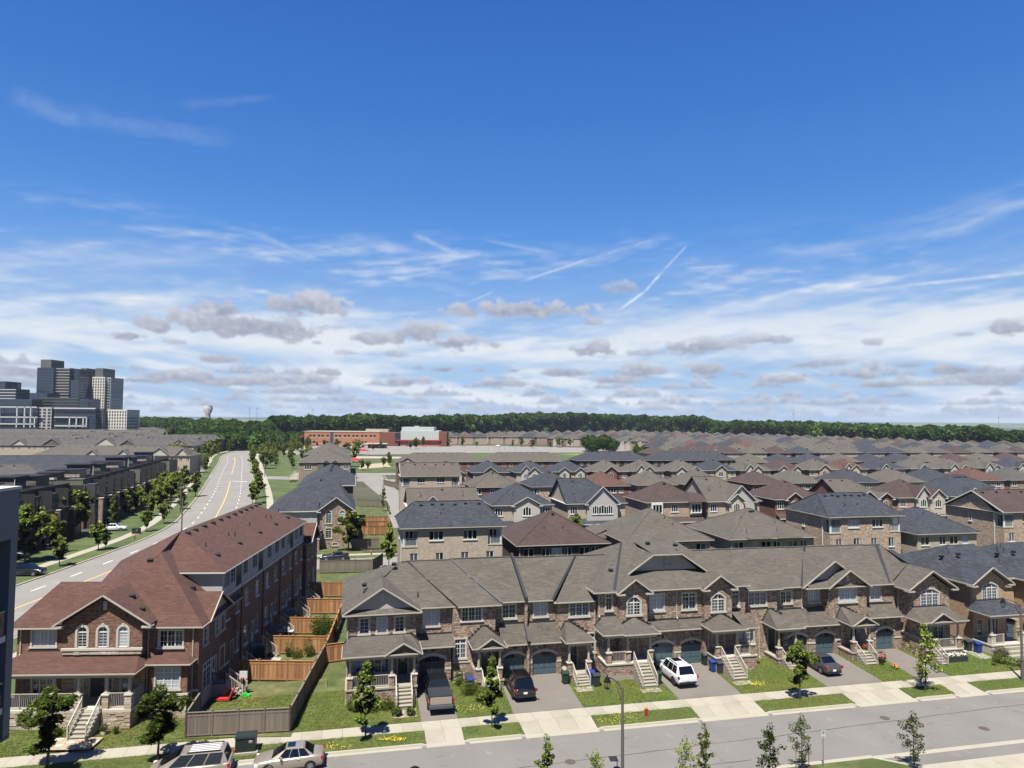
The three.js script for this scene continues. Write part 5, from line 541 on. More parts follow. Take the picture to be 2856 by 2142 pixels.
fence(FL, [SW + 0.3, 36.8], [6.8, 36.7], 'tall orange cedar fence behind the trampoline, below a lawn', M.wood, { base: [0.35, 0.35], h: 1.85 });
fence(FL, [8.0, 11.2], [11.2, 12.4], 'short cedar gate fence between the long boundary and the end townhouse', M.wood, { base: [0.35, 0.35] });
fence(FL, [-1.2, 51.6], [6.7, 52.4], 'grey board fence along the cross street behind the gardens', M.woodOlive, { base: [0.2, 0.2], h: 1.9 });
fence(FL, [6.7, 52.4], [7.6, 57.5], 'grey fence end turning towards the cross street', M.woodOlive, { base: [0.2, 0.2], h: 1.9 });
structure(FL, 'garden_grass', M.lawnDry, (g) => g.poly([[-0.5, 0.16, -4], [8.6, 0.16, -4], [8, 0.24, 14], [-0.5, 0.24, 14]]));
structure(FL, 'garden_grass', M.lawn, (g) => { g.poly([[-0.5, 0.24, 14], [8, 0.24, 14], [7.4, 0.27, 37], [-0.5, 0.27, 37]]); g.poly([[-0.5, 0.27, 37], [9, 0.27, 37], [9, 0.12, 52.5], [-3, 0.12, 52.5]]); });
structure(FR, 'corner_lawn', M.lawnDry, (g) => { for (let s = -60; s < -17; s += 3) for (let d = 0; d < 10; d += 2) g.poly([[s, gh(d) - 0.03, d], [s + 3.0, gh(d) - 0.03, d], [s + 3.0, gh(d + 2) - 0.03, d + 2], [s, gh(d + 2) - 0.03, d + 2]]); });

// ---------- detached houses behind the terrace ----------
const ROOFS = { tan: M.roofTan, navy: M.roofNavy, brown: M.roofBrown, red: M.roofRust, grey: M.roofGrey };
const roofWord = { tan: 'tan', navy: 'navy', brown: 'brown', red: 'rust red', grey: 'grey' };
function roofDetail(T, s0, s1, d0, d1, eh, pitch, n) { // vents in a row below the ridge on the side of the viewer
  const [A, B] = T.ridge, v = []; for (let i = 0; i < n; i++) { const t = n > 1 ? (i + 0.3 + 0.4 * R0()) / n : 0.5, s = mix(A[0], B[0], t), back = 0.7 + R0() * 0.25; if (B[2] - A[2] > 0.5) { v.push([mix(A[0], A[0] + 0.7, R0()), A[1] - 0.55 * pitch - 0.25, mix(A[2], B[2], t)]); } else v.push([s, A[1] - back * pitch - 0.02, A[2] - back]); } vents(T, v);
  if (T.full) { const hAt = (s, d) => eh + Math.min(d - d0 + 0.45, s - s0 + 0.45, s1 + 0.45 - s) * pitch; for (let i = 0; i < 2; i++) { const s = mix(s0, s1, rr(0.3, 0.7)), d = mix(d0, A[2], rr(0.35, 0.75)); pipeVent(T, s, hAt(s, d), d); } }
}
const eachWall = (T, list, mat) => { for (const p of list) T.part('wall', mat, (g) => g.poly(p)); };
// three storeys, seen from the garden side, with recessed corner balconies
function balconyHouse(F, s0, s1, d0, dep, roof, brick, label, { eh = 9.75, gl = 0, gr = 0, n = 6, pitch = 0.5 } = {}) {
  const T = new Thing(F, [(s0 + s1) / 2, 0, d0], 'detached_house', label, 'house', 'detached houses'), d1 = d0 + dep, B = 1.95, D = 1.6, hb = 7.3, ht = eh - 0.12, f = face.front(d0), holes = [], h2 = []; T.full = true;
  const m = (s0 + s1) / 2, w = s1 - s0; for (const c of [m - w * 0.17, m + w * 0.17]) win(T, f, holes, c - 0.93, c + 0.93, 8.05, 9.25, { cols: 3, rows: 1, trim: 0 }); for (let i = 0; i < 4; i++) { const c = mix(s0 + 1.5, s1 - 1.7, i / 3); win(T, f, holes, c - 0.5, c + 0.5, 5.05, 6.4, { cols: 2, rows: 1, trim: 0, blind: i % 2 ? false : 'mid' }); }
  wall(T, f, [[s0, 0], [s1, 0], [s1, hb], [s1 - B, hb], [s1 - B, ht], [s0 + B, ht], [s0 + B, hb], [s0, hb]], holes, brick);
  wall(T, face.left(s0), [[d0, 0], [d1, 0], [d1, ht], ...(gl ? [[(d0 + d1) / 2, ht + dep / 2 * pitch]] : []), [d0 + D, ht], [d0 + D, hb], [d0, hb]], [rect(d0 + dep * 0.55, d0 + dep * 0.55 + 0.5, 7.5, 8.8)], brick); farWin(T, face.left(s0), d0 + dep * 0.55, d0 + dep * 0.55 + 0.5, 7.5, 8.8, { cols: 1 });
  eachWall(T, [[[s1, 0, d0], [s1, hb, d0], [s1, hb, d0 + D], [s1, ht, d0 + D], [s1, ht, d1], [s1, 0, d1]], [[s0, 0, d1], [s1, 0, d1], [s1, ht, d1], [s0, ht, d1]]], brick);
  for (const [a, b, c] of [[s0, s0 + B, s0], [s1 - B, s1, s1]]) {
    const inS = a === s0 ? b : a; T.part('balcony_recess', M.stucco, (g) => { g.poly([[a, hb, d0 + D], [b, hb, d0 + D], [b, ht, d0 + D], [a, ht, d0 + D]]); g.poly([[inS, hb, d0], [inS, ht, d0], [inS, ht, d0 + D], [inS, hb, d0 + D]]); }); T.part('balcony_floor', M.concreteOld, (g) => g.box(a - 0.02, b, hb - 0.12, hb, d0 - 0.06, d0 + D));
    const cs = a === s0 ? a + 0.16 : b - 0.16; T.part('corner_post', M.white, (g) => { g.cyl(cs, d0 + 0.16, hb, ht - 0.3, 0.14, 0.11, 10); }); T.part('balcony_beam', M.gutterWhite, (g) => { g.box(a + 0.01, b, ht - 0.32, ht, d0 + 0.01, d0 + 0.28); g.box(cs - 0.14, cs + 0.14, ht - 0.32, ht, d0 + 0.28, d0 + D); });
    railing(T, T.g, [a + 0.32, hb, d0 + 0.14], [b - 0.08, hb, d0 + 0.14], 0, 1.05, M.railWhite, 0.13); farWin(T, face.front(d0 + D), (a + b) / 2 - 0.55, (a + b) / 2 + 0.55, hb + 0.05, ht - 0.5, { cols: 2, sill: false });
  }
  hip(T, ROOFS[roof], s0, s1, d0, d1, eh, pitch, { gl, gr, inset: 2.4 }); roofDetail(T, s0, s1, d0, d1, eh, pitch, n); T.part('downpipe', M.white, (g) => { g.box(s0 - 0.1, s0 - 0.01, 0.3, ht, d0 + D + 0.05, d0 + D + 0.15); }); if (gl) T.part('barge_board', M.gutterWhite, (g) => { const hm = eh + (dep / 2 + 0.45) * pitch, mm = (d0 + d1) / 2; g.beam([s0 - 0.45, eh - 0.08, d0 - 0.45], [s0 - 0.45, hm - 0.08, mm], 0.07, 0.18); g.beam([s0 - 0.45, eh - 0.08, d1 + 0.45], [s0 - 0.45, hm - 0.08, mm], 0.07, 0.18); });
  return T;
}
// two storeys, garden side
function backHouse(F, s0, s1, d0, dep, roof, brick, label, { eh = 7, pitch = 0.55, n = 5, wins = 5, full = true, near = true, gl = 0, gr = 0 } = {}) {
  const T = new Thing(F, [(s0 + s1) / 2, 0, d0], 'detached_house', label, 'house', 'detached houses'), d1 = d0 + dep, f = face.front(d0), ht = eh - 0.12, holes = []; T.full = full;
  for (let i = 0; i < wins; i++) { const c = mix(s0 + 1.4, s1 - 1.4, (i + 0.5 * ((i * 5) % 3) * 0.3) / (wins - 0.7)), w = i % 2 ? 0.55 : 0.75; if (near) win(T, f, holes, c - w, c + w, eh - 1.75, eh - 0.5, { cols: 2, rows: 1, trim: 0 }); else farWin(T, f, c - w, c + w, eh - 1.8, eh - 0.55); }
  wall(T, f, rect(s0, s1, 0, ht), holes, brick); eachWall(T, [[[s0, 0, d0], [s0, ht, d0], ...(gl ? [[s0, ht + dep / 2 * pitch, (d0 + d1) / 2]] : []), [s0, ht, d1], [s0, 0, d1]], [[s1, 0, d0], [s1, ht, d0], [s1, ht, d1], [s1, 0, d1]]], brick); if (near) eachWall(T, [[[s0, 0, d1], [s1, 0, d1], [s1, ht, d1], [s0, ht, d1]]], brick);
  if (near) T.part('downpipe', M.gutter, (g) => g.box(s0 + 0.1, s0 + 0.19, 0.3, ht, d0 - 0.1, d0 - 0.01));
  hip(T, ROOFS[roof], s0, s1, d0, d1, eh, pitch, { gl, gr }); roofDetail(T, s0, s1, d0, d1, eh, pitch, n); return T;
}
// two storeys, street side: projecting gables with arched windows, windows, porch
function frontHouse(F, s0, s1, d0, dep, roof, brick, label, { eh = 7, pitch = 0.58, gables = [], n = 3, full = true, gl = 0, gr = 0, trimMat = M.white, lower = true } = {}) {
  const T = new Thing(F, [(s0 + s1) / 2, 0, d0], 'detached_house', label, 'house', 'detached houses'), d1 = d0 + dep, f = face.front(d0), ht = eh - 0.12, rf = ROOFS[roof]; T.full = full;
  eachWall(T, [[[s0, 0, d0], [s1, 0, d0], [s1, ht, d0], [s0, ht, d0]], [[s0, 0, d0], [s0, ht, d0], ...(gl ? [[s0, ht + dep / 2 * pitch, (d0 + d1) / 2]] : []), [s0, ht, d1], [s0, 0, d1]], [[s1, 0, d0], [s1, ht, d0], ...(gr ? [[s1, ht + dep / 2 * pitch, (d0 + d1) / 2]] : []), [s1, ht, d1], [s1, 0, d1]]], brick);
  hip(T, rf, s0, s1, d0, d1, eh, pitch, { gl, gr, gut: M.gutterWhite }); roofDetail(T, s0, s1, d0, d1, eh, pitch, n);
  const used = []; for (const [c, w, ap, kind, pd = 0.7] of gables) {
    const a = s0 + c - w / 2, b = s0 + c + w / 2, dF = d0 - pd; used.push([a, b]); const fm = kind === 'stone' ? M.stonePale : kind === 'siding' ? M.siding : kind === 'stucco' ? M.stucco : brick;
    T.part('wall', fm, (g) => { g.poly([[a, 0, dF], [b, 0, dF], [b, ht, dF], [(a + b) / 2, ap - 0.15, dF], [a, ht, dF]]); g.poly([[a, 0, dF], [a, ht, dF], [a, ht, d0], [a, 0, d0]]); g.poly([[b, 0, dF], [b, ht, dF], [b, ht, d0], [b, 0, d0]]); });
    frontGable(T, rf, a - 0.4, b + 0.4, eh, ap + 0.1, dF - 0.4, d0 + (ap - eh) / pitch + 0.3, { faceMat: null, faceD: 0.4, board: M.gutterWhite, ret: full });
    const ww = Math.min(1.7, w * 0.42), hb = eh - 2.1; farWin(T, face.front(dF), s0 + c - ww / 2, s0 + c + ww / 2, hb, eh - 0.25, { arch: kind === 'plain' ? 0 : 0.45, cols: 3, mat: trimMat }); if (full && ap - eh > 1.6) T.part('gable_vent', M.white, (g) => g.box(s0 + c - 0.2, s0 + c + 0.2, ap - 1.2, ap - 0.75, dF - 0.04, dF));
  }
  const k = Math.max(2, Math.round((s1 - s0) / 3.6)); for (let i = 0; i < k; i++) { const c = mix(s0 + 1.2, s1 - 1.2, k > 1 ? i / (k - 1) : 0.5); if (used.some(([a, b]) => c > a - 1 && c < b + 1)) continue; farWin(T, f, c - 0.75, c + 0.75, eh - 2.1, eh - 0.55, { cols: 3, mat: trimMat }); }
  if (lower) { T.part('porch_roof', rf, (g) => g.poly([[s0 - 0.2, 3.1, d0 - 2], [s1 + 0.2, 3.1, d0 - 2], [s1, 3.9, d0], [s0, 3.9, d0]])); T.part('porch_fascia', M.gutterWhite, (g) => g.box(s0 - 0.2, s1 + 0.2, 2.9, 3.09, d0 - 2, d0 - 1.9)); T.part('garage_door', M.garageTeal, (g) => g.box(s0 + 0.8, s0 + 5.2, 0.1, 2.4, d0 - 0.08, d0)); }
  return T;
}
const chimneyPipe = (T, s, h, d) => T.part('flue', M.steel, (g) => { g.cyl(s, d, h - 0.4, h + 0.8, 0.09, 0.09, 8); g.cyl(s, d, h + 0.8, h + 0.95, 0.17, 0.05, 8); g.box(s - 0.22, s + 0.22, h - 0.1, h + 0.04, d - 0.22, d + 0.22); });
// row A: backs towards the terrace
balconyHouse(FR, -6.7, 6.6, 36.2, 10.4, 'navy', M.brickBeige, 'beige brick house with navy hipped roof and two corner balconies, next to the fenced lawn');
backHouse(FR, 8.9, 21.5, 36.4, 13, 'brown', M.brickDark, 'house with plain brown pyramid roof beside the navy balcony house', { wins: 6, n: 6, pitch: 0.56 });
{ const T = backHouse(FR, 24.4, 37.1, 36.2, 13.5, 'tan', M.brickTan, 'tan roofed house between the brown pyramid roof and another tan roof', { wins: 5, n: 6 }); T.part('wing_roof', M.roofTan, (g) => { g.poly([[21.6, 6.4, 44], [24.4, 7.6, 44], [24.4, 7.6, 50], [21.6, 6.4, 50]]); g.poly([[21.6, 6.4, 44], [24.4, 6.4, 43], [24.4, 7.7, 44.6]]); }); }
{ const T = backHouse(FR, 40.2, 53.9, 36, 13, 'tan', M.brickTan, 'wide tan roofed house with shallow roof bays beside the three storey balcony house', { wins: 6, n: 3, pitch: 0.5 }); for (const s of [44.6, 49.6]) { T.part('bay_roof', M.roofTan, (g) => { g.poly([[s - 1.9, 7.02, 35.1], [s + 1.9, 7.02, 35.1], [s + 0.9, 8.2, 37.4], [s - 0.9, 8.2, 37.4]]); g.poly([[s - 1.9, 7.02, 35.1], [s - 0.9, 8.2, 37.4], [s - 1.9, 7.3, 36.2]]); g.poly([[s + 1.9, 7.02, 35.1], [s + 0.9, 8.2, 37.4], [s + 1.9, 7.3, 36.2]]); }); T.part('bay_ridge', M.flash, (g) => g.beam([s - 1.85, 7.1, 35.6], [s - 0.95, 8.25, 37.4], 0.1, 0.06)); } }
{ const T = balconyHouse(FR, 56.9, 69.3, 36.3, 11, 'navy', M.brickTan, 'tan brick house with navy hipped roof and corner balconies, above the terrace end', { n: 7 }); T.part('back_porch_roof', M.roofNavy, (g) => { g.poly([[65.6, 3.6, 34.6], [68.6, 3.6, 34.6], [67.9, 4.5, 36.3], [66.3, 4.5, 36.3]]); g.poly([[65.6, 3.6, 34.6], [65.6, 3.6, 36.3], [66.3, 4.5, 36.3]]); g.poly([[68.6, 3.6, 34.6], [68.6, 3.6, 36.3], [67.9, 4.5, 36.3]]); }); T.part('back_porch_fascia', M.gutterWhite, (g) => g.box(65.6, 68.6, 3.45, 3.6, 34.55, 34.65)); }
backHouse(FR, 71.3, 82.2, 35.2, 12, 'navy', M.brickBeige, 'lower navy roofed house beside the three storey tan brick balcony house', { wins: 4, n: 6, gl: 0 });
balconyHouse(FR, 89.2, 103.5, 36.8, 11, 'brown', M.brickTan, 'brown gabled house with tan brick end wall and corner balcony', { gl: 1, gr: 0, n: 5 });
backHouse(FR, 105.5, 118, 36, 13, 'tan', M.brickTan, 'tan roofed house beyond the brown gabled balcony house', { wins: 4 });
// row B: fronts towards us across the second street
{ const T = frontHouse(FR, -2.6, 10.6, 77.6, 11, 'tan', M.brickBeige, 'tan gable ended house with a small front gable right behind the navy balcony house', { gl: 1, gr: 1, gables: [[4.2, 4.2, 9.4, 'siding']], n: 1, pitch: 0.56 }); chimneyPipe(T, -0.4, 9.0, 80.6); chimneyPipe(T, 7.9, 9.0, 80.6); }
{ const T = frontHouse(FR, 13.9, 26.0, 80, 13, 'navy', M.brickBeige, 'navy hipped house with one low front gable, left of the big navy gable house', { gables: [[6.8, 5.4, 8.6, 'siding', 0.5]], n: 2 }); chimneyPipe(T, 24, 8.6, 83); }
{ const T = frontHouse(FR, 29.5, 41.8, 80.4, 13, 'navy', M.brickBeige, 'navy roofed house with a broad beige front gable over two arched windows', { gables: [[7.1, 6.6, 10.4, 'stucco', 0.8]], gl: 1, n: 1, pitch: 0.66 }); farWin(T, face.front(79.6), 37.4, 38.8, 4.9, 6.7, { arch: 0.4, cols: 3 }); farWin(T, face.front(79.6), 34.4, 35.8, 4.9, 6.7, { arch: 0.4, cols: 3 }); chimneyPipe(T, 31.3, 9.0, 82.6); }
{ const T = frontHouse(FR, 46.6, 59.0, 80.2, 12, 'brown', M.brickTan, 'brown hipped house with two white framed bay windows', { n: 3 }); for (const s of [48.6, 57.4]) { T.part('bay_window', M.white, (g) => g.box(s - 1.25, s + 1.25, 4.4, 6.9, 79.5, 80.2)); farWin(T, face.front(79.5), s - 1.05, s + 1.05, 4.8, 6.6, { cols: 3 }); } T.part('wing_roof', M.roofBrown, (g) => { g.poly([[55.4, 7.04, 78.8], [59.6, 7.04, 78.8], [59.6, 8.4, 81.5], [56.6, 8.9, 82.4]]); }); }
{ const T = frontHouse(FR, 60.2, 72.2, 79.6, 13, 'tan', M.brickBeige, 'tan steep roofed house with two nested front gables beside the brown bay house', { gl: 1, gables: [[7.4, 6.4, 10.3, 'stucco', 0.5], [6.0, 3.4, 8.6, 'stone', 1.1]], n: 1, pitch: 0.68 }); chimneyPipe(T, 61.8, 9.2, 82.2); }
frontHouse(FR, 77.0, 88.8, 81, 12, 'brown', M.brickRed, 'brown hipped house with red brick walls and one arched stone window', { gables: [[4.2, 3.8, 8.5, 'brick', 0.8], [9.5, 3.6, 8.3, 'siding', 1.2]], n: 3 });
frontHouse(FR, 92.5, 104.5, 79.5, 12, 'tan', M.brickRed, 'tan roofed house with dark brick gables behind the navy balcony house ridge', { gl: 1, gables: [[6.2, 4.0, 8.7, 'brick', 0.8], [10.5, 3.4, 8.3, 'brick', 1]], n: 2, pitch: 0.62 });
frontHouse(FR, 107.5, 119, 80, 12, 'brown', M.brickTan, 'brown hipped house with pale stone gable beside a large navy roof', { gables: [[6.0, 3.6, 9.6, 'siding', 0.8], [9.2, 4.0, 8.9, 'stone', 1.6]], n: 2 });
frontHouse(FR, 122, 140, 80.5, 14, 'navy', M.brickDark, 'large navy hipped house with two dark open gables', { gables: [[6, 4, 8.9, 'brick'], [12, 4.2, 8.9, 'brick']], n: 6 });
// rows C to E and beyond: the estate's grid, house by house
const FARCOL = ['tan', 'navy', 'tan', 'brown', 'navy', 'tan', 'brown', 'tan', 'navy', 'grey', 'tan', 'brown', 'navy', 'grey', 'tan', 'red'], BR = [M.brickTan, M.brickBeige, M.brickRed, M.brickMix, M.brickTan];
balconyHouse(FR, -1.4, 13.0, 119.4, 11, 'tan', M.brickBeige, 'tan roofed three storey house with two balconies, standing behind the tan gable house', { gl: 1, gr: 1, eh: 9.7, n: 6 });
[[16, 28, 'tan', 2], [31, 43, 'navy', 0], [46, 57, 'red', 2], [59.8, 71, 'tan', 1], [73.5, 86, 'tan', 0], [92.5, 102, 'brown', 2], [104, 115, 'tan', 0], [121, 133, 'navy', 0], [135.5, 148, 'tan', 1], [150, 162, 'navy', 1]].forEach(([a, b, c, k], i) => backHouse(FR, a, b, 117 - (i % 3) * 0.6, 12.5, c, BR[k], `${roofWord[c]} hipped house in the third row, ${['beside the tall tan balcony house', 'between a tan and a rust red roof', 'the only rust red roof of its row', 'right of the rust red roof', 'left of a brown roof', 'between two tan roofs', 'between a brown and a navy roof', 'with speckled shingles between two tan roofs', 'between two navy roofs', 'closing the row'][i]}`, { near: false, n: 5, wins: 4 }));
[[10, 'brown'], [24, 'navy'], [38, 'navy'], [51, 'navy'], [64.5, 'tan'], [78, 'tan'], [92, 'tan'], [105, 'navy'], [118, 'tan'], [131.5, 'brown'], [145, 'tan'], [158, 'red']].forEach(([a, c], i) => frontHouse(FR, a, a + 11.6, 164 + (i % 2), 12, c, BR[(i * 3) % 5], `${roofWord[c]} roofed house in the fourth row with ${['twin arched cream gables', 'a dark brick gable', 'a stepped cream gable', 'one white edged gable', 'a low arched gable, left of its twin', 'a low arched gable beside red brick', 'a tall white edged gable', 'one cream gable between tan roofs', 'a leaning pair of cream gables', 'two wide arched gables', 'a small cream gable', 'rust red shingles'][i]}`, { full: false, gables: i % 3 === 1 ? [[5.5, 4.2, 8.8, 'brick', 0.8]] : i % 3 === 2 ? [[3, 3.2, 9.2, 'siding', 0.8], [5.6, 3.4, 8.7, 'stone', 1.4]] : [[3.2, 3.4, 8.5, 'siding', 0.8], [8.6, 3.2, 8.4, 'stone', 0.8]], n: 3 }));
function longRow(F, s0, s1, d0, dep, roof, brick, label, { eh = 8, pitch = 0.5, step = 6.2, gables = [], near = true, name = 'terrace_block' } = {}) {
  const T = new Thing(F, [(s0 + s1) / 2, 0, d0], name, label, 'houses', 'long terraces'), f = face.front(d0), d1 = d0 + dep, ht = eh - 0.12;
  eachWall(T, [[[s0, 0, d0], [s1, 0, d0], [s1, ht, d0], [s0, ht, d0]], [[s0, 0, d0], [s0, ht, d0], [s0, ht, d1], [s0, 0, d1]], [[s1, 0, d0], [s1, ht, d0], [s1, ht, d1], [s1, 0, d1]]], brick); hip(T, ROOFS[roof], s0, s1, d0, d1, eh, pitch);
  for (let s = s0 + step / 2; s < s1 - 1.5; s += step) { for (const k of [-1.5, 1.2]) farWin(T, f, s + k - 0.6, s + k + 0.6, eh - 2, eh - 0.7, { sill: false }); }
  for (const [c, w, ap, m] of gables) frontGable(T, ROOFS[roof], c - w / 2, c + w / 2, eh, ap, d0 - 0.6, d0 + 6, { faceMat: m || M.siding, faceD: 0.4, ret: false });
  const v = [], [A, B] = T.ridge; for (let s = A[0] + 1.5; s < B[0] - 1; s += step / 2.4) v.push([s, A[1] - 0.35, A[2] - 0.6]); vents(T, v); return T;
}
longRow(FR, 2.6, 34.6, 205, 12, 'tan', M.brickRed, 'long tan roofed brick terrace behind the fourth row, with a small end gable', { gables: [[6, 6, 9.8]] }); longRow(FR, 34.7, 68, 204.4, 12.4, 'tan', M.brickRed, 'second tan roofed brick terrace joined to the first');
longRow(FR, 73, 104, 208, 12, 'navy', M.brickDark, 'long navy roofed terrace with a dark firewall line'); longRow(FR, 104.1, 141, 207, 12.6, 'navy', M.brickDark, 'long navy roofed terrace with a pointed roof turret'); 

// ---------- streets of the estate ----------
function roadStrip(name, mat, pts, w, y, off = 0) { return structure(F0, name, mat, (g) => { const P = pts.map(([x, z]) => new V3(x, 0, z)), side = (i) => { const a = P[Math.max(0, i - 1)], b = P[Math.min(P.length - 1, i + 1)], t = b.clone().sub(a).normalize(); return new V3(-t.z, 0, t.x); }; for (let i = 0; i < P.length - 1; i++) { const n0 = side(i), n1 = side(i + 1), q = (p, n, k) => [p.x + n.x * k, y, -(p.z + n.z * k)]; g.poly([q(P[i], n0, off - w / 2), q(P[i], n0, off + w / 2), q(P[i + 1], n1, off + w / 2), q(P[i + 1], n1, off - w / 2)]); } }); }
const AVE = [[-61.6, -40], [-61.7, -100], [-62.6, -122], [-64, -140], [-68, -160], [-76, -184], [-87, -215], [-107, -268], [-120, -302], [-148, -376], [-170, -432], [-184, -478], [-200, -560]];
const fine = (pts) => { const c = new THREE.CatmullRomCurve3(pts.map(([x, z]) => new V3(x, 0, z))), o = []; for (let i = 0; i <= 90; i++) { const p = c.getPointAt(i / 90); o.push([p.x, p.z]); } return o; };
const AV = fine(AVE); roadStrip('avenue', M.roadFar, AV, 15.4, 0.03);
roadStrip('avenue_sidewalk', M.concrete, AV, 1.8, 0.06, -12.6); roadStrip('avenue_sidewalk', M.concrete, AV.filter(([, z]) => z < -60), 1.8, 0.06, 12.4); roadStrip('avenue_verge', M.lawnFar, AV, 3.6, 0.045, -9.9); roadStrip('avenue_verge', M.lawnFar, AV, 3.4, 0.045, 9.8); roadStrip('avenue_lawn', M.lawnFar, AV, 7.0, 0.036, -17); roadStrip('avenue_lawn', M.lawnFar, AV, 14, 0.024, 20);
roadStrip('avenue_kerb', M.concrete, AV, 0.35, 0.08, -8.1); roadStrip('avenue_kerb', M.concrete, AV, 0.35, 0.08, 8.1);
{ const y = 0.042, paint = (name, mat, off, w, from, to, on, gap) => structure(F0, name, mat, (g) => { const c = new THREE.CatmullRomCurve3(AVE.map(([x, z]) => new V3(x, 0, z))), L = c.getLength(); for (let t = from; t < to; t += on + gap) { const n = Math.max(1, Math.round(on / 6)); for (let k = 0; k < n; k++) { const q = (u) => { const p = c.getPointAt(clamp(u / L)), d = c.getTangentAt(clamp(u / L)); return [p, new V3(-d.z, 0, d.x)]; }, [a, na] = q(t + on * k / n), [b, nb] = q(t + on * (k + 1) / n), P = (p, m, o) => [p.x + m.x * o, y, -(p.z + m.z * o)]; g.poly([P(a, na, off - w / 2), P(a, na, off + w / 2), P(b, nb, off + w / 2), P(b, nb, off - w / 2)]); } } });
  paint('yellow_line', M.yellowPaint, 0, 0.18, 40, 232, 6, 0); paint('yellow_line', M.yellowPaint, 0, 0.18, 268, 400, 6, 0); paint('lane_dashes', M.whitePaint, -3.9, 0.16, 30, 420, 3, 6); paint('lane_dashes', M.whitePaint, 3.9, 0.16, 30, 420, 3, 6); }
structure(F0, 'stop_line', M.whitePaint, (g) => { g.poly([[-98.6, 0.044, 262], [-104.8, 0.044, 264.5], [-104.9, 0.044, 265.1], [-98.7, 0.044, 262.6]]); });
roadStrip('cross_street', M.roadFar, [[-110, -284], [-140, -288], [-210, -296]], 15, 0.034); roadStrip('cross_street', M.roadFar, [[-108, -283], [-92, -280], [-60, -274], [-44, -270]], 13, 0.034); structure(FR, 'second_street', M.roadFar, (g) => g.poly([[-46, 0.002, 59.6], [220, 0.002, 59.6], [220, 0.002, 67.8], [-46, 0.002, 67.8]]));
structure(FR, 'second_street_sidewalk', M.concrete, (g) => { g.poly([[-44, 0.03, 70.0], [220, 0.03, 70.0], [220, 0.03, 71.6], [-44, 0.03, 71.6]]); });
structure(FR, 'second_street_verge', M.lawn, (g) => { g.poly([[-44, 0.02, 67.9], [220, 0.02, 67.9], [220, 0.02, 70], [-44, 0.02, 70]]); g.poly([[-44, 0.025, 71.6], [-11, 0.025, 71.6], [-11, 0.025, 79], [-44, 0.025, 79]]); });
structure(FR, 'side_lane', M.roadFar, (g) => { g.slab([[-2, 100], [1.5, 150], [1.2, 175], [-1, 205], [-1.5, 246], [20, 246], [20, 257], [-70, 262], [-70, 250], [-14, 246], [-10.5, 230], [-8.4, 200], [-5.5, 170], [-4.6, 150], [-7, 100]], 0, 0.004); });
structure(FR, 'lane_kerb', M.concrete, (g) => { const p = [[-1.0, 246], [-0.6, 225], [-0.9, 205], [1.3, 175], [1.6, 150]]; for (let i = 0; i < 4; i++) g.slab([p[i], [p[i][0] + 0.3, p[i][1]], [p[i + 1][0] + 0.3, p[i + 1][1]], p[i + 1]], 0, 0.12); });
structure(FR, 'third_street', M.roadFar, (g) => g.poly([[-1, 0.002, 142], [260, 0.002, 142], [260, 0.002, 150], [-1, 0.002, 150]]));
structure(FR, 'garden_lawn', M.lawn, (g) => { g.poly([[-13.2, 0.02, 79], [-4.2, 0.02, 79], [-4.6, 0.02, 150], [-12, 0.02, 150]]); g.poly([[1.6, 0.02, 150], [1.2, 0.02, 186], [2.5, 0.02, 200], [2, 0.02, 225], [-0.3, 0.02, 225], [0.2, 0.02, 205]]); });
[[[-13.1, 75.7], [-8.3, 75.5], 'grey board fence beside the big maple across the second street'], [[-12.5, 91.2], [-5.2, 91], 'brown board fence, first of the stacked garden fences'], [[-12.3, 98], [-5.4, 97.8], 'brown board fence, second of the stacked garden fences'], [[-12.2, 105.3], [-5.4, 105], 'brown board fence, third of the stacked garden fences'], [[-12, 140], [-4.4, 136.2], 'weathered grey fence below the curving lane'], [[-4.4, 136.2], [-4.2, 122], 'weathered grey fence along the lane edge'], [[-2.6, 201.5], [1.6, 187], 'grey fence at the bend of the lane']].forEach(([a, b, l], i) => fence(FR, a, b, l, i && i < 4 ? M.wood.slice(1) : M.woodOlive, { base: [0.1, 0.1], h: 1.8, w: 0.24, panel: 2.6, group: 'garden fences across the second street' }));

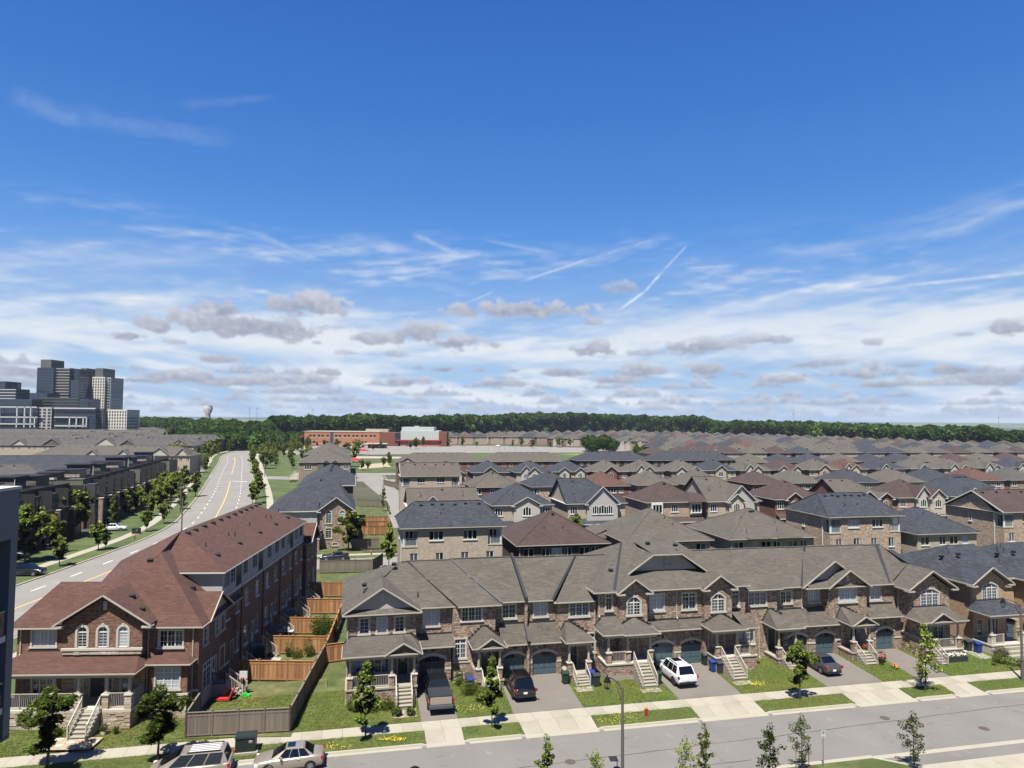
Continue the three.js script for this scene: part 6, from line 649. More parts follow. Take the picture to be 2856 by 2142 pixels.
// ---------- the slate-roofed corner block across the second street ----------
{
  const T = new Thing(FR, [-20, 0, 78], 'corner_townhouse', 'slate roofed corner house with two arched windows in a brick gable, behind the maple', 'house'), rf = M.roofNavy, br = M.brickMix, f = face.front(78.2), g0 = [], f2 = face.front(77.6), ho = [];
  for (const a of [-17.9, -15.5]) win(T, f2, ho, a, a + 0.95, 4.6, 6.9, { cols: 1, rows: 4, rise: 0.45, split: 0.75, key: 1 }); win(T, f2, ho, -17.95, -16.9, 1.9, 3.7, { cols: 1, rows: 4, split: 0.78 }); win(T, f2, ho, -16.6, -15.8, 0.5, 1.0, { cols: 2, rows: 1 });
  wall(T, f2, [[-19.0, 0], [-13.2, 0], [-13.2, 6.9], [-16.1, 9.2], [-19.0, 6.9]], ho, br); T.part('wall', br, (g) => g.poly([[-19, 0, 77.6], [-19, 6.9, 77.6], [-19, 6.9, 79], [-19, 0, 79]])); frontGable(T, rf, -19.5, -12.7, 6.9, 9.45, 77.05, 84, { faceMat: null, faceD: 0.5, board: M.gutterWhite });
  win(T, f, g0, -26.6, -25.5, 4.9, 6.5, { cols: 1 }); win(T, f, g0, -21.8, -20.9, 1.8, 3.5, { cols: 1 }); wall(T, f, rect(-28, -19, 0, 6.9), g0, M.stucco); T.part('bay', M.stucco, (g) => g.box(-23.5, -19.5, 4.0, 6.95, 77.5, 78.2)); win(T, face.front(77.5), null, -22.4, -20.6, 4.7, 6.5, { cols: 2, split: 0.78 }); T.part('bay_band', M.precast, (g) => g.box(-23.6, -19.4, 3.85, 4.05, 77.4, 78.2));
  T.part('roof', rf, (g) => { g.poly([[-28.6, 6.9, 77.7], [-12.7, 6.9, 77.7], [-16, 11, 86.5], [-19.6, 11.6, 87], [-24, 10.2, 84.2]]); g.poly([[-28.6, 6.9, 77.7], [-24, 10.2, 84.2], [-24, 10.2, 92], [-28.6, 6.9, 98]]); g.poly([[-24, 10.2, 84.2], [-19.6, 11.6, 87], [-19.6, 11.6, 95], [-24, 10.2, 92]]); g.poly([[-12.7, 6.9, 77.7], [-12.7, 6.9, 92], [-16, 11, 92], [-16, 11, 86.5]]); }); eaves(T, [[-28.6, 6.9, 77.7], [-19.6, 6.9, 77.7], [-19.6, 6.9, 79.5], [-28.6, 6.9, 79.5]], M.gutterWhite, [2]); T.part('bay_roof', rf, (g) => { g.poly([[-23.9, 6.98, 77.05], [-19.3, 6.98, 77.05], [-19.3, 8.6, 80], [-23.9, 8.6, 80]]); }); T.part('bay_gutter', M.gutterWhite, (g) => g.box(-23.9, -19.3, 6.84, 6.99, 77.0, 77.1));
  T.part('wall', br, (g) => g.poly([[-13.2, 0, 77.6], [-13.2, 6.9, 77.6], [-13.2, 6.9, 92], [-13.2, 0, 92]])); porchRoof(T, rf, -22, -18.6, 3.7, 75.6, 78.18, -21.6, -18.9, 4.4); pier(T, -21.6, 75.9, 0, 2.0, br, 3.55); pier(T, -19.2, 75.9, 0, 2.0, br, 3.55); T.part('porch_base', br, (g) => g.box(-22, -18.9, 0, 1.0, 75.7, 78.2)); railing(T, T.g, [-21.3, 1.0, 75.85], [-19.5, 1.0, 75.85]); vents(T, [[-14.6, 9.1, 83], [-17, 8.8, 80.6]]);
}
[[91.6, 100.5], [100.5, 109.5], [109.5, 118]].forEach(([a, b], i) => { const T = new Thing(FR, [-17.8, 0, (a + b) / 2], 'row_house', ['slate roofed three storey row house joined to the arched window corner house', 'slate roofed three storey row house in the middle of its block', 'slate roofed three storey row house at the far end of its block'][i], 'house', 'slate roofed row houses'), e1 = -12.7, e0 = -24.2, r = -18.4, eh = 10.3, hr = 13.0, h = [], fr = face.right(-13.2); for (const x of [a + 1.6, a + 5.4]) { win(T, fr, h, x, x + 1, 8.7, 9.9, { cols: 1, trim: 0 }); win(T, fr, h, x, x + 1, 5.6, 7, { cols: 1, trim: 0 }); } wall(T, fr, rect(a, b, 0, 10.2), h, M.stuccoDark);
  if (!i) T.part('upper_wall', M.stuccoDark, (g) => g.poly([[-19, 7, a], [-13.2, 7, a], [-13.2, 10.2, a], [-19, 10.2, a]]));
  T.part('roof', M.roofNavy, (g) => { const A = i ? a : a - 0.6, R1 = i ? a : a + 5; g.poly([[e1, eh, A], [e1, eh, b], [r, hr, b], [r, hr, R1]]); g.poly([[e0, eh, A], [e0, eh, b], [r, hr, b], [r, hr, R1]]); if (!i) g.poly([[e0, eh, A], [e1, eh, A], [r, hr, R1]]); }); T.part('gutter', M.gutterWhite, (g) => { g.beam([e1, eh - 0.07, a - 0.6], [e1, eh - 0.07, b], 0.12, 0.15); if (!i) g.beam([e0 + 4.5, eh - 0.07, a - 0.6], [e1, eh - 0.07, a - 0.6], 0.12, 0.15); }); T.part('wall', M.stuccoDark, (g) => g.poly([[e0 + 0.5, 0, a], [e0 + 0.5, 10.2, a], [e0 + 0.5, 10.2, b], [e0 + 0.5, 0, b]]));
  const v = []; for (let k = 0; k < 4; k++) v.push([r + 0.5, hr - 0.25, mix(a + (i ? 0 : 5), b, (k + 0.5) / 4)]); vents(T, v); });
// the tan block farther up the avenue, with steps and decks on its left side
{ const T = new Thing(FR, [-24, 0, 225], 'terrace_block', 'tan roofed brick block with two small dormers beside the avenue, before the park', 'houses', 'long terraces'), rf = M.roofTan, f = face.front(214.5); eachWall(T, [[[-33, 0, 214.5], [-14.5, 0, 214.5], [-14.5, 7.4, 214.5], [-33, 7.4, 214.5]], [[-33, 0, 214.5], [-33, 7.4, 214.5], [-33, 7.4, 285], [-33, 0, 285]], [[-14.5, 0, 214.5], [-14.5, 7.4, 214.5], [-14.5, 7.4, 285], [-14.5, 0, 285]]], M.brickMix); hip(T, rf, -33, -14.5, 214.5, 248, 7.5, 0.44); hip(T, rf, -33.5, -15, 248, 286, 8.6, 0.44, { name: 'rear_roof' });
  for (const [a, w] of [[-31, 2.4], [-24, 1.6], [-20.8, 1.6], [-16.8, 1.6]]) farWin(T, f, a, a + w, 4.9, 6.7, { cols: 3 }); for (const s of [-23.2, -20.0]) frontGable(T, rf, s - 1.3, s + 1.3, 7.4, 8.5, 213.6, 217, { faceMat: M.siding, faceD: 0.3, ret: false }); T.part('recess', M.stuccoDark, (g) => g.box(-26.4, -18.4, 0.2, 7.3, 214.3, 214.5)); for (let i = 0; i < 5; i++) { T.part('deck', M.trimTan, (g) => { const d = 216 + i * 7; g.box(-37, -33.2, 1.0, 1.2, d, d + 3.4); for (const [x, y] of [[-36.9, d + 0.1], [-36.9, d + 3.2], [-33.6, d + 0.1]]) g.box(x, x + 0.2, 0, 2.3, y, y + 0.2); g.box(-37, -33.2, 2.2, 2.3, d, d + 0.1); }); } vents(T, [[-27, 10.5, 224], [-21, 10.5, 224]]); }

// ---------- the dark modern houses along the avenue ----------
const FD1 = new Frame(-87, -143, 6.5), FD2 = new Frame(-89.3, -151.5, 14.8);
function modern(F, d, w, i, label, end = false) {
  const T = new Thing(F, [-5, 0, d + w / 2], 'modern_townhouse', label, 'house', 'dark modern townhouses along the avenue'), H = 10.2, a = d, b = d + w, m = (a + b) / 2, k = i % 3, fr = face.right(0), body = k === 1 ? M.midPanel : M.darkPanel;
  T.part('body', end ? M.oliveSiding : M.darkPanel, (g) => g.box(-12, -2.6, 0, H, a + 0.01, b - 0.01)); T.part('front_lower', M.brickDark, (g) => g.box(-2.6, 0, 0, 3.1, a, b)); T.part('front_upper', body, (g) => { g.box(-2.6, -0.2, 3.1, 9.4, a, m - 0.2); }); T.part('front_bay', k === 2 ? M.brickDark : M.midPanel, (g) => g.box(-2.6, 0.45, 3.1, 6.4, m + 0.3, b - 0.25));
  T.part('balcony_slab', M.black, (g) => { g.box(-2.6, 0.9, 6.4, 6.55, m - 0.2, b - 0.1); }); T.part('balcony_rail', M.darkMetal, (g) => { g.box(0.82, 0.88, 7.4, 7.48, m - 0.2, b - 0.1); for (let x = m - 0.2; x < b - 0.1; x += 0.5) g.box(0.83, 0.87, 6.55, 7.4, x, x + 0.04); g.box(-0.5, 0.88, 7.4, 7.46, b - 0.16, b - 0.1); }).userData.kind = 'stuff';
  T.part('pier', i % 3 === 1 ? M.brickMix : i % 3 ? M.brickDark : M.brickBrown, (g) => g.box(0.5, 1.3, 0, 6.3, a + 0.1, a + 0.8)); T.part('pier_cap', M.precast, (g) => g.box(0.4, 1.4, 6.3, 6.45, a, a + 0.9)); T.part('fin', i % 6 ? M.darkPanel : M.oliveSiding, (g) => g.box(-2.6, 0.2, 6.5, 10.0, b - 0.25, b - 0.05));
  for (const [x, h0, h1] of [[a + 0.8, 3.9, 5.9], [a + 0.8, 7.0, 8.9], [a + 1.9, 7.0, 8.9]]) farWin(T, face.right(-0.2), x, x + 0.85, h0, h1, { mat: M.black, cols: 1, sill: false, dark: M.glassMid }); farWin(T, face.right(0.45), m + 0.7, m + 2.2, 3.8, 5.8, { mat: M.black, cols: 2, sill: false, dark: M.glassMid }); farWin(T, face.right(-2.6), m + 0.5, m + 2.3, 6.7, 9.2, { mat: M.black, cols: 2, sill: false });
  T.part('garage_door', M.door, (g) => g.box(0, 0.05, 0.1, 2.3, m - 0.1, b - 0.5)); T.part('parapet', M.black, (g) => { g.box(-12, -2.5, H, H + 0.25, a, a + 0.15); g.box(-2.75, -2.5, H, H + 0.25, a, b); });
  T.part('terrace_rail', M.darkMetal, (g) => { g.box(-2.5, -2.44, H + 1.1, H + 1.17, a, b); g.box(-6.4, -2.5, H + 1.1, H + 1.17, a + 0.05, a + 0.1); for (let x = a; x < b; x += 1) g.box(-2.5, -2.45, H, H + 1.1, x, x + 0.05); for (let x = -6; x < -2.5; x += 1) g.box(x, x + 0.05, H, H + 1.1, a + 0.05, a + 0.1); }).userData.kind = 'stuff';
  const ph = (i * 7) % 5, pw = ph === 1 ? 0 : [5.4, 0, 3.6, 4.6, 6.2][ph], pa = a + [0.6, 0, 1.4, 0.3, 0.9][ph], pb = b - [0.5, 0, 0.2, 1.3, 0.4][ph], pt = H + [1.9, 0, 1.5, 2.2, 1.7][ph], pm = [M.oliveSiding, null, M.stuccoDark, M.darkPanel, M.trimTan][ph];
  if (pw) { T.part('penthouse', pm, (g) => g.box(-11.6, -11.6 + pw, H, pt, pa, pb)); T.part('penthouse_roof', M.black, (g) => g.box(-12, -11.1 + pw, pt, pt + 0.18, pa - 0.35, pb + 0.2)); farWin(T, face.front(pa), -11, -9.7, H + 0.5, H + 1.4, { mat: M.black, sill: false, cols: 2 }); } else { T.part('terrace_screen', M.stuccoDark, (g) => g.box(-11.8, -6.4, H, H + 1.4, b - 0.3, b - 0.15)); T.part('folded_parasol', M.white, (g) => g.cyl(-5, m, H, H + 2.2, 0.16, 0.04, 7)); }
  T.part('roof_unit', M.gutterWhite, (g) => g.box(-9, -8.2, H, H + 0.6, a + 0.2, a + 0.55));
  if (end) { const f = face.front(a); farWin(T, f, -6.4, -5.2, 3.4, 5.6, { mat: M.trimTan, cols: 2, sill: false }); farWin(T, f, -9.5, -8.5, 7, 8.8, { mat: M.white, cols: 1 }); T.part('corner_pier', M.brickBrown, (g) => { g.box(-3.6, -2.0, 0, 7.2, a - 0.7, a); }); T.part('pier_cap', M.precast, (g) => g.box(-3.7, -1.9, 7.2, 7.35, a - 0.8, a)); T.part('corner_box', M.oliveSiding, (g) => g.box(-3.5, -2.1, 7.35, 9.2, a - 0.6, a)); }
  return T;
}
for (let i = 0; i < 6; i++) modern(FD1, -34.8 + i * 5.8, 5.7, i, i === 5 ? 'dark modern townhouse at the far end of the nearer block along the avenue' : 'dark modern townhouse with flat roof terrace in the block nearest the grey panel building');
for (let i = 0; i < 14; i++) modern(FD2, i * 6.0, 5.9, i + 1, i === 0 ? 'dark modern townhouse with olive end wall and tall brick corner pier' : i === 13 ? 'dark modern townhouse at the intersection end of its block' : 'dark modern townhouse with flat roof terrace in the block behind the olive end wall', i === 0);
// hipped terraces west of the avenue
const FW = new Frame(-120, -300, 7);
longRow(FD2, -62, -14, 14, 13, 'grey', M.stuccoDark, 'grey roofed terrace behind the dark modern townhouses', { eh: 9, near: false }); longRow(FD2, -96, -10, 42, 22, 'navy', M.stuccoDark, 'broad dark slate roofed terrace behind the flat roofed townhouses', { eh: 9, pitch: 0.36 }); longRow(FD2, -90, -4, 66, 16, 'navy', M.stuccoDark, 'dark slate roofed terrace beside the avenue crossing', { eh: 8.6, pitch: 0.4 });
longRow(FW, -75, -14, -8, 14, 'tan', M.brickBeige, 'tan roofed terrace beyond the crossing, with three cream gables', { gables: [[-52, 6, 10.4], [-40, 6, 10.6], [-26, 9, 11.4], [-17, 6, 11.2]] });
const sAt = (F, d, px) => { const k = (px - 1428) / 1950, c = Math.cos(F.t), n = Math.sin(F.t); return (k * (-F.z + d * c) - F.x + d * n) / (c - k * n); };
[[96, 545, [60, 150, 300, 360, 505]], [126, 560, [110, 220, 420]], [158, 575, [40, 250, 330, 470]], [194, 600, [150, 210, 390, 500]], [234, 640, [80, 310, 560, 600]], [280, 690, [200, 350, 550, 590, 635, 665]], [330, 620, [90, 260, 430]], [390, 560, [120, 300, 390]], [460, 520, [310, 330, 360, 380]], [540, 500, [330, 345, 370]]].forEach(([d, px, gs], i) => { const a = sAt(FW, d, -60), b = sAt(FW, d, px); longRow(FW, a, b, d, 13, i % 4 === 2 ? 'tan' : 'grey', M.brickBeige, `grey brown terrace west of the avenue, ${['first', 'second', 'third', 'fourth', 'fifth', 'sixth, with cream gables', 'seventh', 'eighth', 'ninth', 'last'][i]} row beyond the tan terrace`, { eh: 8, gables: gs.map((p, k) => { const w = 9 + (k % 3) * 1.6; return [sAt(FW, d, p), w, 8 + w * 0.36, k % 2 ? M.stuccoDark : M.siding]; }), step: i < 3 ? 8 : 14 }); });
[[-50, 96], [-62, 120], [-64, 140], [-66, 160], [-70, 180], [-74, 200]].forEach(([s, d], i) => longRow(FW, s - 26, s + 4 + i * 2, d, 12, 'grey', M.stuccoDark, `short grey terrace with dark side gables stepping along the avenue, ${['first', 'second', 'third', 'fourth', 'fifth', 'last'][i]} from the crossing`, { eh: 8.4, gables: [[s - 2 + i * 2, 5, 11.2, M.stuccoDark]], step: 8 }));

// ---------- trees ----------
const leafM = (hex) => new THREE.MeshPhysicalMaterial({ color: hex, roughness: 0.95, vertexColors: true, side: THREE.DoubleSide, transmission: 0.4, thickness: 0 });
const LEAF = { mid: leafM(0xa8c964), dark: leafM(0x98b85e), light: leafM(0xb9d46c), grey: leafM(0xb9c88c), forest: leafM(0x74964e), conifer: leafM(0x4a6634) };
function leafCloud(blobs, n, size, r, flat = 0) { // leaf-sized faces spread through the volume of several clumps
  const p = [], nn = [], c = [], tot = blobs.reduce((s, b) => s + b[3] ** 2, 0), q = new THREE.Quaternion(), e = new THREE.Euler(), a = new V3(), b = new V3(), v = new V3();
  for (const [x, y, z, rad, sy = 1] of blobs) { const k = Math.round(n * rad * rad / tot); for (let i = 0; i < k; i++) { const u = r() * 2 - 1, t = r() * 6.283, rho = rad * Math.cbrt(0.16 + 0.84 * r()) * (0.86 + 0.28 * r()), s = Math.sqrt(1 - u * u); v.set(x + rho * s * Math.cos(t), y + rho * u * sy, z + rho * s * Math.sin(t)); e.set((r() - 0.5) * (2.6 - flat * 2), r() * 6.283, (r() - 0.5) * (2.6 - flat * 2)); q.setFromEuler(e); const w = size * (0.6 + 0.8 * r()); a.set(w, 0, 0).applyQuaternion(q); b.set(0, 0, w * (0.6 + 0.5 * r())).applyQuaternion(q); const m = new V3().crossVectors(b, a).normalize(); const g = 0.62 + 0.7 * r(), col = [g * (0.85 + 0.4 * r()), g, g * (0.7 + 0.4 * r())]; const P = [[-1, -0.2], [0.1, -1], [1, 0.2], [-0.1, 1]].map(([i2, j]) => v.clone().addScaledVector(a, i2 * 0.55).addScaledVector(b, j * 0.55)); for (const id of [0, 1, 2, 0, 2, 3]) { p.push(P[id].x, P[id].y, P[id].z); nn.push(m.x, m.y, m.z); c.push(...col); } } }
  const g = new THREE.BufferGeometry(); g.setAttribute('position', new THREE.Float32BufferAttribute(p, 3)); g.setAttribute('normal', new THREE.Float32BufferAttribute(nn, 3)); g.setAttribute('color', new THREE.Float32BufferAttribute(c, 3)); return g;
}
function makeTree(name, label, { h, rad, base, n, size, mat, seed, shape = 'round', limbs = 7, trunk = 0.09, group = 'street trees' }) {
  const r = rng(seed), G = new THREE.Group(); G.name = numbered(name); G.userData = { label, category: 'tree', group }; const g = new Geo(), blobs = [], top = h - 0.2;
  let px = 0, pz = 0, n0 = 5; for (let i = 0; i < n0; i++) { const y0 = top * 0.9 * i / n0, y1 = top * 0.9 * (i + 1) / n0, nx = px + (r() - 0.5) * 0.12, nz = pz + (r() - 0.5) * 0.12; g.tube([px, y0, -pz], [nx, y1, -nz], trunk * (1 - i / n0 * 0.8), trunk * (1 - (i + 1) / n0 * 0.8), 7, false); px = nx; pz = nz; }
  for (let i = 0; i < limbs; i++) { const t = i / limbs, y = mix(base, h * 0.86, t), ang = i * 2.4 + r(), reach = rad * (shape === 'cone' ? (1.02 - t * 0.75) : shape === 'column' ? 0.8 - t * 0.3 : Math.sin(mix(0.55, 2.7, t)) * 1.0) * (0.7 + 0.4 * r()), ex = Math.cos(ang) * reach, ez = Math.sin(ang) * reach, ey = y + reach * (shape === 'column' ? 1.1 : 0.55); g.tube([0, y * 0.92, 0], [ex * 0.8, Math.min(ey, h * 0.95), -ez * 0.8], trunk * 0.42, trunk * 0.1, 5, false); const nb = shape === 'column' ? 7 : 5; for (let q = 1; q <= nb; q++) { const f = q / nb, jr = () => (r() - 0.5) * rad * 0.42; blobs.push([ex * f * 0.95 + jr(), Math.min(mix(y, ey, f) + jr() * 0.8, h * 0.96), ez * f * 0.95 + jr(), rad * (0.14 + 0.16 * r()) * (shape === 'column' ? 1.0 : 1), 0.85]); } }
  blobs.push([0, h - rad * 0.3, 0, rad * 0.3, 1.2]); g.build('trunk', M.bark, G); const m = new THREE.Mesh(leafCloud(blobs, n, size, r), mat); m.name = 'crown'; G.add(m); return G;
}
const PT = {
  maple: makeTree('maple_tree', 'x', { h: 4.6, rad: 1.25, base: 1.4, n: 9000, size: 0.1, mat: LEAF.mid, seed: 3, limbs: 9, trunk: 0.07 }), linden: makeTree('linden_tree', 'x', { h: 5.0, rad: 1.1, base: 1.2, n: 6500, size: 0.105, mat: LEAF.mid, seed: 5, shape: 'cone', limbs: 9, trunk: 0.06 }), loose: makeTree('young_tree', 'x', { h: 5.2, rad: 1.25, base: 1.1, n: 2100, size: 0.11, mat: LEAF.light, seed: 8, limbs: 10, trunk: 0.055 }), column: makeTree('sapling', 'x', { h: 4.5, rad: 0.75, base: 0.9, n: 2000, size: 0.1, mat: LEAF.light, seed: 9, shape: 'column', limbs: 9, trunk: 0.045 }), big: makeTree('avenue_tree', 'x', { h: 7.5, rad: 2.5, base: 1.7, n: 4200, size: 0.34, mat: LEAF.light, seed: 12, limbs: 11, trunk: 0.13 }), small: makeTree('avenue_tree', 'x', { h: 5, rad: 1.5, base: 1.5, n: 1400, size: 0.34, mat: LEAF.mid, seed: 14, limbs: 8, trunk: 0.08 }), cone: makeTree('avenue_tree', 'x', { h: 7, rad: 1.9, base: 1.2, n: 1900, size: 0.42, mat: LEAF.light, seed: 15, shape: 'cone', limbs: 10, trunk: 0.1 }),
};
for (const k in PT) scene.remove(PT[k]);
const plant = (k, name, p, sc, label, group = 'street trees', turn = R0() * 6.28) => copyOf(PT[k], name, p, turn, sc, label, group);
const fr = (s, d) => FR.P(s, gh(d) - 0.02, d), fx = (x, y) => at(x, y, 0.05);
plant('maple', 'maple_tree', FR.P(-32.9, 0.1, -2.6), [1.55, 1.2, 1.55], 'dark spreading maple in front of the corner house steps'); plant('maple', 'maple_tree', FR.P(-25.9, 0.1, -2.9), [1.3, 1.15, 1.3], 'dark round tree between the corner house bay and the street');
plant('linden', 'linden_tree', FR.P(-11.8, 0.1, -1.95), [1.15, 1.12, 1.15], 'leafy tree on the verge in front of the end townhouse porch'); plant('linden', 'linden_tree', FR.P(-2.2, 0.1, -2.1), [0.95, 1.08, 0.95], 'slim bright green tree on the verge beside the black pickup'); plant('maple', 'maple_tree', FR.P(24.75, 0.1, -2.2), [0.95, 1.1, 0.95], 'dense dark round tree on the verge left of the grey sedan'); plant('loose', 'young_tree', FR.P(36.95, 0.1, -2.75), [1.1, 1.15, 1.1], 'thin leaved tree on the verge in front of the gabled end townhouse');
[[-1.1, -14.0, 'column', [1, 1, 1], 'slender sapling left of the tall street lamp'], [1.95, -14.4, 'loose', [0.6, 0.67, 0.6], 'wispy sapling beside the tall street lamp'], [7.9, -14.5, 'loose', [0.62, 0.74, 0.62], 'feathery sapling, left of a pair on the near verge'], [9.25, -14.5, 'column', [0.9, 1, 0.9], 'narrow sapling, right of a pair on the near verge'], [14.0, -14.5, 'loose', [0.75, 0.78, 0.75], 'leafy sapling beside the staked tree on the near verge'], [17.4, -13.0, 'loose', [0.62, 0.74, 0.62], 'staked young tree on the grass island'], [25.2, -14.35, 'loose', [0.7, 0.75, 0.7], 'young tree standing alone at the lay-by']].forEach(([s, d, k, sc, l]) => plant(k, 'sapling', FR.P(s, 0.1, d), sc, l, 'saplings on the near verge'));
for (const s of [16.9, 17.9]) { const T = new Thing(FR, [s, 0.1, -13.0], 'tree_stake', 'wooden stake beside the staked young tree', 'stake', 'tree stakes'); T.part('stake', M.wood[1], (g) => g.cyl(s, -13.0, 0.1, 1.6, 0.03, 0.025, 6)); T.part('tie', M.black, (g) => g.beam([s, 1.4, -13.0], [17.4, 1.4, -13.0], 0.02, 0.04)); }
// along the avenue
[[70, 1570, 'big', 1.25], [205, 1500, 'big', 1.25], [110, 1530, 'big', 1.0], [150, 1545, 'small', 1.2], [350, 1440, 'cone', .9], [420, 1440, 'small', 1.1], [455, 1398, 'cone', 1.2], [490, 1375, 'big', .9], [515, 1362, 'cone', 1.1], [430, 1405, 'big', .9], [570, 1318, 'cone', 1], [575, 1306, 'small', 1.2], [165, 1580, 'small', .95], [274, 1535, 'small', 1.0], [294, 1533, 'small', .7], [315, 1475, 'column', 1.6], [409, 1483, 'small', .9], [457, 1461, 'small', .95], [382, 1425, 'big', .85], [440, 1420, 'big', .8], [465, 1405, 'big', .95], [505, 1421, 'cone', .8], [545, 1385, 'cone', 1.1], [480, 1390, 'big', 1]].forEach(([x, y, k, sc]) => plant(k, 'avenue_tree', fx(x, y), sc, 'leafy tree on the verge between the avenue and the dark modern townhouses', 'trees west of the avenue'));
[[720, 1388, 'cone', 1.1], [722, 1365, 'cone', .9], [712, 1330, 'cone', 1.0], [708, 1315, 'small', 1.1], [704, 1296, 'cone', 1.2], [706, 1282, 'cone', 1.2], [735, 1300, 'cone', .95], [738, 1283, 'cone', 1], [770, 1302, 'small', .9], [760, 1280, 'cone', .9], [742, 1262, 'cone', 1.1], [790, 1275, 'cone', 1], [775, 1262, 'cone', 1], [705, 1405, 'cone', .9]].forEach(([x, y, k, sc]) => plant(k, 'avenue_tree', fx(x, y), sc, 'pointed green tree on the verge east of the avenue', 'trees east of the avenue'));
{ const r = rng(61); for (let i = 0; i < 46; i++) { const t = r(), z = -330 - t * 150, c = AV.reduce((b, p) => Math.abs(p[1] - z) < Math.abs(b[1] - z) ? p : b), x = c[0] - 12 - r() * 20; plant(pick(['big', 'cone', 'cone', 'small'], r), 'avenue_tree', new V3(x, 0, z), 0.8 + r() * 0.7, 'crowded green tree along the far stretch of the avenue', 'trees along the far avenue'); } for (let i = 0; i < 50; i++) { const z = -300 - r() * 330, c = AV.reduce((b, p) => Math.abs(p[1] - z) < Math.abs(b[1] - z) ? p : b), x = c[0] + 13 + r() * 26; plant(pick(['cone', 'cone', 'small', 'big'], r), 'park_tree', new V3(x, 0, z), 0.7 + r() * 0.7, 'young green tree in the strip of park beside the avenue', 'trees in the park strip'); } }
plant('big', 'maple_tree', FR.P(-13.8, 0.05, 74.6), [0.95, 0.95, 0.95], 'bright green maple beside the dark coupe on the second street'); plant('cone', 'street_tree', FR.P(-7.3, 0.05, 58.6), [0.75, 1.05, 0.75], 'narrow tree at the corner of the navy balcony house'); plant('column', 'street_tree', FR.P(-5.6, 0.05, 128), 1.5, 'narrow shrub like tree at the left wall of the tan gable house'); plant('small', 'street_tree', FR.P(29.2, 0, 74), 1.15, 'small tree between the brown pyramid roof and the navy gable house'); plant('small', 'street_tree', FR.P(28.5, 0, 155), 1.3, 'small tree between the fourth row houses');
// park and school trees
{ const r = rng(88); const spot = [[985, 1290], [1010, 1312], [1026, 1312], [1070, 1303], [1085, 1297], [938, 1262], [955, 1240], [965, 1272], [1040, 1258], [1062, 1252], [880, 1222], [905, 1228], [1145, 1252], [1160, 1252], [1180, 1246], [1230, 1240], [1250, 1245], [1290, 1246], [1330, 1248], [1430, 1246], [1455, 1246], [1484, 1250], [1535, 1250], [1560, 1248], [1590, 1246], [1640, 1248], [1660, 1250], [1678, 1252], [1695, 1252], [1760, 1252], [1775, 1256], [1790, 1250], [1820, 1258], [1840, 1256], [1860, 1262], [1880, 1262], [1900, 1266], [1930, 1270], [1950, 1272], [1995, 1276], [2020, 1280], [2040, 1283], [860, 1235], [840, 1228], [1000, 1268]]; spot.forEach(([x, y]) => plant(pick(['cone', 'small', 'big'], r), 'park_tree', fx(x, y), 0.8 + r() * 0.6, 'scattered green tree around the park and school field', 'trees of the park')); }
// shrubs
const shrubGeo = {}; function shrub(F, s, d, h, rad, label, mat = LEAF.dark, n = 700, group = 'garden shrubs', size = 0.1) { const key = `${h}_${rad}_${n}`; const g = shrubGeo[key] ??= leafCloud([[0, h * 0.55, 0, rad, h / rad / 2.1], [rad * 0.4, h * 0.4, rad * 0.2, rad * 0.7, 0.8], [-rad * 0.4, h * 0.4, -rad * 0.1, rad * 0.7, 0.8]], n, size, rng(Math.round(h * 100 + rad * 10)), 0); const m = new THREE.Mesh(g, mat); m.name = 'shrub'; tagTop(m, label, 'shrub', group); m.position.copy(F.P(s, (F === FR ? gh(d) : 0.25) - 0.02, d)); m.rotation.y = s * 3; return m; }
shrub(FL, 6.0, 19.3, 2.4, 1.35, 'large round green bush in front of the cedar fence', LEAF.dark, 2200, 'garden shrubs', 0.14); shrub(FL, 7.0, 18.6, 1.9, 0.8, 'dark bush squeezed between the round bush and the garden boundary', LEAF.dark, 900, 'garden shrubs', 0.13); shrub(FL, 3.9, 13.5, 1.6, 0.45, 'climbing plant against the cedar fence', LEAF.mid, 500); shrub(FL, 5.9, 13.4, 1.9, 0.5, 'taller climbing plant against the cedar fence', LEAF.light, 600); shrub(FL, 4.8, 13.2, 1.0, 0.6, 'low bush between two climbing plants', LEAF.mid, 500);
shrub(FL, -1.2, -2.2, 1.1, 0.7, 'dark shrub below the stone bay window', LEAF.dark, 700); shrub(FL, -4.5, -3.2, 0.55, 0.22, 'tiny conical shrub at the porch corner', LEAF.dark, 200); shrub(FR, -12.6, 2.9, 1.0, 0.7, 'shrub bed below the end townhouse porch', LEAF.mid, 700); shrub(FR, -11.2, 2.6, 1.1, 0.75, 'rounded shrub beside the end townhouse steps', LEAF.mid, 700); shrub(FR, -10.0, 2.7, 0.9, 0.6, 'small shrub at the foot of the porch wall', LEAF.dark, 500); shrub(FR, -9.3, 1.3, 0.8, 0.4, 'clipped shrub by the paving stones', LEAF.dark, 400); shrub(FR, -8.2, 1.2, 0.7, 0.35, 'small clipped shrub next to the driveway edge', LEAF.dark, 350);
shrub(FR, -2.9, 4.2, 1.3, 0.8, 'overgrown green shrub beside the blue bin', LEAF.light, 800); shrub(FR, -3.5, 6.2, 1.2, 0.6, 'leafy shrub below the tall window', LEAF.mid, 600); shrub(FR, -2.0, 2.6, 1.2, 0.7, 'bright shrub in front of the small steps', LEAF.light, 700); shrub(FR, 38.3, 4.2, 1.1, 0.5, 'dark upright shrub beside the pink flower pot', LEAF.dark, 500);
for (let i = 0; i < 4; i++) shrub(FR, 50.0 + i * 0.75, 1.9 - i * 0.62, 0.8, 0.6, 'low box hedge mound along the pale paved drive', LEAF.dark, 500, 'box hedge mounds'); shrub(FR, 51.6, 3.1, 1.1, 0.8, 'rounded grey green shrub beside the stone steps', LEAF.grey, 700);
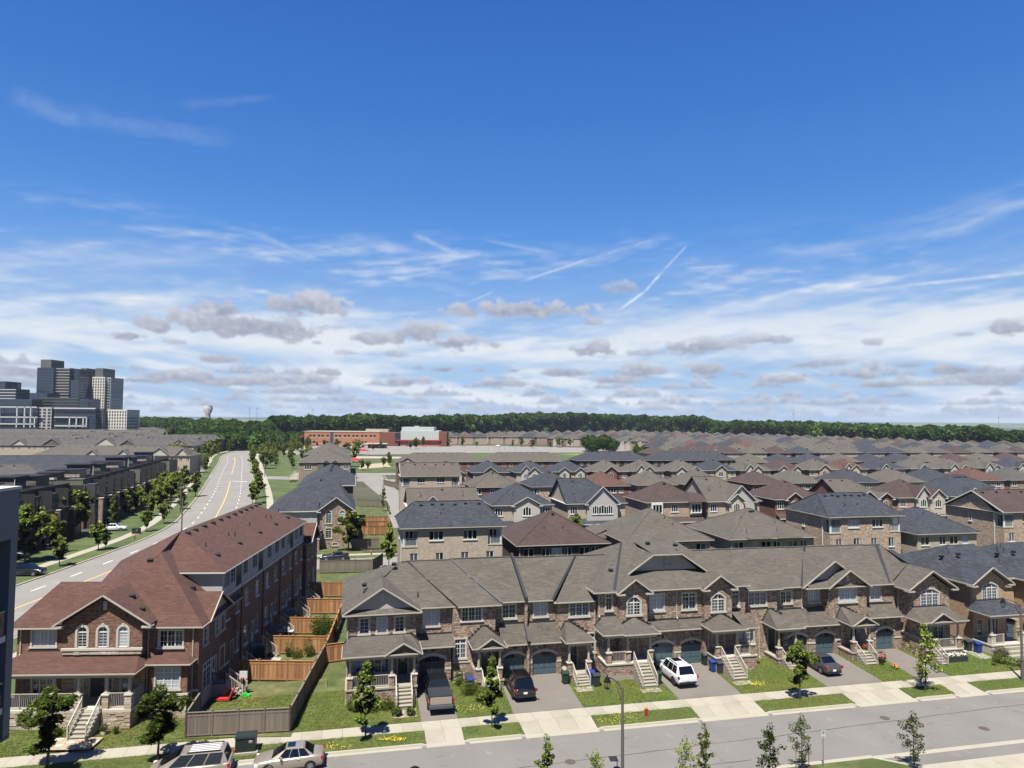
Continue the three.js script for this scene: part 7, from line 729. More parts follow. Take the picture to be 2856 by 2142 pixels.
{ const T = new Thing(FL, [-5.35, 0.25, -3.3], 'potted_ball', 'clipped green ball shrub in a pot beside the white steps', 'plant'); T.part('pot', M.precast, (g) => { g.cyl(-5.35, -3.3, 0.2, 0.45, 0.14, 0.22, 12); }); const m = new THREE.Mesh(leafCloud([[0, 0.5, 0, 0.3, 1]], 500, 0.06, rng(5)), LEAF.dark); m.name = 'ball'; T.g.add(m); }
function flowers(F, s, d, h, rad, cols, label) { const T = new Thing(F, [s, h, d], 'flowers', label, 'flowers', 'flower clumps'); const r = rng(Math.round(s * 31 + d * 7 + 999)); T.g.add(Object.assign(new THREE.Mesh(leafCloud([[0, 0.15, 0, rad, 0.6]], 160, 0.09, r), LEAF.mid), { name: 'foliage' })); T.part('blossoms', plain(cols, 0.8), (g) => { for (let i = 0; i < 26; i++) { const a = r() * 6.28, q = rad * Math.sqrt(r()), x = s + Math.cos(a) * q, z = d + Math.sin(a) * q, y = h + 0.18 + r() * 0.2; g.add(new THREE.IcosahedronGeometry(0.045, 0), new THREE.Matrix4().makeTranslation(x - s, y - h, -(z - d))); } }).userData.kind = 'stuff'; }
flowers(FR, 37.6, 3.4, 0.9, 0.35, 0xd24f86, 'pink flowers in a pot on the steps'); flowers(FR, 38.4, 2.5, 0.2, 0.35, 0xd98a1c, 'orange flowers at the foot of the steps'); flowers(FR, 37.3, 5.2, 1.35, 0.3, 0xa01a22, 'red flowers on the porch of the stacked gable house'); for (let i = 0; i < 4; i++) flowers(FR, 44.9 + i * 0.62, 3.05, 0.62, 0.36, 0xd8d8cc, 'white hydrangea clump in the long planter');
{ const T = new Thing(FR, [45.8, 0.3, 3.05], 'planter_box', 'long dark planter box under the end townhouse porch railing', 'planter'); T.part('box', M.plasticGrey, (g) => g.box(44.4, 47.2, 0.2, 0.72, 2.75, 3.4)); T.part('soil', M.soil, (g) => g.box(44.46, 47.14, 0.72, 0.74, 2.8, 3.35)); }
// grass blades and weeds on the near lawns: too many to count
{ const g = new Geo(); for (let k = 0; k < 5; k++) { const a = k * 1.26, x = Math.cos(a) * 0.04, z = Math.sin(a) * 0.04; g.poly([[x - 0.012, 0, z], [x + 0.012, 0, z], [x * 2.2, 0.09 + (k % 3) * 0.02, z * 2.2]]); } const geo = g.geometry(), r = rng(404), mats = []; const inLawn = (s, d) => { if (d > 0) { for (const [a, b, c, e] of DRV) { const k = clamp(d / 7.3); if (s > mix(a, c, k) - 0.03 && s < mix(b, e, k) + 0.03) return false; } return d < 6.9; } if (d > -3.72 && d < -1.6) { for (const [a, b, c, e] of APR) { const k = (d + 3.72) / 2.1; if (s > mix(a, c, k) - 0.05 && s < mix(b, e, k) + 0.05) return false; } return true; } return false; };
  const dummy = new THREE.Object3D(), pts = []; for (let i = 0; i < 90000; i++) { const s = -44 + r() * 98, d = -3.72 + r() * 10.6; if (!inLawn(s, d)) continue; pts.push([s, d]); } const I = new THREE.InstancedMesh(geo, new THREE.MeshStandardMaterial({ color: 0x5e7030, roughness: 1, side: THREE.DoubleSide }), pts.length), c = new THREE.Color(); pts.forEach(([s, d], i) => { const p = FR.P(s, (d > 0 ? gh(d) : 0.095) - 0.03, d); dummy.position.copy(p); dummy.rotation.set(0, r() * 6.28, 0); const k = 0.6 + r() * 0.9 * (0.6 + fbm(s * 0.4, d * 0.4, 2)); dummy.scale.set(1.3, k, 1.3); dummy.updateMatrix(); I.setMatrixAt(i, dummy.matrix); const n = fbm(s * 0.5 + 9, d * 0.5, 3), v = 0.72 + 0.5 * r(); c.setRGB(v * (0.75 + n * 0.7), v, v * 0.7); I.setColorAt(i, c); }); I.name = 'grass'; I.userData = { label: 'short green grass blades of the front lawns and verges', category: 'grass', kind: 'stuff' }; scene.add(I);
  const W = new Geo(); W.add(new THREE.IcosahedronGeometry(0.03, 0)); const wp = []; for (let i = 0; i < 420; i++) { const cl = pick([[-10.2, -2.6, 0.8], [-9.4, -2.9, 0.6], [-5.3, 0.6, 0.4], [-14.2, -3.1, 1.6], [-3.2, 1.4, 1.6], [8, -2.6, 2.5], [17, 0.3, 2], [23, 1.6, 1.2]], r), s = cl[0] + (r() + r() - 1) * cl[2], d = cl[1] + (r() + r() - 1) * cl[2] * 0.5; if (inLawn(s, d)) wp.push([s, d]); } const J = new THREE.InstancedMesh(W.geometry(), plain(0xc9b02a, 0.9), wp.length); wp.forEach(([s, d], i) => { dummy.position.copy(FR.P(s, (d > 0 ? gh(d) : 0.1) + 0.1, d)); dummy.rotation.set(0, 0, 0); dummy.scale.setScalar(0.7 + r() * 0.6); dummy.updateMatrix(); J.setMatrixAt(i, dummy.matrix); }); J.name = 'wildflowers'; J.userData = { label: 'yellow wildflowers scattered in the front lawns and verge', category: 'wildflowers', kind: 'stuff' }; scene.add(J); }

// ---------- vehicles ----------
const paint = (hex, rough = 0.3, metal = 0.3) => new THREE.MeshPhysicalMaterial({ color: hex, roughness: rough, metalness: metal, clearcoat: 0.8, clearcoatRoughness: 0.06 });
const CAR = { glass: new THREE.MeshPhysicalMaterial({ color: 0x0b0d10, roughness: 0.05, clearcoat: 0.5 }), tyre: plain(0x121213, 0.85), rim: plain(0x8d9093, 0.35, { metalness: 0.7 }), rimDark: plain(0x222326, 0.4, { metalness: 0.5 }), trim: plain(0x151618, 0.6), red: plain(0x8c1216, 0.3), lamp: plain(0xd6d8da, 0.15), plate: plain(0xc9ccd0, 0.6) };
const KINDS = {
  sedan: { L: 4.6, W: 0.9, r: 0.325, wb: [0.85, 3.6], hull: [[0, 0.78, 0.76, 0.36], [0.1, 0.98, 0.83, 0.28], [0.8, 1.03, 0.88, 0.22], [2.2, 0.97, 0.9, 0.2], [3.4, 0.95, 0.9, 0.2], [4.1, 0.85, 0.88, 0.22], [4.48, 0.72, 0.8, 0.26], [4.6, 0.6, 0.66, 0.34]], cab: [0.55, 3.45, 0.95, 1.28, 2.5, 1.46, 0.83, 0.6] },
  suv: { L: 4.9, W: 0.97, r: 0.37, wb: [0.95, 3.8], hull: [[0, 0.98, 0.86, 0.46], [0.08, 1.13, 0.93, 0.36], [1, 1.13, 0.96, 0.3], [3.5, 1.1, 0.97, 0.3], [4.5, 1.03, 0.92, 0.3], [4.82, 0.9, 0.84, 0.36], [4.9, 0.76, 0.74, 0.44]], cab: [0.1, 3.8, 1.08, 0.62, 2.9, 1.77, 0.89, 0.68] },
  van: { L: 5.15, W: 0.99, r: 0.34, wb: [0.95, 4.0], hull: [[0, 0.95, 0.88, 0.4], [0.08, 1.08, 0.95, 0.3], [1, 1.07, 0.98, 0.24], [3.8, 1.05, 0.98, 0.24], [4.6, 0.98, 0.94, 0.26], [5.05, 0.82, 0.86, 0.32], [5.15, 0.66, 0.76, 0.4]], cab: [0.1, 4.55, 1.03, 0.4, 3.1, 1.75, 0.93, 0.74] },
  pickup: { L: 5.85, W: 1.02, r: 0.41, wb: [1.2, 4.75], hull: [[0, 1.3, 0.98, 0.55], [0.06, 1.34, 1.0, 0.5], [2.0, 1.34, 1.01, 0.45], [2.2, 1.28, 1.02, 0.42], [4.4, 1.27, 1.02, 0.42], [5.5, 1.2, 0.98, 0.42], [5.8, 1.05, 0.92, 0.46], [5.85, 0.8, 0.88, 0.55]], cab: [2.02, 4.5, 1.26, 2.2, 3.75, 1.92, 0.94, 0.76] },
  coupe: { L: 4.75, W: 0.95, r: 0.345, wb: [0.95, 3.7], hull: [[0, 0.82, 0.8, 0.4], [0.12, 1.0, 0.88, 0.3], [1, 1.02, 0.94, 0.22], [2.4, 0.95, 0.95, 0.2], [3.6, 0.93, 0.95, 0.2], [4.4, 0.8, 0.92, 0.24], [4.75, 0.6, 0.76, 0.34]], cab: [0.75, 3.2, 0.96, 1.5, 2.15, 1.36, 0.84, 0.6] },
};
function car(kind, name, pos, turn, mat, label, { roofMat, rim = CAR.rim, rack = false, tonneau = false, group = 'parked cars', sunroof = false } = {}) {
  const K = KINDS[kind], G = new THREE.Group(); G.name = numbered(name); G.position.copy(pos); G.rotation.y = turn; G.userData = { label, category: 'car', group }; scene.add(G); const half = K.L / 2;
  const ringOf = ([x, yt, w, yb]) => { const m = (yt + yb) / 2, o = [[0, yt + 0.02], [w * 0.72, yt + 0.012], [w * 0.93, yt - 0.04], [w * 0.99, yt - 0.16], [w, m], [w * 0.985, yb + 0.12], [w * 0.9, yb], [0, yb]]; const full = [...o, ...o.slice(1, -1).reverse().map(([a, b]) => [-a, b])]; return full.map(([z, y]) => [x - half, y, z]); };
  const rings = K.hull.map(ringOf), n = rings[0].length, pos3 = [], idx = []; rings.forEach((r) => r.forEach((p) => pos3.push(...p))); for (let i = 0; i < rings.length - 1; i++) for (let j = 0; j < n; j++) { const a = i * n + j, b = i * n + (j + 1) % n, c = a + n, d = b + n; idx.push(a, b, c, b, d, c); } for (const [i, f] of [[0, 1], [rings.length - 1, 0]]) for (let j = 1; j < n - 1; j++) f ? idx.push(i * n, i * n + j + 1, i * n + j) : idx.push(i * n, i * n + j, i * n + j + 1);
  const hg = new THREE.BufferGeometry(); hg.setAttribute('position', new THREE.Float32BufferAttribute(pos3, 3)); hg.setIndex(idx); hg.computeVertexNormals(); const body = new THREE.Mesh(hg, mat); body.name = 'body'; G.add(body);
  const P = (nm, m, fn, par = G) => { const g = new Geo(); fn(g); return g.build(nm, m, par); }; // Geo point [x, y, d]: d = -z
  const [b0, b1, yb, r0, r1, yr, wb, wr] = K.cab, X = (x) => x - half, c = 0.09, lo = [[X(b0), yb, wb], [X(b1), yb, wb * 0.94]], T = (p, q, t) => p.map((v, i) => mix(v, q[i], t));
  const cor = (s) => ({ rb: [X(b0), yb - 0.03, s * wb * 0.92], fb: [X(b1), yb - 0.03, s * wb * 0.86], rt: [X(r0), yr, s * wr], ft: [X(r1), yr, s * wr * 0.98], sb: [X(b0 + (b1 - b0) * 0.1), yb - 0.03, s * wb], sf: [X(b1 - (b1 - b0) * 0.16), yb - 0.03, s * wb] }), A = cor(1), B = cor(-1), up = (p, k) => [p[0], p[1] + k, p[2]];
  P('cabin', mat, (g) => { for (const [q, s] of [[A, 1], [B, -1]]) { g.poly([q.sb, q.sf, q.ft, q.rt]); g.poly([q.rb, q.sb, q.rt]); g.poly([q.fb, q.sf, q.ft]); } g.poly([A.rb, B.rb, B.rt, A.rt]); g.poly([A.fb, B.fb, B.ft, A.ft]); });
  P('car_roof', roofMat || mat, (g) => { const m0 = [X(r0) + 0.1, yr + 0.045, 0], m1 = [X(r1) - 0.12, yr + 0.045, 0], i = 0.8; const a0 = [X(r0) + 0.1, yr + 0.035, wr * i], a1 = [X(r1) - 0.12, yr + 0.035, wr * i], c0 = [X(r0) + 0.1, yr + 0.035, -wr * i], c1 = [X(r1) - 0.12, yr + 0.035, -wr * i]; g.poly([a0, a1, m1, m0]); g.poly([c0, c1, m1, m0]); g.poly([A.rt, A.ft, a1, a0]); g.poly([B.rt, B.ft, c1, c0]); g.poly([A.rt, B.rt, c0, m0, a0]); g.poly([A.ft, B.ft, c1, m1, a1]); });
  const pane = (nm, q, k = 0.06, o = 0.012) => P(nm, CAR.glass, (g) => { const m = q.reduce((s, p) => s.map((v, i) => v + p[i] / q.length), [0, 0, 0]), nrm = new V3().subVectors(new V3(...q[1]), new V3(...q[0])).cross(new V3().subVectors(new V3(...q[2]), new V3(...q[0]))).normalize(); if (nrm.dot(new V3(m[0], m[1] - 1, m[2])) < 0) nrm.negate(); g.poly(q.map((p) => { const t = T(p, m, k); return [t[0] + nrm.x * o, t[1] + nrm.y * o, t[2] + nrm.z * o]; })); });
  pane('windscreen', [A.fb, B.fb, B.ft, A.ft]); pane('rear_window', [up(A.rb, 0.02), up(B.rb, 0.02), B.rt, A.rt], 0.1); const nw = kind === 'van' ? 3 : kind === 'pickup' || kind === 'coupe' ? (kind === 'coupe' ? 1 : 2) : 3; for (const q of [A, B]) for (let i = 0; i < nw; i++) { const t0 = i / nw, t1 = (i + 1) / nw; pane('side_window', [up(T(q.sb, q.sf, t0), 0.06), up(T(q.sb, q.sf, t1), 0.06), T(q.rt, q.ft, t1), T(q.rt, q.ft, t0)], 0.09, 0.014); }
  for (const x of K.wb) for (const s of [-1, 1]) { const W = new THREE.Group(); W.name = 'wheel'; G.add(W); const z = s * (K.W - 0.02); P('tyre', CAR.tyre, (g) => g.tube([X(x), K.r, z - s * 0.22], [X(x), K.r, z + s * 0.015], K.r, K.r, 18), W); P('rim', rim, (g) => { g.tube([X(x), K.r, z], [X(x), K.r, z + s * 0.02], K.r * 0.66, K.r * 0.6, 14); }, W); P('rim_gaps', CAR.trim, (g) => { for (let k = 0; k < 5; k++) { const a = k * 1.257, rr2 = K.r * 0.42; g.tube([X(x) + Math.cos(a) * rr2, K.r + Math.sin(a) * rr2, z + s * 0.015], [X(x) + Math.cos(a) * rr2, K.r + Math.sin(a) * rr2, z + s * 0.026], K.r * 0.15, K.r * 0.13, 6); } }, W); P('wheel_arch', CAR.trim, (g) => { for (let k = 0; k < 10; k++) { const a0 = Math.PI * k / 10, a1 = Math.PI * (k + 1) / 10, q = (a, r) => [X(x) + Math.cos(a) * r, K.r + Math.sin(a) * r, s * (K.W + 0.004)]; g.poly([q(a0, K.r * 0.98), q(a1, K.r * 0.98), q(a1, K.r * 1.2), q(a0, K.r * 1.2)]); } }, W); }
  const yL = kind === 'pickup' ? 1.05 : K.hull[1][1] - 0.16, wL = K.hull[1][2]; for (const s of [-1, 1]) { P('tail_light', CAR.red, (g) => g.box(X(-0.02), X(0.16), yL - 0.12, yL + 0.1, s * wL * 0.98 - 0.14, s * wL * 0.98 + 0.02 * s)); const F = K.hull[K.hull.length - 3]; P('headlight', CAR.lamp, (g) => g.box(X(K.L - 0.34), X(K.L - 0.1), F[1] - 0.3, F[1] - 0.14, s * F[2] * 0.82 - 0.12, s * F[2] * 0.82 + 0.12)); P('door_mirror', mat, (g) => g.box(X(b1 - 0.75), X(b1 - 0.6), yb + 0.02, yb + 0.17, s * (K.W + 0.02) - 0.02, s * (K.W + 0.17))); P('sill', CAR.trim, (g) => g.box(X(K.wb[0] + K.r * 1.2), X(K.wb[1] - K.r * 1.2), K.hull[3][3] - 0.02, K.hull[3][3] + 0.1, s * (K.W - 0.05), s * (K.W + 0.006))); for (const t of nw > 1 ? [0.35, 0.62] : [0.6]) P('door_handle', mat, (g) => g.box(X(mix(b0, b1, t)), X(mix(b0, b1, t) + 0.16), yb - 0.14, yb - 0.1, s * (K.W - 0.02), s * (K.W + 0.025))); }
  P('rear_bumper', CAR.trim, (g) => g.box(X(-0.05), X(0.12), K.hull[0][3] - 0.06, K.hull[0][3] + 0.12, -K.hull[0][2] * 0.95, K.hull[0][2] * 0.95)); P('number_plate', CAR.plate, (g) => g.box(X(-0.03), X(0.02), K.hull[0][1] - 0.3, K.hull[0][1] - 0.15, -0.16, 0.16));
  if (rack) { for (const s of [-1, 1]) P('roof_rail', CAR.trim, (g) => g.box(X(r0 + 0.2), X(r1 - 0.4), yr + 0.04, yr + 0.1, s * wr * 0.9 - 0.025, s * wr * 0.9 + 0.025)); if (rack > 1) for (let i = 0; i < 5; i++) P('cross_bar', CAR.lamp, (g) => g.box(X(r0 + 0.3), X(r1 - 0.5), yr + 0.06, yr + 0.09, mix(-0.5, 0.5, i / 4) - 0.015, mix(-0.5, 0.5, i / 4) + 0.015)); }
  if (sunroof) P('sunroof', CAR.glass, (g) => g.box(X(mix(r0, r1, 0.5)), X(mix(r0, r1, 0.92)), yr + 0.03, yr + 0.055, -wr * 0.6, wr * 0.6));
  if (tonneau) { P('bed_cover', plain(0x1b1e24, 0.75), (g) => g.box(X(0.08), X(2.0), 1.33, 1.4, -0.94, 0.94)); P('tailgate', plain(0x8f8578, 0.4, { metalness: 0.3 }), (g) => g.box(X(-0.035), X(0.02), 0.78, 1.33, -0.88, 0.88)); P('step_bumper', plain(0x3a3d42, 0.5), (g) => g.box(X(-0.28), X(0.02), 0.52, 0.74, -0.98, 0.98)); }
  return G;
}
const parkUp = FR.t + Math.PI / 2; // nose to the garage
const cp = (s, d) => FR.P(s, gh(d) + 0.01, d);
car('pickup', 'pickup_truck', FR.P(-5.75, 0.22, 3.75), parkUp - 0.02, paint(0x14161a, 0.3, 0.4), 'black pickup truck with covered bed and bronze tailgate on the driveway', { tonneau: true, rim: CAR.rimDark }); car('suv', 'parked_suv', FR.P(1.4, 0.24, 4.15), parkUp + 0.01, paint(0x0b0c0e, 0.22, 0.2), 'black SUV parked before a teal garage door', { rack: 1, rim: CAR.rimDark }); car('suv', 'parked_suv', FR.P(16.25, 0.26, 4.2), parkUp + 0.02, paint(0xc4c7ca, 0.3, 0.05), 'white SUV with black roof rails on the shared driveway', { rack: 1, rim: CAR.rimDark, sunroof: true }); car('sedan', 'parked_sedan', FR.P(31.15, 0.26, 4.0), parkUp, paint(0x4f5052, 0.28, 0.6), 'grey sedan with dark glass on the driveway under the stacked gables');
car('van', 'minivan', FR.P(-23.3, 0, -5.15), FR.t + Math.PI, paint(0x9a9184, 0.32, 0.55), 'champagne minivan with silver roof rack parked at the kerb', { rack: 2, group: 'cars at the kerb' }); car('sedan', 'parked_sedan', FR.P(-17.0, 0, -5.15), FR.t + Math.PI, paint(0x9c9283, 0.32, 0.55), 'beige sedan with sunroof parked at the kerb behind the minivan', { sunroof: true, group: 'cars at the kerb' });
car('coupe', 'parked_coupe', FR.P(-16.0, 0, 66.8), FR.t + Math.PI, paint(0x23272d, 0.25, 0.5), 'dark grey coupe on the second street below the maple', { roofMat: plain(0x141416, 0.9), group: 'cars farther off' }); car('sedan', 'parked_sedan', new V3(-83.2, 0.05, -148.2), 0.3, paint(0xb9bdc0, 0.3, 0.1), 'white sedan on a drive below the olive end wall', { group: 'cars farther off' }); car('suv', 'parked_suv', new V3(-72.6, 0.05, -106.4), 0.08, paint(0x0d0f16, 0.22, 0.3), 'black SUV on the pale drive beside the grey panel building', { group: 'cars farther off' });
{ const dr = [[-83, -127, 0.1, 0x15171c, 'dark car half hidden under the avenue trees'], [-84, -119, 0.1, 0x2a2d33, 'dark car behind the black SUV under the trees']]; dr.forEach(([x, z, t, c, l]) => car('suv', 'parked_suv', new V3(x, 0.05, z), t, paint(c), l, { group: 'cars farther off' })); }
[[1740, 1243, 0xb4b6b8], [1752, 1245, 0x8a8d92], [915, 1243, 0x2c2f36], [1388, 1245, 0xbcbec0], [1480, 1246, 0x8d1418]].forEach(([x, y, c], i) => car('sedan', 'parked_sedan', at(x, y, 0.02), i, paint(c), 'tiny parked car by the school field', { group: 'cars by the school' }));

// ---------- street furniture ----------
function lamp(F, s, d, label, ang = 0) { const T = new Thing(F, [s, 0.1, d], 'street_lamp', label, 'street lamp', 'street lamps'), H = 7.1; T.part('base', M.stuccoDark, (g) => g.cyl(s, d, 0.1, 1.9, 0.17, 0.13, 8)); T.part('collar', M.stuccoDark, (g) => g.cyl(s, d, 1.9, 2.0, 0.17, 0.17, 10)); T.part('pole', M.stuccoDark, (g) => g.cyl(s, d, 2.0, H, 0.115, 0.085, 8)); const dx = Math.cos(ang), dd = Math.sin(ang), q = (k, h) => [s + dx * k, h, d + dd * k]; T.part('arm', M.black, (g) => { const p = [q(0, H - 0.35), q(0.35, H + 0.1), q(0.9, H + 0.25), q(1.35, H + 0.2)]; for (let i = 0; i < 3; i++) g.tube(p[i], p[i + 1], 0.035, 0.035, 6); g.tube(q(0, H - 1.1), q(0.5, H - 0.1), 0.02, 0.02, 5); }); const L = T.sub('lantern'), c = q(1.35, 0); T.part('hood', M.black, (g) => { g.cyl(c[0], c[2], H - 0.1, H + 0.22, 0.26, 0.1, 8); g.cyl(c[0], c[2], H + 0.22, H + 0.34, 0.07, 0.03, 8); }, L); T.part('cage', M.black, (g) => { for (let i = 0; i < 6; i++) { const a = i / 6 * 6.283; g.tube([c[0] + Math.cos(a) * 0.22, H - 0.1, c[2] + Math.sin(a) * 0.22], [c[0] + Math.cos(a) * 0.14, H - 0.5, c[2] + Math.sin(a) * 0.14], 0.014, 0.014, 4); } g.cyl(c[0], c[2], H - 0.54, H - 0.5, 0.16, 0.16, 8); }, L).userData.kind = 'stuff'; return T; }
lamp(FR, 3.88, -14.0, 'tall grey street lamp with black lantern on the near verge', 2.0); lamp(FR, 48.2, -2.2, 'grey street lamp standing in front of the pale paved drive', 2.3);
{ const T = new Thing(FR, [3.2, 0.1, -14.6], 'sign_panel', 'small dark panel on a post left of the tall street lamp', 'sign'); T.part('post', M.darkMetal, (g) => g.cyl(3.35, -14.45, 0.1, 2.9, 0.03, 0.03, 6)); T.part('panel', M.black, (g) => g.poly([[2.85, 2.85, -14.6], [3.4, 2.8, -14.6], [3.4, 2.95, -14.2], [2.85, 3.0, -14.2]])); }
{ const T = new Thing(FR, [-9.2, 0.1, -14.2], 'garden_lamp', 'short round topped black lamp on the near verge', 'lamp'); T.part('post', M.black, (g) => g.cyl(-9.2, -14.2, 0.1, 3.3, 0.05, 0.04, 8)); T.part('head', M.black, (g) => { g.cyl(-9.2, -14.2, 3.3, 3.42, 0.12, 0.3, 14); g.cyl(-9.2, -14.2, 3.42, 3.55, 0.3, 0.1, 14); }); }
const poleLamp = (p, h, label, turn = 0) => { const T = new Thing(F0, [p.x, 0, -p.z], 'street_lamp', label, 'street lamp', 'lamps along the avenue'); T.part('pole', M.stuccoDark, (g) => g.cyl(p.x, -p.z, 0, h, 0.14, 0.09, 7)); const s = turn; T.part('arm', M.black, (g) => { g.tube([p.x, h - 0.4, -p.z], [p.x + s * 0.8, h + 0.2, -p.z], 0.05, 0.04, 6); g.tube([p.x + s * 0.8, h + 0.2, -p.z], [p.x + s * 2, h + 0.1, -p.z], 0.04, 0.04, 6); }); T.part('lantern', M.black, (g) => { g.cyl(p.x + s * 2, -p.z, h - 0.5, h, 0.18, 0.32, 8); g.cyl(p.x + s * 2, -p.z, h, h + 0.2, 0.32, 0.05, 8); }); };
poleLamp(new V3(-55.5, 0, -119), 10.4, 'grey lamp post rising behind the brown ridge', -1); poleLamp(at(437, 1520 - 100, 0).setZ(-140), 0.01, 'x', 1); scene.remove(scene.children[scene.children.length - 1]);
[[503, 1430], [437, 1390], [566, 1325], [563, 1320], [738, 1330], [710, 1296], [640, 1262]].forEach(([x, y]) => poleLamp(at(x, y), 9.5, 'tall lamp post on the verge of the avenue', 1));
{ const T = new Thing(FR, [19.1, 0.11, -12.9], 'parking_sign', 'small white parking sign on a steel post', 'sign'); T.part('post', M.steel, (g) => g.cyl(19.1, -12.9, 0.1, 2.6, 0.03, 0.03, 6)); T.part('plate', M.white, (g) => g.box(18.95, 19.25, 2.15, 2.62, -12.95, -12.94)); T.part('symbol', M.black, (g) => { const R1 = 0.1; for (let i = 0; i < 14; i++) { const a = i / 14 * 6.283, b = (i + 1) / 14 * 6.283; g.poly([[19.1 + Math.cos(a) * R1, 2.47 + Math.sin(a) * R1, -12.956], [19.1 + Math.cos(b) * R1, 2.47 + Math.sin(b) * R1, -12.956], [19.1 + Math.cos(b) * 0.07, 2.47 + Math.sin(b) * 0.07, -12.956], [19.1 + Math.cos(a) * 0.07, 2.47 + Math.sin(a) * 0.07, -12.956]]); } g.poly([[19.03, 2.39, -12.957], [19.05, 2.37, -12.957], [19.17, 2.55, -12.957], [19.15, 2.57, -12.957]]); g.box(19.02, 19.18, 2.22, 2.25, -12.958, -12.95); }); }
function hydrant(F, s, d, h, label) { const T = new Thing(F, [s, h, d], 'fire_hydrant', label, 'hydrant', 'fire hydrants'); T.part('barrel', M.red, (g) => { g.cyl(s, d, h, h + 0.08, 0.16, 0.16, 12); g.cyl(s, d, h + 0.08, h + 0.62, 0.11, 0.11, 12); }); T.part('bonnet', M.yellowPaint, (g) => { g.cyl(s, d, h + 0.62, h + 0.76, 0.13, 0.06, 12); g.cyl(s, d, h + 0.76, h + 0.83, 0.03, 0.03, 6); }); for (const k of [-1, 1]) T.part('nozzle', M.red, (g) => g.tube([s + k * 0.08, h + 0.46, d], [s + k * 0.2, h + 0.46, d], 0.055, 0.055, 8)); }
hydrant(FR, 10.45, -2.55, 0.1, 'red fire hydrant with yellow cap on the verge'); hydrant(FR, -9.8, 70.3, 0.02, 'red fire hydrant beside the second street'); { const p = FD2.inv(at(375, 1504)); hydrant(F0, at(375, 1504).x, -at(375, 1504).z, 0.05, 'red fire hydrant beside the dark utility box on the avenue'); }
function utility(F, s, d, h, label) { const T = new Thing(F, [s, h, d], 'utility_box', label, 'utility box', 'utility boxes'); T.part('plinth', M.concrete, (g) => g.box(s - 0.8, s + 0.85, h - 0.05, h + 0.12, d - 0.65, d + 0.65)); T.part('cabinet', M.greenMetal, (g) => { g.prism([[s - 0.68, h + 0.12], [s + 0.68, h + 0.12], [s + 0.68, h + 1.15], [s - 0.68, h + 1.15]], d - 0.52, d + 0.5); }); T.part('lid', M.greenMetal, (g) => { g.poly([[s - 0.74, h + 1.1, d - 0.58], [s + 0.74, h + 1.1, d - 0.58], [s + 0.7, h + 1.24, d + 0.1], [s - 0.7, h + 1.24, d + 0.1]]); g.poly([[s - 0.7, h + 1.24, d + 0.1], [s + 0.7, h + 1.24, d + 0.1], [s + 0.74, h + 1.16, d + 0.55], [s - 0.74, h + 1.16, d + 0.55]]); }); T.part('door_gap', M.black, (g) => g.box(s - 0.015, s + 0.015, h + 0.15, h + 1.08, d - 0.53, d - 0.515)); T.part('warning_label', M.white, (g) => g.box(s + 0.25, s + 0.47, h + 0.75, h + 0.9, d - 0.535, d - 0.52)); T.part('warning_stripe', M.red, (g) => g.box(s + 0.27, s + 0.45, h + 0.79, h + 0.86, d - 0.545, d - 0.535)); }
utility(FR, -20.2, -2.35, 0.12, 'dark green utility box on a concrete pad at the grey fence'); { const p = at(380, 1490); utility(F0, p.x, -p.z, 0.05, 'dark utility box beside the avenue sidewalk'); }
function bin(s, d, mat, lid, label, turn = 0, h0) { const T = new Thing(FR, [s, 0, d], 'wheelie_bin', label, 'bin', 'wheelie bins'), y = h0 ?? gh(d); T.part('tub', mat, (g) => { const a = 0.22, b = 0.3, A = [[s - a, y + 0.06, d - a], [s + a, y + 0.06, d - a], [s + a, y + 0.06, d + a], [s - a, y + 0.06, d + a]], B = [[s - b, y + 0.98, d - b], [s + b, y + 0.98, d - b], [s + b, y + 0.98, d + b], [s - b, y + 0.98, d + b]]; for (let i = 0; i < 4; i++) g.poly([A[i], A[(i + 1) % 4], B[(i + 1) % 4], B[i]]); }); T.part('lid', lid, (g) => { g.poly([[s - 0.34, y + 0.98, d - 0.36], [s + 0.34, y + 0.98, d - 0.36], [s + 0.34, y + 1.1, d + 0.05], [s - 0.34, y + 1.1, d + 0.05]]); g.poly([[s - 0.34, y + 1.1, d + 0.05], [s + 0.34, y + 1.1, d + 0.05], [s + 0.34, y + 1.05, d + 0.34], [s - 0.34, y + 1.05, d + 0.34]]); g.box(s - 0.33, s + 0.33, y + 0.92, y + 0.99, d - 0.34, d + 0.33); }); for (const k of [-1, 1]) T.part('wheel', CAR.tyre, (g) => g.tube([s + k * 0.2, y + 0.1, d + 0.24], [s + k * 0.27, y + 0.1, d + 0.24], 0.1, 0.1, 10)); T.part('handle', mat, (g) => g.box(s - 0.25, s + 0.25, y + 0.98, y + 1.02, d + 0.32, d + 0.4)); }
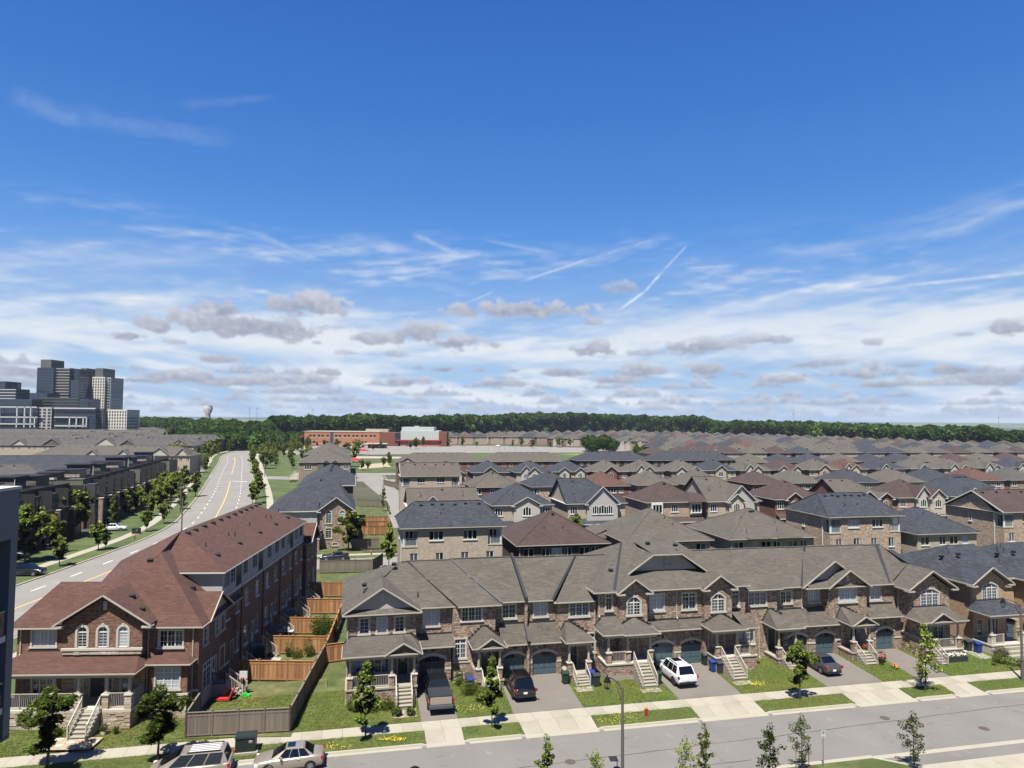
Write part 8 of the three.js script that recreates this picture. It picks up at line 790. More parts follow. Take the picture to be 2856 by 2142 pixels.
const bl = M.plasticBlue, gy = M.plasticGrey, gn = M.plasticGreen; bin(-2.75, 5.0, bl, bl, 'blue bin beside the bushes at the gabled porch'); bin(-2.75, 5.75, gy, gy, 'grey bin behind a blue bin at the gabled porch'); bin(8.2, 4.6, bl, bl, 'blue bin beside the steps of the hipped porch'); bin(8.45, 3.85, gy, gy, 'grey bin in front of a blue bin beside the hipped porch'); bin(20.45, 4.9, bl, bl, 'blue bin on the shared driveway at the tall pair steps'); bin(20.95, 4.5, gy, gy, 'grey bin at the foot of the tall pair steps'); bin(20.5, 6.5, gn, gn, 'green bin in the corner beside a teal garage door'); bin(14.1, 3.3, gn, gn, 'green bin beside the long steps of the tall pair'); bin(5.85, 4.8, gn, gn, 'green bin at the corner of the empty driveway'); bin(50.2, 4.5, bl, bl, 'blue bin on the paved path to the navy roofed house'); bin(49.7, 5.2, gy, gy, 'grey bin behind a blue bin on the paved path'); bin(48.9, 5.6, gn, gn, 'green bin at the wall by the paved path'); bin(-12.2, 5.6, bl, bl, 'blue bin inside the end townhouse porch', 0, 1.52); bin(-11.3, 5.7, gy, gy, 'grey bin inside the end townhouse porch', 0, 1.52);
// pale paving by the navy house, paths and stepping pads
const paving = (F, name, mats, s0, s1, d0, d1, h, w, l) => { const p = structure(F, name, M.soil, (g) => g.poly([[s0, h(d0) - 0.012, d0], [s1, h(d0) - 0.012, d0], [s1, h(d1) - 0.012, d1], [s0, h(d1) - 0.012, d1]])); const nS = Math.round((s1 - s0) / w), nD = Math.max(1, Math.round((d1 - d0) / l)); for (let i = 0; i < nS; i++) for (let j = 0; j < nD; j++) structure(F, 'paver', mats[(i * 7 + j * 5) % mats.length], (g) => { const a = mix(s0, s1, i / nS) + 0.01, b = mix(s0, s1, (i + 1) / nS) - 0.01, c = mix(d0, d1, j / nD) + 0.01, e = mix(d0, d1, (j + 1) / nD) - 0.01; g.poly([[a, h(c) + 0.012, c], [b, h(c) + 0.012, c], [b, h(e) + 0.012, e], [a, h(e) + 0.012, e]]); }, p); };
M.paverGrey2 = M.paverGrey.clone(); M.paverGrey2.color.setScalar(0.88); paving(FR, 'paved_drive', [M.paverGrey, M.paverGrey2, M.paverGrey], 51.2, 58, 0.05, 3.0, gh, 0.8, 0.5); paving(FR, 'paved_path', [M.paverGrey, M.paverGrey2], 49.0, 50.6, 3.0, 9, gh, 0.8, 0.6); paving(FR, 'stone_pad', [M.paver, M.paverGrey], -9.6, -7.7, 0.9, 2.3, gh, 0.48, 0.45); paving(FR, 'stone_pad', [M.paver, M.paverGrey], 6.4, 8.0, 2.9, 3.9, gh, 0.5, 0.5); paving(FR, 'stone_pad', [M.paverGrey, M.paver], 12.0, 13.9, 1.7, 2.5, gh, 0.5, 0.4); paving(FR, 'stone_pad', [M.paverGrey, M.paver], 21, 22.8, 1.7, 2.5, gh, 0.5, 0.4);
paving(FL, 'entrance_paving', [M.paver, M.precast, M.paver], -8.9, -5.0, -5.9, -3.95, () => 0.3, 0.55, 0.5); paving(FL, 'patio', [M.paver, M.trimTan, M.paver], 2.9, 5.6, 2.6, 4.8, () => 0.27, 0.4, 0.4);
structure(FR, 'driveway', M.asphaltDrive, (g) => { g.poly([[51.5, gh(3) + 0.006, 3], [58, gh(3) + 0.006, 3], [58, gh(7.3) + 0.006, 7.3], [55.6, gh(7.3) + 0.006, 7.3]]); });
// things in the gardens
{ const T = new Thing(FL, [1.3, 0.25, 2.4], 'garden_lounger', 'red cushioned lounger in the corner garden', 'lounger'), c = plain(0x9c1a1c, 0.85); T.part('seat', c, (g) => g.box(0.7, 2.0, 0.5, 0.66, 2.0, 2.8)); T.part('backrest', c, (g) => g.poly([[1.95, 0.62, 2.0], [1.95, 0.62, 2.8], [2.2, 1.3, 2.8], [2.2, 1.3, 2.0]])); T.part('backrest', c, (g) => g.beam([2.0, 0.62, 2.4], [2.25, 1.3, 2.4], 0.78, 0.12)); for (const [s, d] of [[0.75, 2.05], [0.75, 2.75], [1.95, 2.05], [1.95, 2.75]]) T.part('leg', M.black, (g) => g.cyl(s, d, 0.25, 0.5, 0.025, 0.025, 6)); }
{ const T = new Thing(FL, [3.0, 0.27, 3.1], 'toy_car', 'green ride on toy car on the patio edge', 'toy'); T.part('body', plain(0x2f9c3a, 0.4), (g) => g.prism([[2.7, 0.38], [3.4, 0.38], [3.4, 0.55], [3.15, 0.6], [3.05, 0.72], [2.75, 0.72]], 2.9, 3.3)); for (const [s, d] of [[2.85, 2.88], [2.85, 3.32], [3.25, 2.88], [3.25, 3.32]]) T.part('wheel', CAR.tyre, (g) => g.tube([s, 0.38, d - 0.03], [s, 0.38, d + 0.03], 0.1, 0.1, 10)); }
{ const T = new Thing(FL, [2.75, 0.27, 3.4], 'basketball_hoop', 'small basketball hoop with white backboard on a pole', 'hoop'); T.part('pole', M.darkMetal, (g) => g.cyl(2.75, 3.4, 0.27, 2.0, 0.04, 0.03, 8)); T.part('backboard', M.white, (g) => g.poly([[2.45, 1.8, 3.2], [3.0, 1.8, 3.35], [3.0, 2.4, 3.35], [2.45, 2.4, 3.2]])); T.part('backboard', M.white, (g) => g.box(2.4, 3.05, 1.78, 2.42, 3.36, 3.4)); T.part('rim', M.red, (g) => g.cyl(2.72, 3.15, 1.9, 1.93, 0.16, 0.16, 12)); }
{ const T = new Thing(FL, [1.1, 0.27, 13.2], 'covered_barbecue', 'barbecue under a black cover at the cedar fence', 'barbecue'), c = plain(0x1a1a1b, 0.8); T.part('cover', c, (g) => { g.prism([[0.55, 0.3], [1.75, 0.3], [1.7, 1.0], [1.45, 1.35], [0.85, 1.35], [0.6, 1.0]], 12.9, 13.6); }); }
{ const T = new Thing(FL, [1.9, 0.27, 12.9], 'folded_parasol', 'folded grey garden parasol beside the covered barbecue', 'parasol'); T.part('canopy', plain(0x6c7076, 0.9), (g) => { g.cyl(1.9, 12.9, 0.8, 1.9, 0.2, 0.05, 8); }); T.part('pole', M.steel, (g) => g.cyl(1.9, 12.9, 0.27, 2.05, 0.025, 0.025, 6)); }
paving(FL, 'patio', [M.paverGrey, M.precast], 0.6, 3.4, 11.6, 13.2, () => 0.27, 0.45, 0.45);
{ const T = new Thing(FL, [2.0, 0.3, 19.6], 'barbecue', 'white open barbecue with side shelves', 'barbecue'); T.part('hood', M.white, (g) => g.prism([[1.6, 1.0], [2.4, 1.0], [2.4, 1.22], [2.25, 1.38], [1.75, 1.38], [1.6, 1.22]], 19.4, 19.9)); T.part('shelf', M.white, (g) => g.box(1.15, 2.85, 0.93, 0.99, 19.35, 19.95)); for (const s of [1.65, 2.3]) T.part('leg', M.steel, (g) => g.box(s, s + 0.06, 0.3, 0.93, 19.45, 19.9)); T.part('gauges', M.black, (g) => { g.box(1.72, 1.95, 1.08, 1.2, 19.37, 19.4); g.box(2.05, 2.28, 1.08, 1.2, 19.37, 19.4); }); }
{ const T = new Thing(FL, [3.3, 0.3, 31], 'trampoline', 'low round trampoline with white rim in a garden', 'trampoline'); T.part('bed', M.black, (g) => g.cyl(3.3, 31, 0.75, 0.78, 1.35, 1.35, 28)); T.part('rim', M.white, (g) => { for (let i = 0; i < 28; i++) { const a = i / 28 * 6.283, b = (i + 1) / 28 * 6.283, q = (t, r) => [3.3 + Math.cos(t) * r, 0.82, 31 + Math.sin(t) * r]; g.poly([q(a, 1.3), q(b, 1.3), q(b, 1.65), q(a, 1.65)]); } }); for (let i = 0; i < 6; i++) T.part('leg', M.steel, (g) => g.cyl(3.3 + Math.cos(i) * 1.5, 31 + Math.sin(i) * 1.5, 0.3, 0.8, 0.03, 0.03, 6)); }
{ const T = new Thing(FL, [3.4, 0.3, 29.2], 'folded_parasol', 'folded pink and white garden parasol in front of the trampoline', 'parasol'); T.part('canopy', plain(0xb9837c, 0.9), (g) => { g.cyl(3.4, 29.2, 0.9, 2.2, 0.22, 0.06, 8); g.cyl(3.4, 29.2, 2.2, 2.5, 0.05, 0.01, 6); }); T.part('pole', M.steel, (g) => g.cyl(3.4, 29.2, 0.3, 1, 0.03, 0.03, 6)); }

// ---------- the wing of the near building at the left edge ----------
{
  const X = -21.85, zf = 31.3, T = new Thing(F0, [X, 10.1, zf], 'apartment_wing', 'grey panelled apartment wing with white balcony slabs at the left edge', 'building'), h0 = 10.1, h1 = 20.75;
  T.part('parapet', M.gutterWhite, (g) => g.box(X - 8, X + 0.06, h1, h1 + 0.12, zf - 20, zf + 0.06)); T.part('upper_panel', M.greyPanel, (g) => g.box(X - 8, X, 18.6, h1, zf - 20, zf)); T.part('corner_pillar', M.greyPanel, (g) => g.box(X - 8, X, h0, 18.6, zf - 0.42, zf)); T.part('recess_wall', M.midPanel, (g) => g.box(X - 8, X - 0.9, h0, 18.6, zf - 20, zf - 0.42)); for (let i = 0; i < 3; i++) { const y = 17.0 - i * 3.0; T.part('balcony_slab', M.gutterWhite, (g) => g.box(X - 1, X + 0.5, y - 2.55, y - 2.3, zf - 14, zf - 1.2)); T.part('balcony_glass', M.glassTower, (g) => g.box(X + 0.42, X + 0.45, y - 2.3, y - 1.3, zf - 14, zf - 1.25)); T.part('balcony_handrail', M.steel, (g) => g.box(X + 0.4, X + 0.47, y - 1.3, y - 1.25, zf - 14, zf - 1.22)); T.part('window', M.glass, (g) => g.box(X - 0.9, X - 0.86, y - 2.2, y - 0.1, zf - 6, zf - 1.0)); }
  T.part('underside', M.stuccoDark, (g) => g.box(X - 8, X, h0 - 0.15, h0, zf - 20, zf)); T.part('lower_wall', M.gutterWhite, (g) => g.box(X - 8, X - 1.6, 0, h0 - 0.15, zf - 20, zf - 2.5));
}
// ---------- school and park ----------
const FS = new Frame(0, -612, 0.5), spx = (x) => (x - 1428) / 1950 * 612;
{
  const T = new Thing(FS, [-120, 0, 0], 'school', 'long two storey orange brick school with pale green metal gym and red canopies', 'school'), a = spx(853), b = spx(1062), c = spx(1110), e = spx(1226), f = spx(1248), H = 12;
  T.part('classroom_wing', M.schoolBrick, (g) => g.box(a, b, 0, H, 0, 26)); T.part('roof_edge', M.trimTan, (g) => g.box(a - 0.3, b, H, H + 0.5, -0.3, 26)); T.part('dark_wing', M.schoolBrickDark, (g) => g.box(b, c + 1, 0, H - 0.4, -1.5, 24)); T.part('gym', M.tealRoof, (g) => g.box(c + 3, e, 3.5, 13.4, 0.5, 30)); T.part('gym_upper', M.tealRoof, (g) => { g.box(c + 3, e - 5, 13.4, 16.6, 6, 28); g.box(c + 14, c + 18, 16.6, 17.6, 8, 14); }); T.part('gym_base', M.schoolBrick, (g) => g.box(c + 3, e, 0, 4.6, -0.6, 0.5)); T.part('red_canopy', M.red, (g) => g.box(c - 1, e + 2, 4.7, 5.6, -2.2, 0.4)); T.part('end_wing', M.schoolBrickDark, (g) => g.box(e, f, 0, 12.6, -1, 20)); T.part('entrance_canopy', M.red, (g) => g.box(a - 18, a - 0.4, 7.2, 8, -3, 12)); T.part('entrance', M.glassTower, (g) => g.box(a - 14, a - 0.2, 0, 7, 4, 12)); T.part('glazed_bay', M.glassTower, (g) => { g.box(c - 1.5, c + 2, 3, 11.5, -1.8, 0); }); T.part('roof_unit', M.gutter, (g) => { g.box(b - 14, b + 6, H, H + 2.6, 8, 16); });
  const fw = face.front(0), r = rng(2); for (let i = 0; i < 8; i++) { const s = mix(a + 4, b - 9, i / 7); for (const h of [2.0, 7.6]) { for (const k of [0, 3.2]) { if (h < 3 && i % 3 === 1) continue; farWin(T, fw, s + k, s + k + 2.4, h, h + 2.2, { mat: M.trimTan, cols: 2, sill: false }); } T.part('spandrel', M.trimTan, (g) => fbox(g, fw, s - 0.3, s + 5.9, h - 0.8, h - 0.25, -0.06, 0)); } } T.part('stair_bay', M.glassMid, (g) => fbox(g, fw, mix(a, b, 0.34), mix(a, b, 0.34) + 3, 1, 11.5, -0.1, 0)); for (const s of [c + 8, c + 14]) T.part('door', M.glassMid, (g) => g.box(s, s + 3, 0, 3, -0.75, -0.6));
}
const patch = (name, mat, pts, y) => structure(F0, name, mat, (g) => g.poly(pts.map(([px, py]) => { const p = at(px, py, y); return [p.x, y, -p.z]; })));
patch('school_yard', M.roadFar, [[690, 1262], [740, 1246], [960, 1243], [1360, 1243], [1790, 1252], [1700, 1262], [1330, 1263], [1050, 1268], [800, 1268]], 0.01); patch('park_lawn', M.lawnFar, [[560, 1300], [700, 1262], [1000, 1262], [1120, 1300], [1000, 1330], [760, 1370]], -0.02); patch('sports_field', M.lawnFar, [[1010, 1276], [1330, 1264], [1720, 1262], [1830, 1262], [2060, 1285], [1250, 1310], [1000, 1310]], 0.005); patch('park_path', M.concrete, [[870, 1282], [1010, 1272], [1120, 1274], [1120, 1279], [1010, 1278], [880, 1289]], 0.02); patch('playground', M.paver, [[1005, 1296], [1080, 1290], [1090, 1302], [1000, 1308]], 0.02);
patch('meadow', grainy({ px: 256, size: 30, base: [110, 108, 40], tint: [80, 96, 36], amp: 10, grain: 14, seed: 91 }), [[1560, 1268], [1700, 1260], [1790, 1262], [1650, 1272]], 0.02);
[[986, 1302, 6.4, 'large red square shade canopy over the playground'], [1013, 1272, 6.5, 'smaller red shade canopy beside the school yard']].forEach(([x, y, w, l]) => { const p = at(x, y), T = new Thing(F0, [p.x, 0, -p.z], 'shade_canopy', l, 'canopy', 'red shade canopies'), s = p.x, d = -p.z; T.part('canopy', M.red, (g) => { for (const [a, b] of [[[-1, -1], [1, -1]], [[1, -1], [1, 1]], [[1, 1], [-1, 1]], [[-1, 1], [-1, -1]]]) g.poly([[s + a[0] * w / 2, 3.2, d + a[1] * w / 2], [s + b[0] * w / 2, 3.2, d + b[1] * w / 2], [s, 4.8, d]]); }); for (const [a, b] of [[-1, -1], [1, -1], [1, 1], [-1, 1]]) T.part('post', M.steel, (g) => g.cyl(s + a * w / 2.1, d + b * w / 2.1, 0, 3.2, 0.08, 0.08, 6)); });
{ const p = at(1400, 1258), T = new Thing(F0, [p.x, 0, -p.z], 'backstop', 'tall wire baseball backstop on the field', 'backstop'), s = p.x, d = -p.z; for (let i = 0; i < 6; i++) T.part('post', M.steel, (g) => g.cyl(s - 10 + i * 4, d + Math.abs(i - 2.5) * -1.4, 0, 7, 0.1, 0.1, 5)); T.part('top_rail', M.steel, (g) => g.box(s - 10, s + 10, 6.9, 7.05, d - 2, d - 1.9)); }
{ const p = at(1050, 1250), T = new Thing(F0, [p.x, 0, -p.z], 'park_pavilion', 'low pavilion with flat pale roof beside the school', 'pavilion'), s = p.x, d = -p.z; T.part('roof', M.gutterWhite, (g) => g.box(s - 9, s + 9, 3.4, 4, d - 3, d + 3)); T.part('wall', M.schoolBrickDark, (g) => g.box(s - 7, s + 8, 0, 3.4, d, d + 2.5)); for (const k of [-8, 8]) T.part('post', M.steel, (g) => g.cyl(s + k, d - 2.5, 0, 3.4, 0.12, 0.12, 6)); }
// ---------- the far houses of the estate ----------
{
  const r = rng(2024), yh = (px) => 1170 + 0.008 * (px - 1428), limit = [[1180, 720], [1300, 790], [1500, 900], [1760, 1000], [2000, 880], [2381, 690], [2600, 600], [2900, 540]], lim = (px) => { for (let i = 1; i < limit.length; i++) if (px < limit[i][0]) return mix(limit[i - 1][1], limit[i][1], (px - limit[i - 1][0]) / (limit[i][0] - limit[i - 1][0])); return 540; };
  const spots = [], rows = [[36.2, 0, 120], [80, 1, 142], [117, 0, 164], [165, 1, 172], [206, 0, 143]]; for (let k = 3; k < 40; k++) rows.push([204 + Math.floor((k - 1) / 2) * 80 - (k % 2 ? 44 - 80 : 0), k % 2 === 1 ? 1 : 0, 0]); for (const [k, [d, front, s00]] of rows.entries()) { let s = s00 || (k % 3) * 4; while (s < 900) { const w = 11 + r() * 2.2, p = FR.P(s + w / 2, 0, d), z = -p.z, px = 1428 + p.x / z * 1950; s += w + 2.2 + r() * 1.5; if (px > 2900 || px < 1170) { if (px > 2900) break; continue; }  if (z > lim(px)) continue; if (z < 640 && px < 1660) continue; if (s00) { spots.push([s - w - 2, w, d, front, z, px]); continue; } if (z < 330 && px < 2080) continue; if (z < 560 && px < 1830) continue; if (z < 660 && px < 1760 && !front) continue; spots.push([s - w - 2, w, d, front, z, px]); } }
  spots.sort((a, b) => a[4] - b[4]); const wallsL = {}, roofsL = {}, near = spots.slice(0, 285);
  near.forEach(([s, w, d, front, z], i) => { const c = FARCOL[Math.floor(r() * FARCOL.length)], br = BR[Math.floor(r() * 5)], lab = `far ${roofWord[c]} roofed house of the estate ${front ? 'with small front gables' : 'seen from the back'}`; if (front) { const T = frontHouse(FR, s, s + w, d, 12, c, br, lab, { full: false, lower: false, n: z < 420 ? 3 : 0, gables: [[3 + r() * 2, 3.2, 8.4 + r() * 0.9, 'siding', 0.8], ...(r() < 0.6 ? [[8.4, 3, 8.3, 'stone', 0.8]] : [])] }); T.g.userData.group = 'far houses of the estate'; } else { const T = backHouse(FR, s, s + w, d, 12.5, c, br, lab, { near: false, full: false, n: z < 420 ? 4 : 0, wins: 3 }); T.g.userData.group = 'far houses of the estate'; } });
  const W = {}, Rf = {}; spots.slice(285).forEach(([s, w, d]) => { const c = FARCOL[Math.floor(r() * FARCOL.length)], g = Rf[c] ??= new Geo(), q = W.w ??= new Geo(), e = 0.5, k = 3.2 + r(), mid = d + 6.2; q.box(s, s + w, 0, 7, d, d + 12.4); const A = [s + w / 2 - 0.6, 7 + k, mid], B = [s + w / 2 + 0.6, 7 + k, mid], P = [[s - e, 7, d - e], [s + w + e, 7, d - e], [s + w + e, 7, d + 12.4 + e], [s - e, 7, d + 12.4 + e]]; g.poly([P[0], P[1], B, A]); g.poly([P[1], P[2], B]); g.poly([P[2], P[3], A, B]); g.poly([P[3], P[0], A]); });
  const G = new THREE.Group(); G.name = 'distant_houses'; G.userData = { label: 'mass of distant hipped houses below the wood', category: 'houses', kind: 'stuff' }; G.position.copy(FR.P(0, 0, 0)); G.rotation.y = FR.t; if (W.w) W.w.build('walls', M.brickBeige, G); for (const c in Rf) Rf[c].build('roofs', ROOFS[c], G); scene.add(G); console.log('far houses', spots.length);
}
// ---------- woods, horizon ----------
{
  const r = rng(33), clump = leafCloud([[0, 0, 0, 5, 0.85], [2.4, 1.6, 1, 3.2], [-2.2, 1.2, -1.4, 3.4], [0.4, 2.6, -1.2, 3]], 340, 1.5, r), dummy = new THREE.Object3D(), list = [];
  const near = [[250, 880], [420, 860], [560, 700], [640, 560], [720, 600], [800, 700], [900, 700], [1050, 705], [1200, 745], [1350, 860], [1500, 950], [1760, 1050], [2000, 930], [2381, 730], [2600, 640], [2800, 585], [2960, 560]], top = [[250, 1160], [400, 1152], [560, 1152], [700, 1161], [820, 1167], [960, 1164], [1000, 1158], [1100, 1163], [1300, 1162], [1420, 1156], [1500, 1154], [1600, 1155], [1700, 1159], [1800, 1161], [1960, 1167], [2020, 1178], [2100, 1177], [2300, 1181], [2500, 1190], [2600, 1194], [2740, 1194], [2790, 1208], [2960, 1214]];
  const tab = (T, x) => { for (let i = 1; i < T.length; i++) if (x < T[i][0]) return mix(T[i - 1][1], T[i][1], (x - T[i - 1][0]) / (T[i][0] - T[i - 1][0])); return T[T.length - 1][1]; };
  for (let i = 0; i < 5200; i++) { const px = 250 + r() * 2700, z = tab(near, px) + (i % 3 ? r() * r() * 260 : r() * 26), h = 24 + (1170 + 0.008 * (px - 1428) - tab(top, px)) / 1950 * tab(near, px) * 1.05, x = (px - 1428) / 1950 * z, edge = i % 3 === 0, sc = rr(0.75, 1.35, r), low = px < 760 ? 0.75 : 1, un = (fbm(px * 0.02, z * 0.01, 3) - 0.5) * 4.5 + (fbm(px * 0.11, 5, 2) - 0.5) * 3, y = edge ? h * rr(0.12, 0.75, r) * low : (h + un) * low - 5.2 * sc + rr(-2, 1.6, r); list.push([x, y, -z, sc]); }
  for (let i = 0; i < 900; i++) { const px = 700 + r() * 520, z = 560 + r() * 140, x = (px - 1428) / 1950 * z; if (px > 830 && z < 665) continue; list.push([x, rr(2, 7, r), -z, rr(0.6, 1, r)]); }
  for (let i = 0; i < 700; i++) { const px = 480 + r() * 300, z = 500 + r() * 260, x = (px - 1428) / 1950 * z; list.push([x, rr(3, 9, r), -z, rr(0.6, 1.1, r)]); }
  for (let i = 0; i < 60; i++) { const px = 1770 + r() * 290, z = 470 + r() * 40, x = (px - 1428) / 1950 * z; list.push([x, rr(2, 4, r), -z, rr(0.35, 0.6, r)]); }
  for (let i = 0; i < 40; i++) { const px = 1630 + r() * 90, z = 520 + r() * 30, x = (px - 1428) / 1950 * z; list.push([x, rr(3, 9, r), -z, rr(0.5, 0.8, r)]); }
  const I = new THREE.InstancedMesh(clump, LEAF.forest, list.length), c = new THREE.Color(); list.forEach(([x, y, z, s], i) => { dummy.position.set(x, y, z); dummy.rotation.set(0, r() * 6.28, 0); dummy.scale.set(s, s * rr(0.85, 1.2, r), s); dummy.updateMatrix(); I.setMatrixAt(i, dummy.matrix); const v = rr(0.75, 1.25, r) * (0.7 + 0.6 * fbm(x * 0.012, z * 0.012, 2)); c.setRGB(v * rr(0.75, 1.05, r), v, v * rr(0.8, 1.15, r)); I.setColorAt(i, c); }); I.name = 'forest'; I.userData = { label: 'broad dark green wood along the horizon behind the estate', category: 'forest', kind: 'stuff' }; scene.add(I);
  structure(F0, 'far_hills', grainy({ px: 256, size: 900, base: [70, 84, 62], amp: 8, grain: 6, seed: 92 }), (g) => { let p = null; for (let i = 0; i <= 60; i++) { const x = -5000 + i * 170, h = 14 + 12 * fbm(i * 0.2, 3, 3), q = [x, h, 4200]; if (p) { g.poly([[p[0], -1, 3900], [q[0], -1, 3900], q, p]); g.poly([p, q, [q[0], -1, 4600], [p[0], -1, 4600]]); } p = q; } });
  for (const [px, h] of [[697, 58], [718, 60], [874, 56], [2213, 56], [2785, 48]]) { const z = 2200, x = (px - 1428) / 1950 * z, T = new Thing(F0, [x, 0, z], 'radio_mast', 'thin distant mast rising above the treeline', 'mast', 'distant masts'); T.part('mast', M.darkMetal, (g) => g.cyl(x, z, 0, h, 0.5, 0.25, 5)); T.part('cross_arm', M.darkMetal, (g) => g.box(x - 4, x + 4, h * 0.86, h * 0.86 + 0.8, z - 0.3, z + 0.3)); }
  { const z = 2600, x = (2843 - 1428) / 1950 * z, T = new Thing(F0, [x, 0, z], 'distant_block', 'pale apartment slab far beyond the trees', 'building'); T.part('block', M.trimTan, (g) => g.box(x - 20, x + 20, -40, -8, z, z + 16)); T.g.position.y = 0; for (let i = 0; i < 4; i++) T.part('window_band', M.glassMid, (g) => g.box(x - 19, x + 19, -14 - i * 5, -12 - i * 5, z - 0.4, z)); T.g.visible = true; T.g.position.y += 4; }
}
// ---------- water tower and apartment towers ----------
{ const z = 1400, x = (581 - 1428) / 1950 * z, T = new Thing(F0, [x, 0, z], 'water_tower', 'white bowl topped water tower on a pale stem above the trees', 'water tower'); T.part('stem', M.concrete, (g) => { g.cyl(x, z, 0, 30, 7, 5.2, 20); g.cyl(x, z, 30, 37, 5.2, 8.6, 20); }); T.part('bowl', M.white, (g) => { g.cyl(x, z, 37, 41, 8.8, 9.3, 24); g.cyl(x, z, 41, 45.5, 9.3, 9.1, 24); g.cyl(x, z, 45.5, 47.5, 9.1, 4, 24); }); T.part('band', M.tealRoof, (g) => g.cyl(x, z, 39.5, 40.5, 9.35, 9.4, 24)); }
function tower(px0, px1, topY, z, dep, name, label, { wall = M.midPanel, glass = M.glassTower, floor = 3.1, col = 2.6, slab = null, wf = 0.7, cap = 0, bands = false, base = 0, proud = 0.15 } = {}) {
  const x0 = (px0 - 1428) / 1950 * z, x1 = (px1 - 1428) / 1950 * z, h = 24 + (1170 + 0.008 * (px0 - 1428) - topY) / 1950 * z, T = new Thing(F0, [(x0 + x1) / 2, 0, z], name, label, 'building', 'apartment blocks beyond the terraces');
  T.part('wall', wall, (g) => g.box(x0, x1, base, h, z, z + dep)); const n = Math.floor((h - base - 2) / floor), m = Math.floor((x1 - x0) / col), cw = (x1 - x0) / m, f = face.front(z), fr2 = face.right(x1);
  T.part('windows', glass, (g) => { for (let i = 0; i < n; i++) { const y = h - 1.4 - i * floor; if (bands) fbox(g, f, x0 + 0.4, x1 - 0.4, y - 2.1, y, -0.1, 0); else for (let j = 0; j < m; j++) fbox(g, f, x0 + cw * (j + 0.5 - wf / 2), x0 + cw * (j + 0.5 + wf / 2), y - 2.1, y, -0.1, 0); for (let d = 1; d < dep - 2; d += 3) fbox(g, fr2, z + d, z + d + 2, y - 2.1, y, -0.1, 0); } }).userData.kind = 'stuff';
  if (slab) T.part('floor_slabs', slab, (g) => { for (let i = 0; i <= n; i++) { const y = h - 0.9 - i * floor; g.box(x0 + 0.2, x1 - 0.2, y - 0.35, y + 0.35, z - 0.2 - proud, z - 0.1); } }).userData.kind = 'stuff';
  if (cap) T.part('roof_cap', M.stuccoDark, (g) => g.box(mix(x0, x1, 0.12), mix(x0, x1, 0.75), h, h + cap, z + 2, z + dep - 2)); return T;
}
tower(101, 148, 1025, 760, 26, 'apartment_tower', 'tall dark glass apartment tower with rooftop box', { wall: M.towerNavy, cap: 9, col: 3, wf: 0.8, slab: M.towerNavy }); tower(148, 194, 1026, 764, 26, 'apartment_tower', 'dark apartment tower face with rows of pale balcony bands', { wall: M.darkPanel, bands: true, slab: M.gutter, proud: 1.2 }); tower(194, 216, 1030, 768, 24, 'apartment_tower', 'narrow dark glass tower wing beside the beige tower', { wall: M.towerNavy, slab: M.towerNavy }); tower(196, 219, 1060, 756, 10, 'apartment_tower', 'lower dark glass fin between the two towers', { wall: M.towerNavy, wf: 0.9 });
tower(217, 242, 1051, 790, 28, 'apartment_tower', 'cream window grid of the beige tower', { wall: M.creamPanel, col: 2.4, wf: 0.45, cap: 10 }); tower(242, 256, 1051, 792, 28, 'apartment_tower', 'recessed balcony strip of the beige tower', { wall: M.stuccoDark, bands: true, slab: M.gutter }); tower(256, 291, 1051, 790, 28, 'apartment_tower', 'cream and dark chequered face of the beige tower', { wall: M.creamPanel, col: 2.6, wf: 0.5, cap: 10 }); tower(291, 308, 1053, 794, 26, 'apartment_tower', 'pale grey rounded end of the beige tower', { wall: M.stucco, col: 2.8, wf: 0.7 });
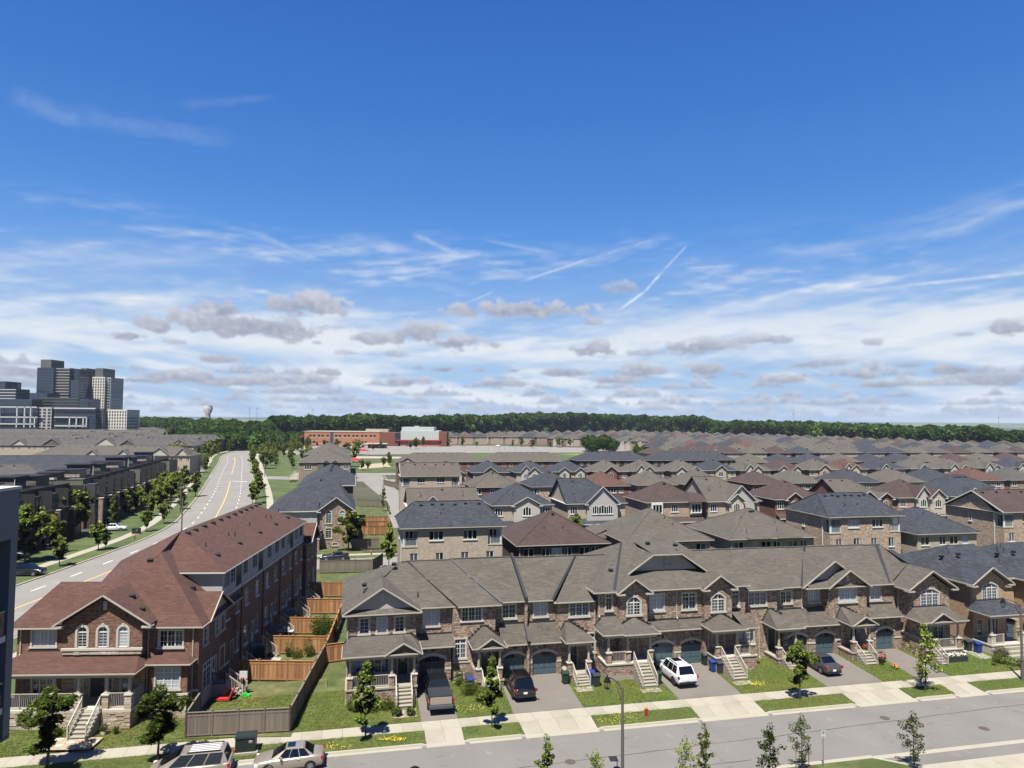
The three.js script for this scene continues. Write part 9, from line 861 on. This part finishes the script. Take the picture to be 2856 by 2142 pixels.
tower(82, 132, 1096, 735, 20, 'apartment_block', 'plain dark blue grey block below the dark tower', { wall: M.towerNavy, wf: 0.3, col: 6 }); tower(116, 222, 1108, 728, 22, 'apartment_block', 'dark terraced block with maroon balcony bands', { wall: M.darkPanel, bands: true, slab: M.stuccoDark, proud: 0.8 }); tower(222, 248, 1112, 726, 20, 'apartment_block', 'dark glass corner block beside the terraced balconies', { wall: M.towerNavy, wf: 0.85 }); tower(-60, 107, 1135, 690, 22, 'apartment_block', 'low block framed by bright white bands at the left edge', { wall: M.towerNavy, wf: 0.8, col: 3.4, slab: null }); tower(107, 146, 1136, 692, 22, 'apartment_block', 'grey balconied block between two white framed blocks', { wall: M.stucco, wf: 0.6, col: 4 }); tower(154, 270, 1138, 688, 22, 'apartment_block', 'dark low block with a white cornice and white framed lower floors', { wall: M.darkPanel, bands: true, slab: M.midPanel }); tower(290, 356, 1142, 700, 24, 'apartment_block', 'cream and black chequered low block with dark roof edge', { wall: M.creamPanel, col: 2.4, wf: 0.5 }); tower(270, 290, 1141, 694, 20, 'apartment_block', 'narrow grey glass link between two low blocks', { wall: M.stuccoDark, wf: 0.7 }); tower(-40, 14, 1063, 740, 24, 'apartment_block', 'stepped dark block rising at the left edge', { wall: M.towerNavy, bands: true }); tower(-40, 46, 1084, 735, 20, 'apartment_block', 'white banded terrace block below the stepped dark block', { wall: M.towerNavy, bands: true, slab: M.gutterWhite, proud: 1 }); tower(-40, 90, 1112, 712, 20, 'apartment_block', 'mid height dark glass block behind the white framed block', { wall: M.towerNavy, wf: 0.85 });
{ const z = 687, X = (p) => (p - 1428) / 1950 * z, Y = (py, p) => 24 + (1170 + 0.008 * (p - 1428) - py) / 1950 * z, T = new Thing(F0, [X(80), 0, z], 'white_frame', 'bright white concrete frame on the low blocks', 'building', 'white frames of the low blocks'); const bar = (p0, p1, y, t) => T.part('band', M.gutterWhite, (g) => g.box(X(p0), X(p1), Y(y, p0) - t, Y(y, p0), z - 1.5, z)); bar(-60, 107, 1133, 1.1); bar(154, 270, 1137, 1.1); bar(-60, 110, 1161, 1.0); bar(156, 247, 1162, 1.0); bar(-60, 103, 1180, 1.0); bar(158, 247, 1186, 1.0); for (const p of [3, 52, 73, 90, 102, 199, 218, 237, 246]) T.part('upright', M.gutterWhite, (g) => g.box(X(p) - 0.5, X(p) + 0.5, Y(1192, p), Y(p < 100 ? 1134 : 1162, p), z - 1.5, z)); }
scene.fog = new THREE.FogExp2(0xc4d6ea, 0.00005);
scene.traverse((o) => { if (o.isMesh) { o.castShadow = true; o.receiveShadow = true; } });
renderer.render(scene, camera);
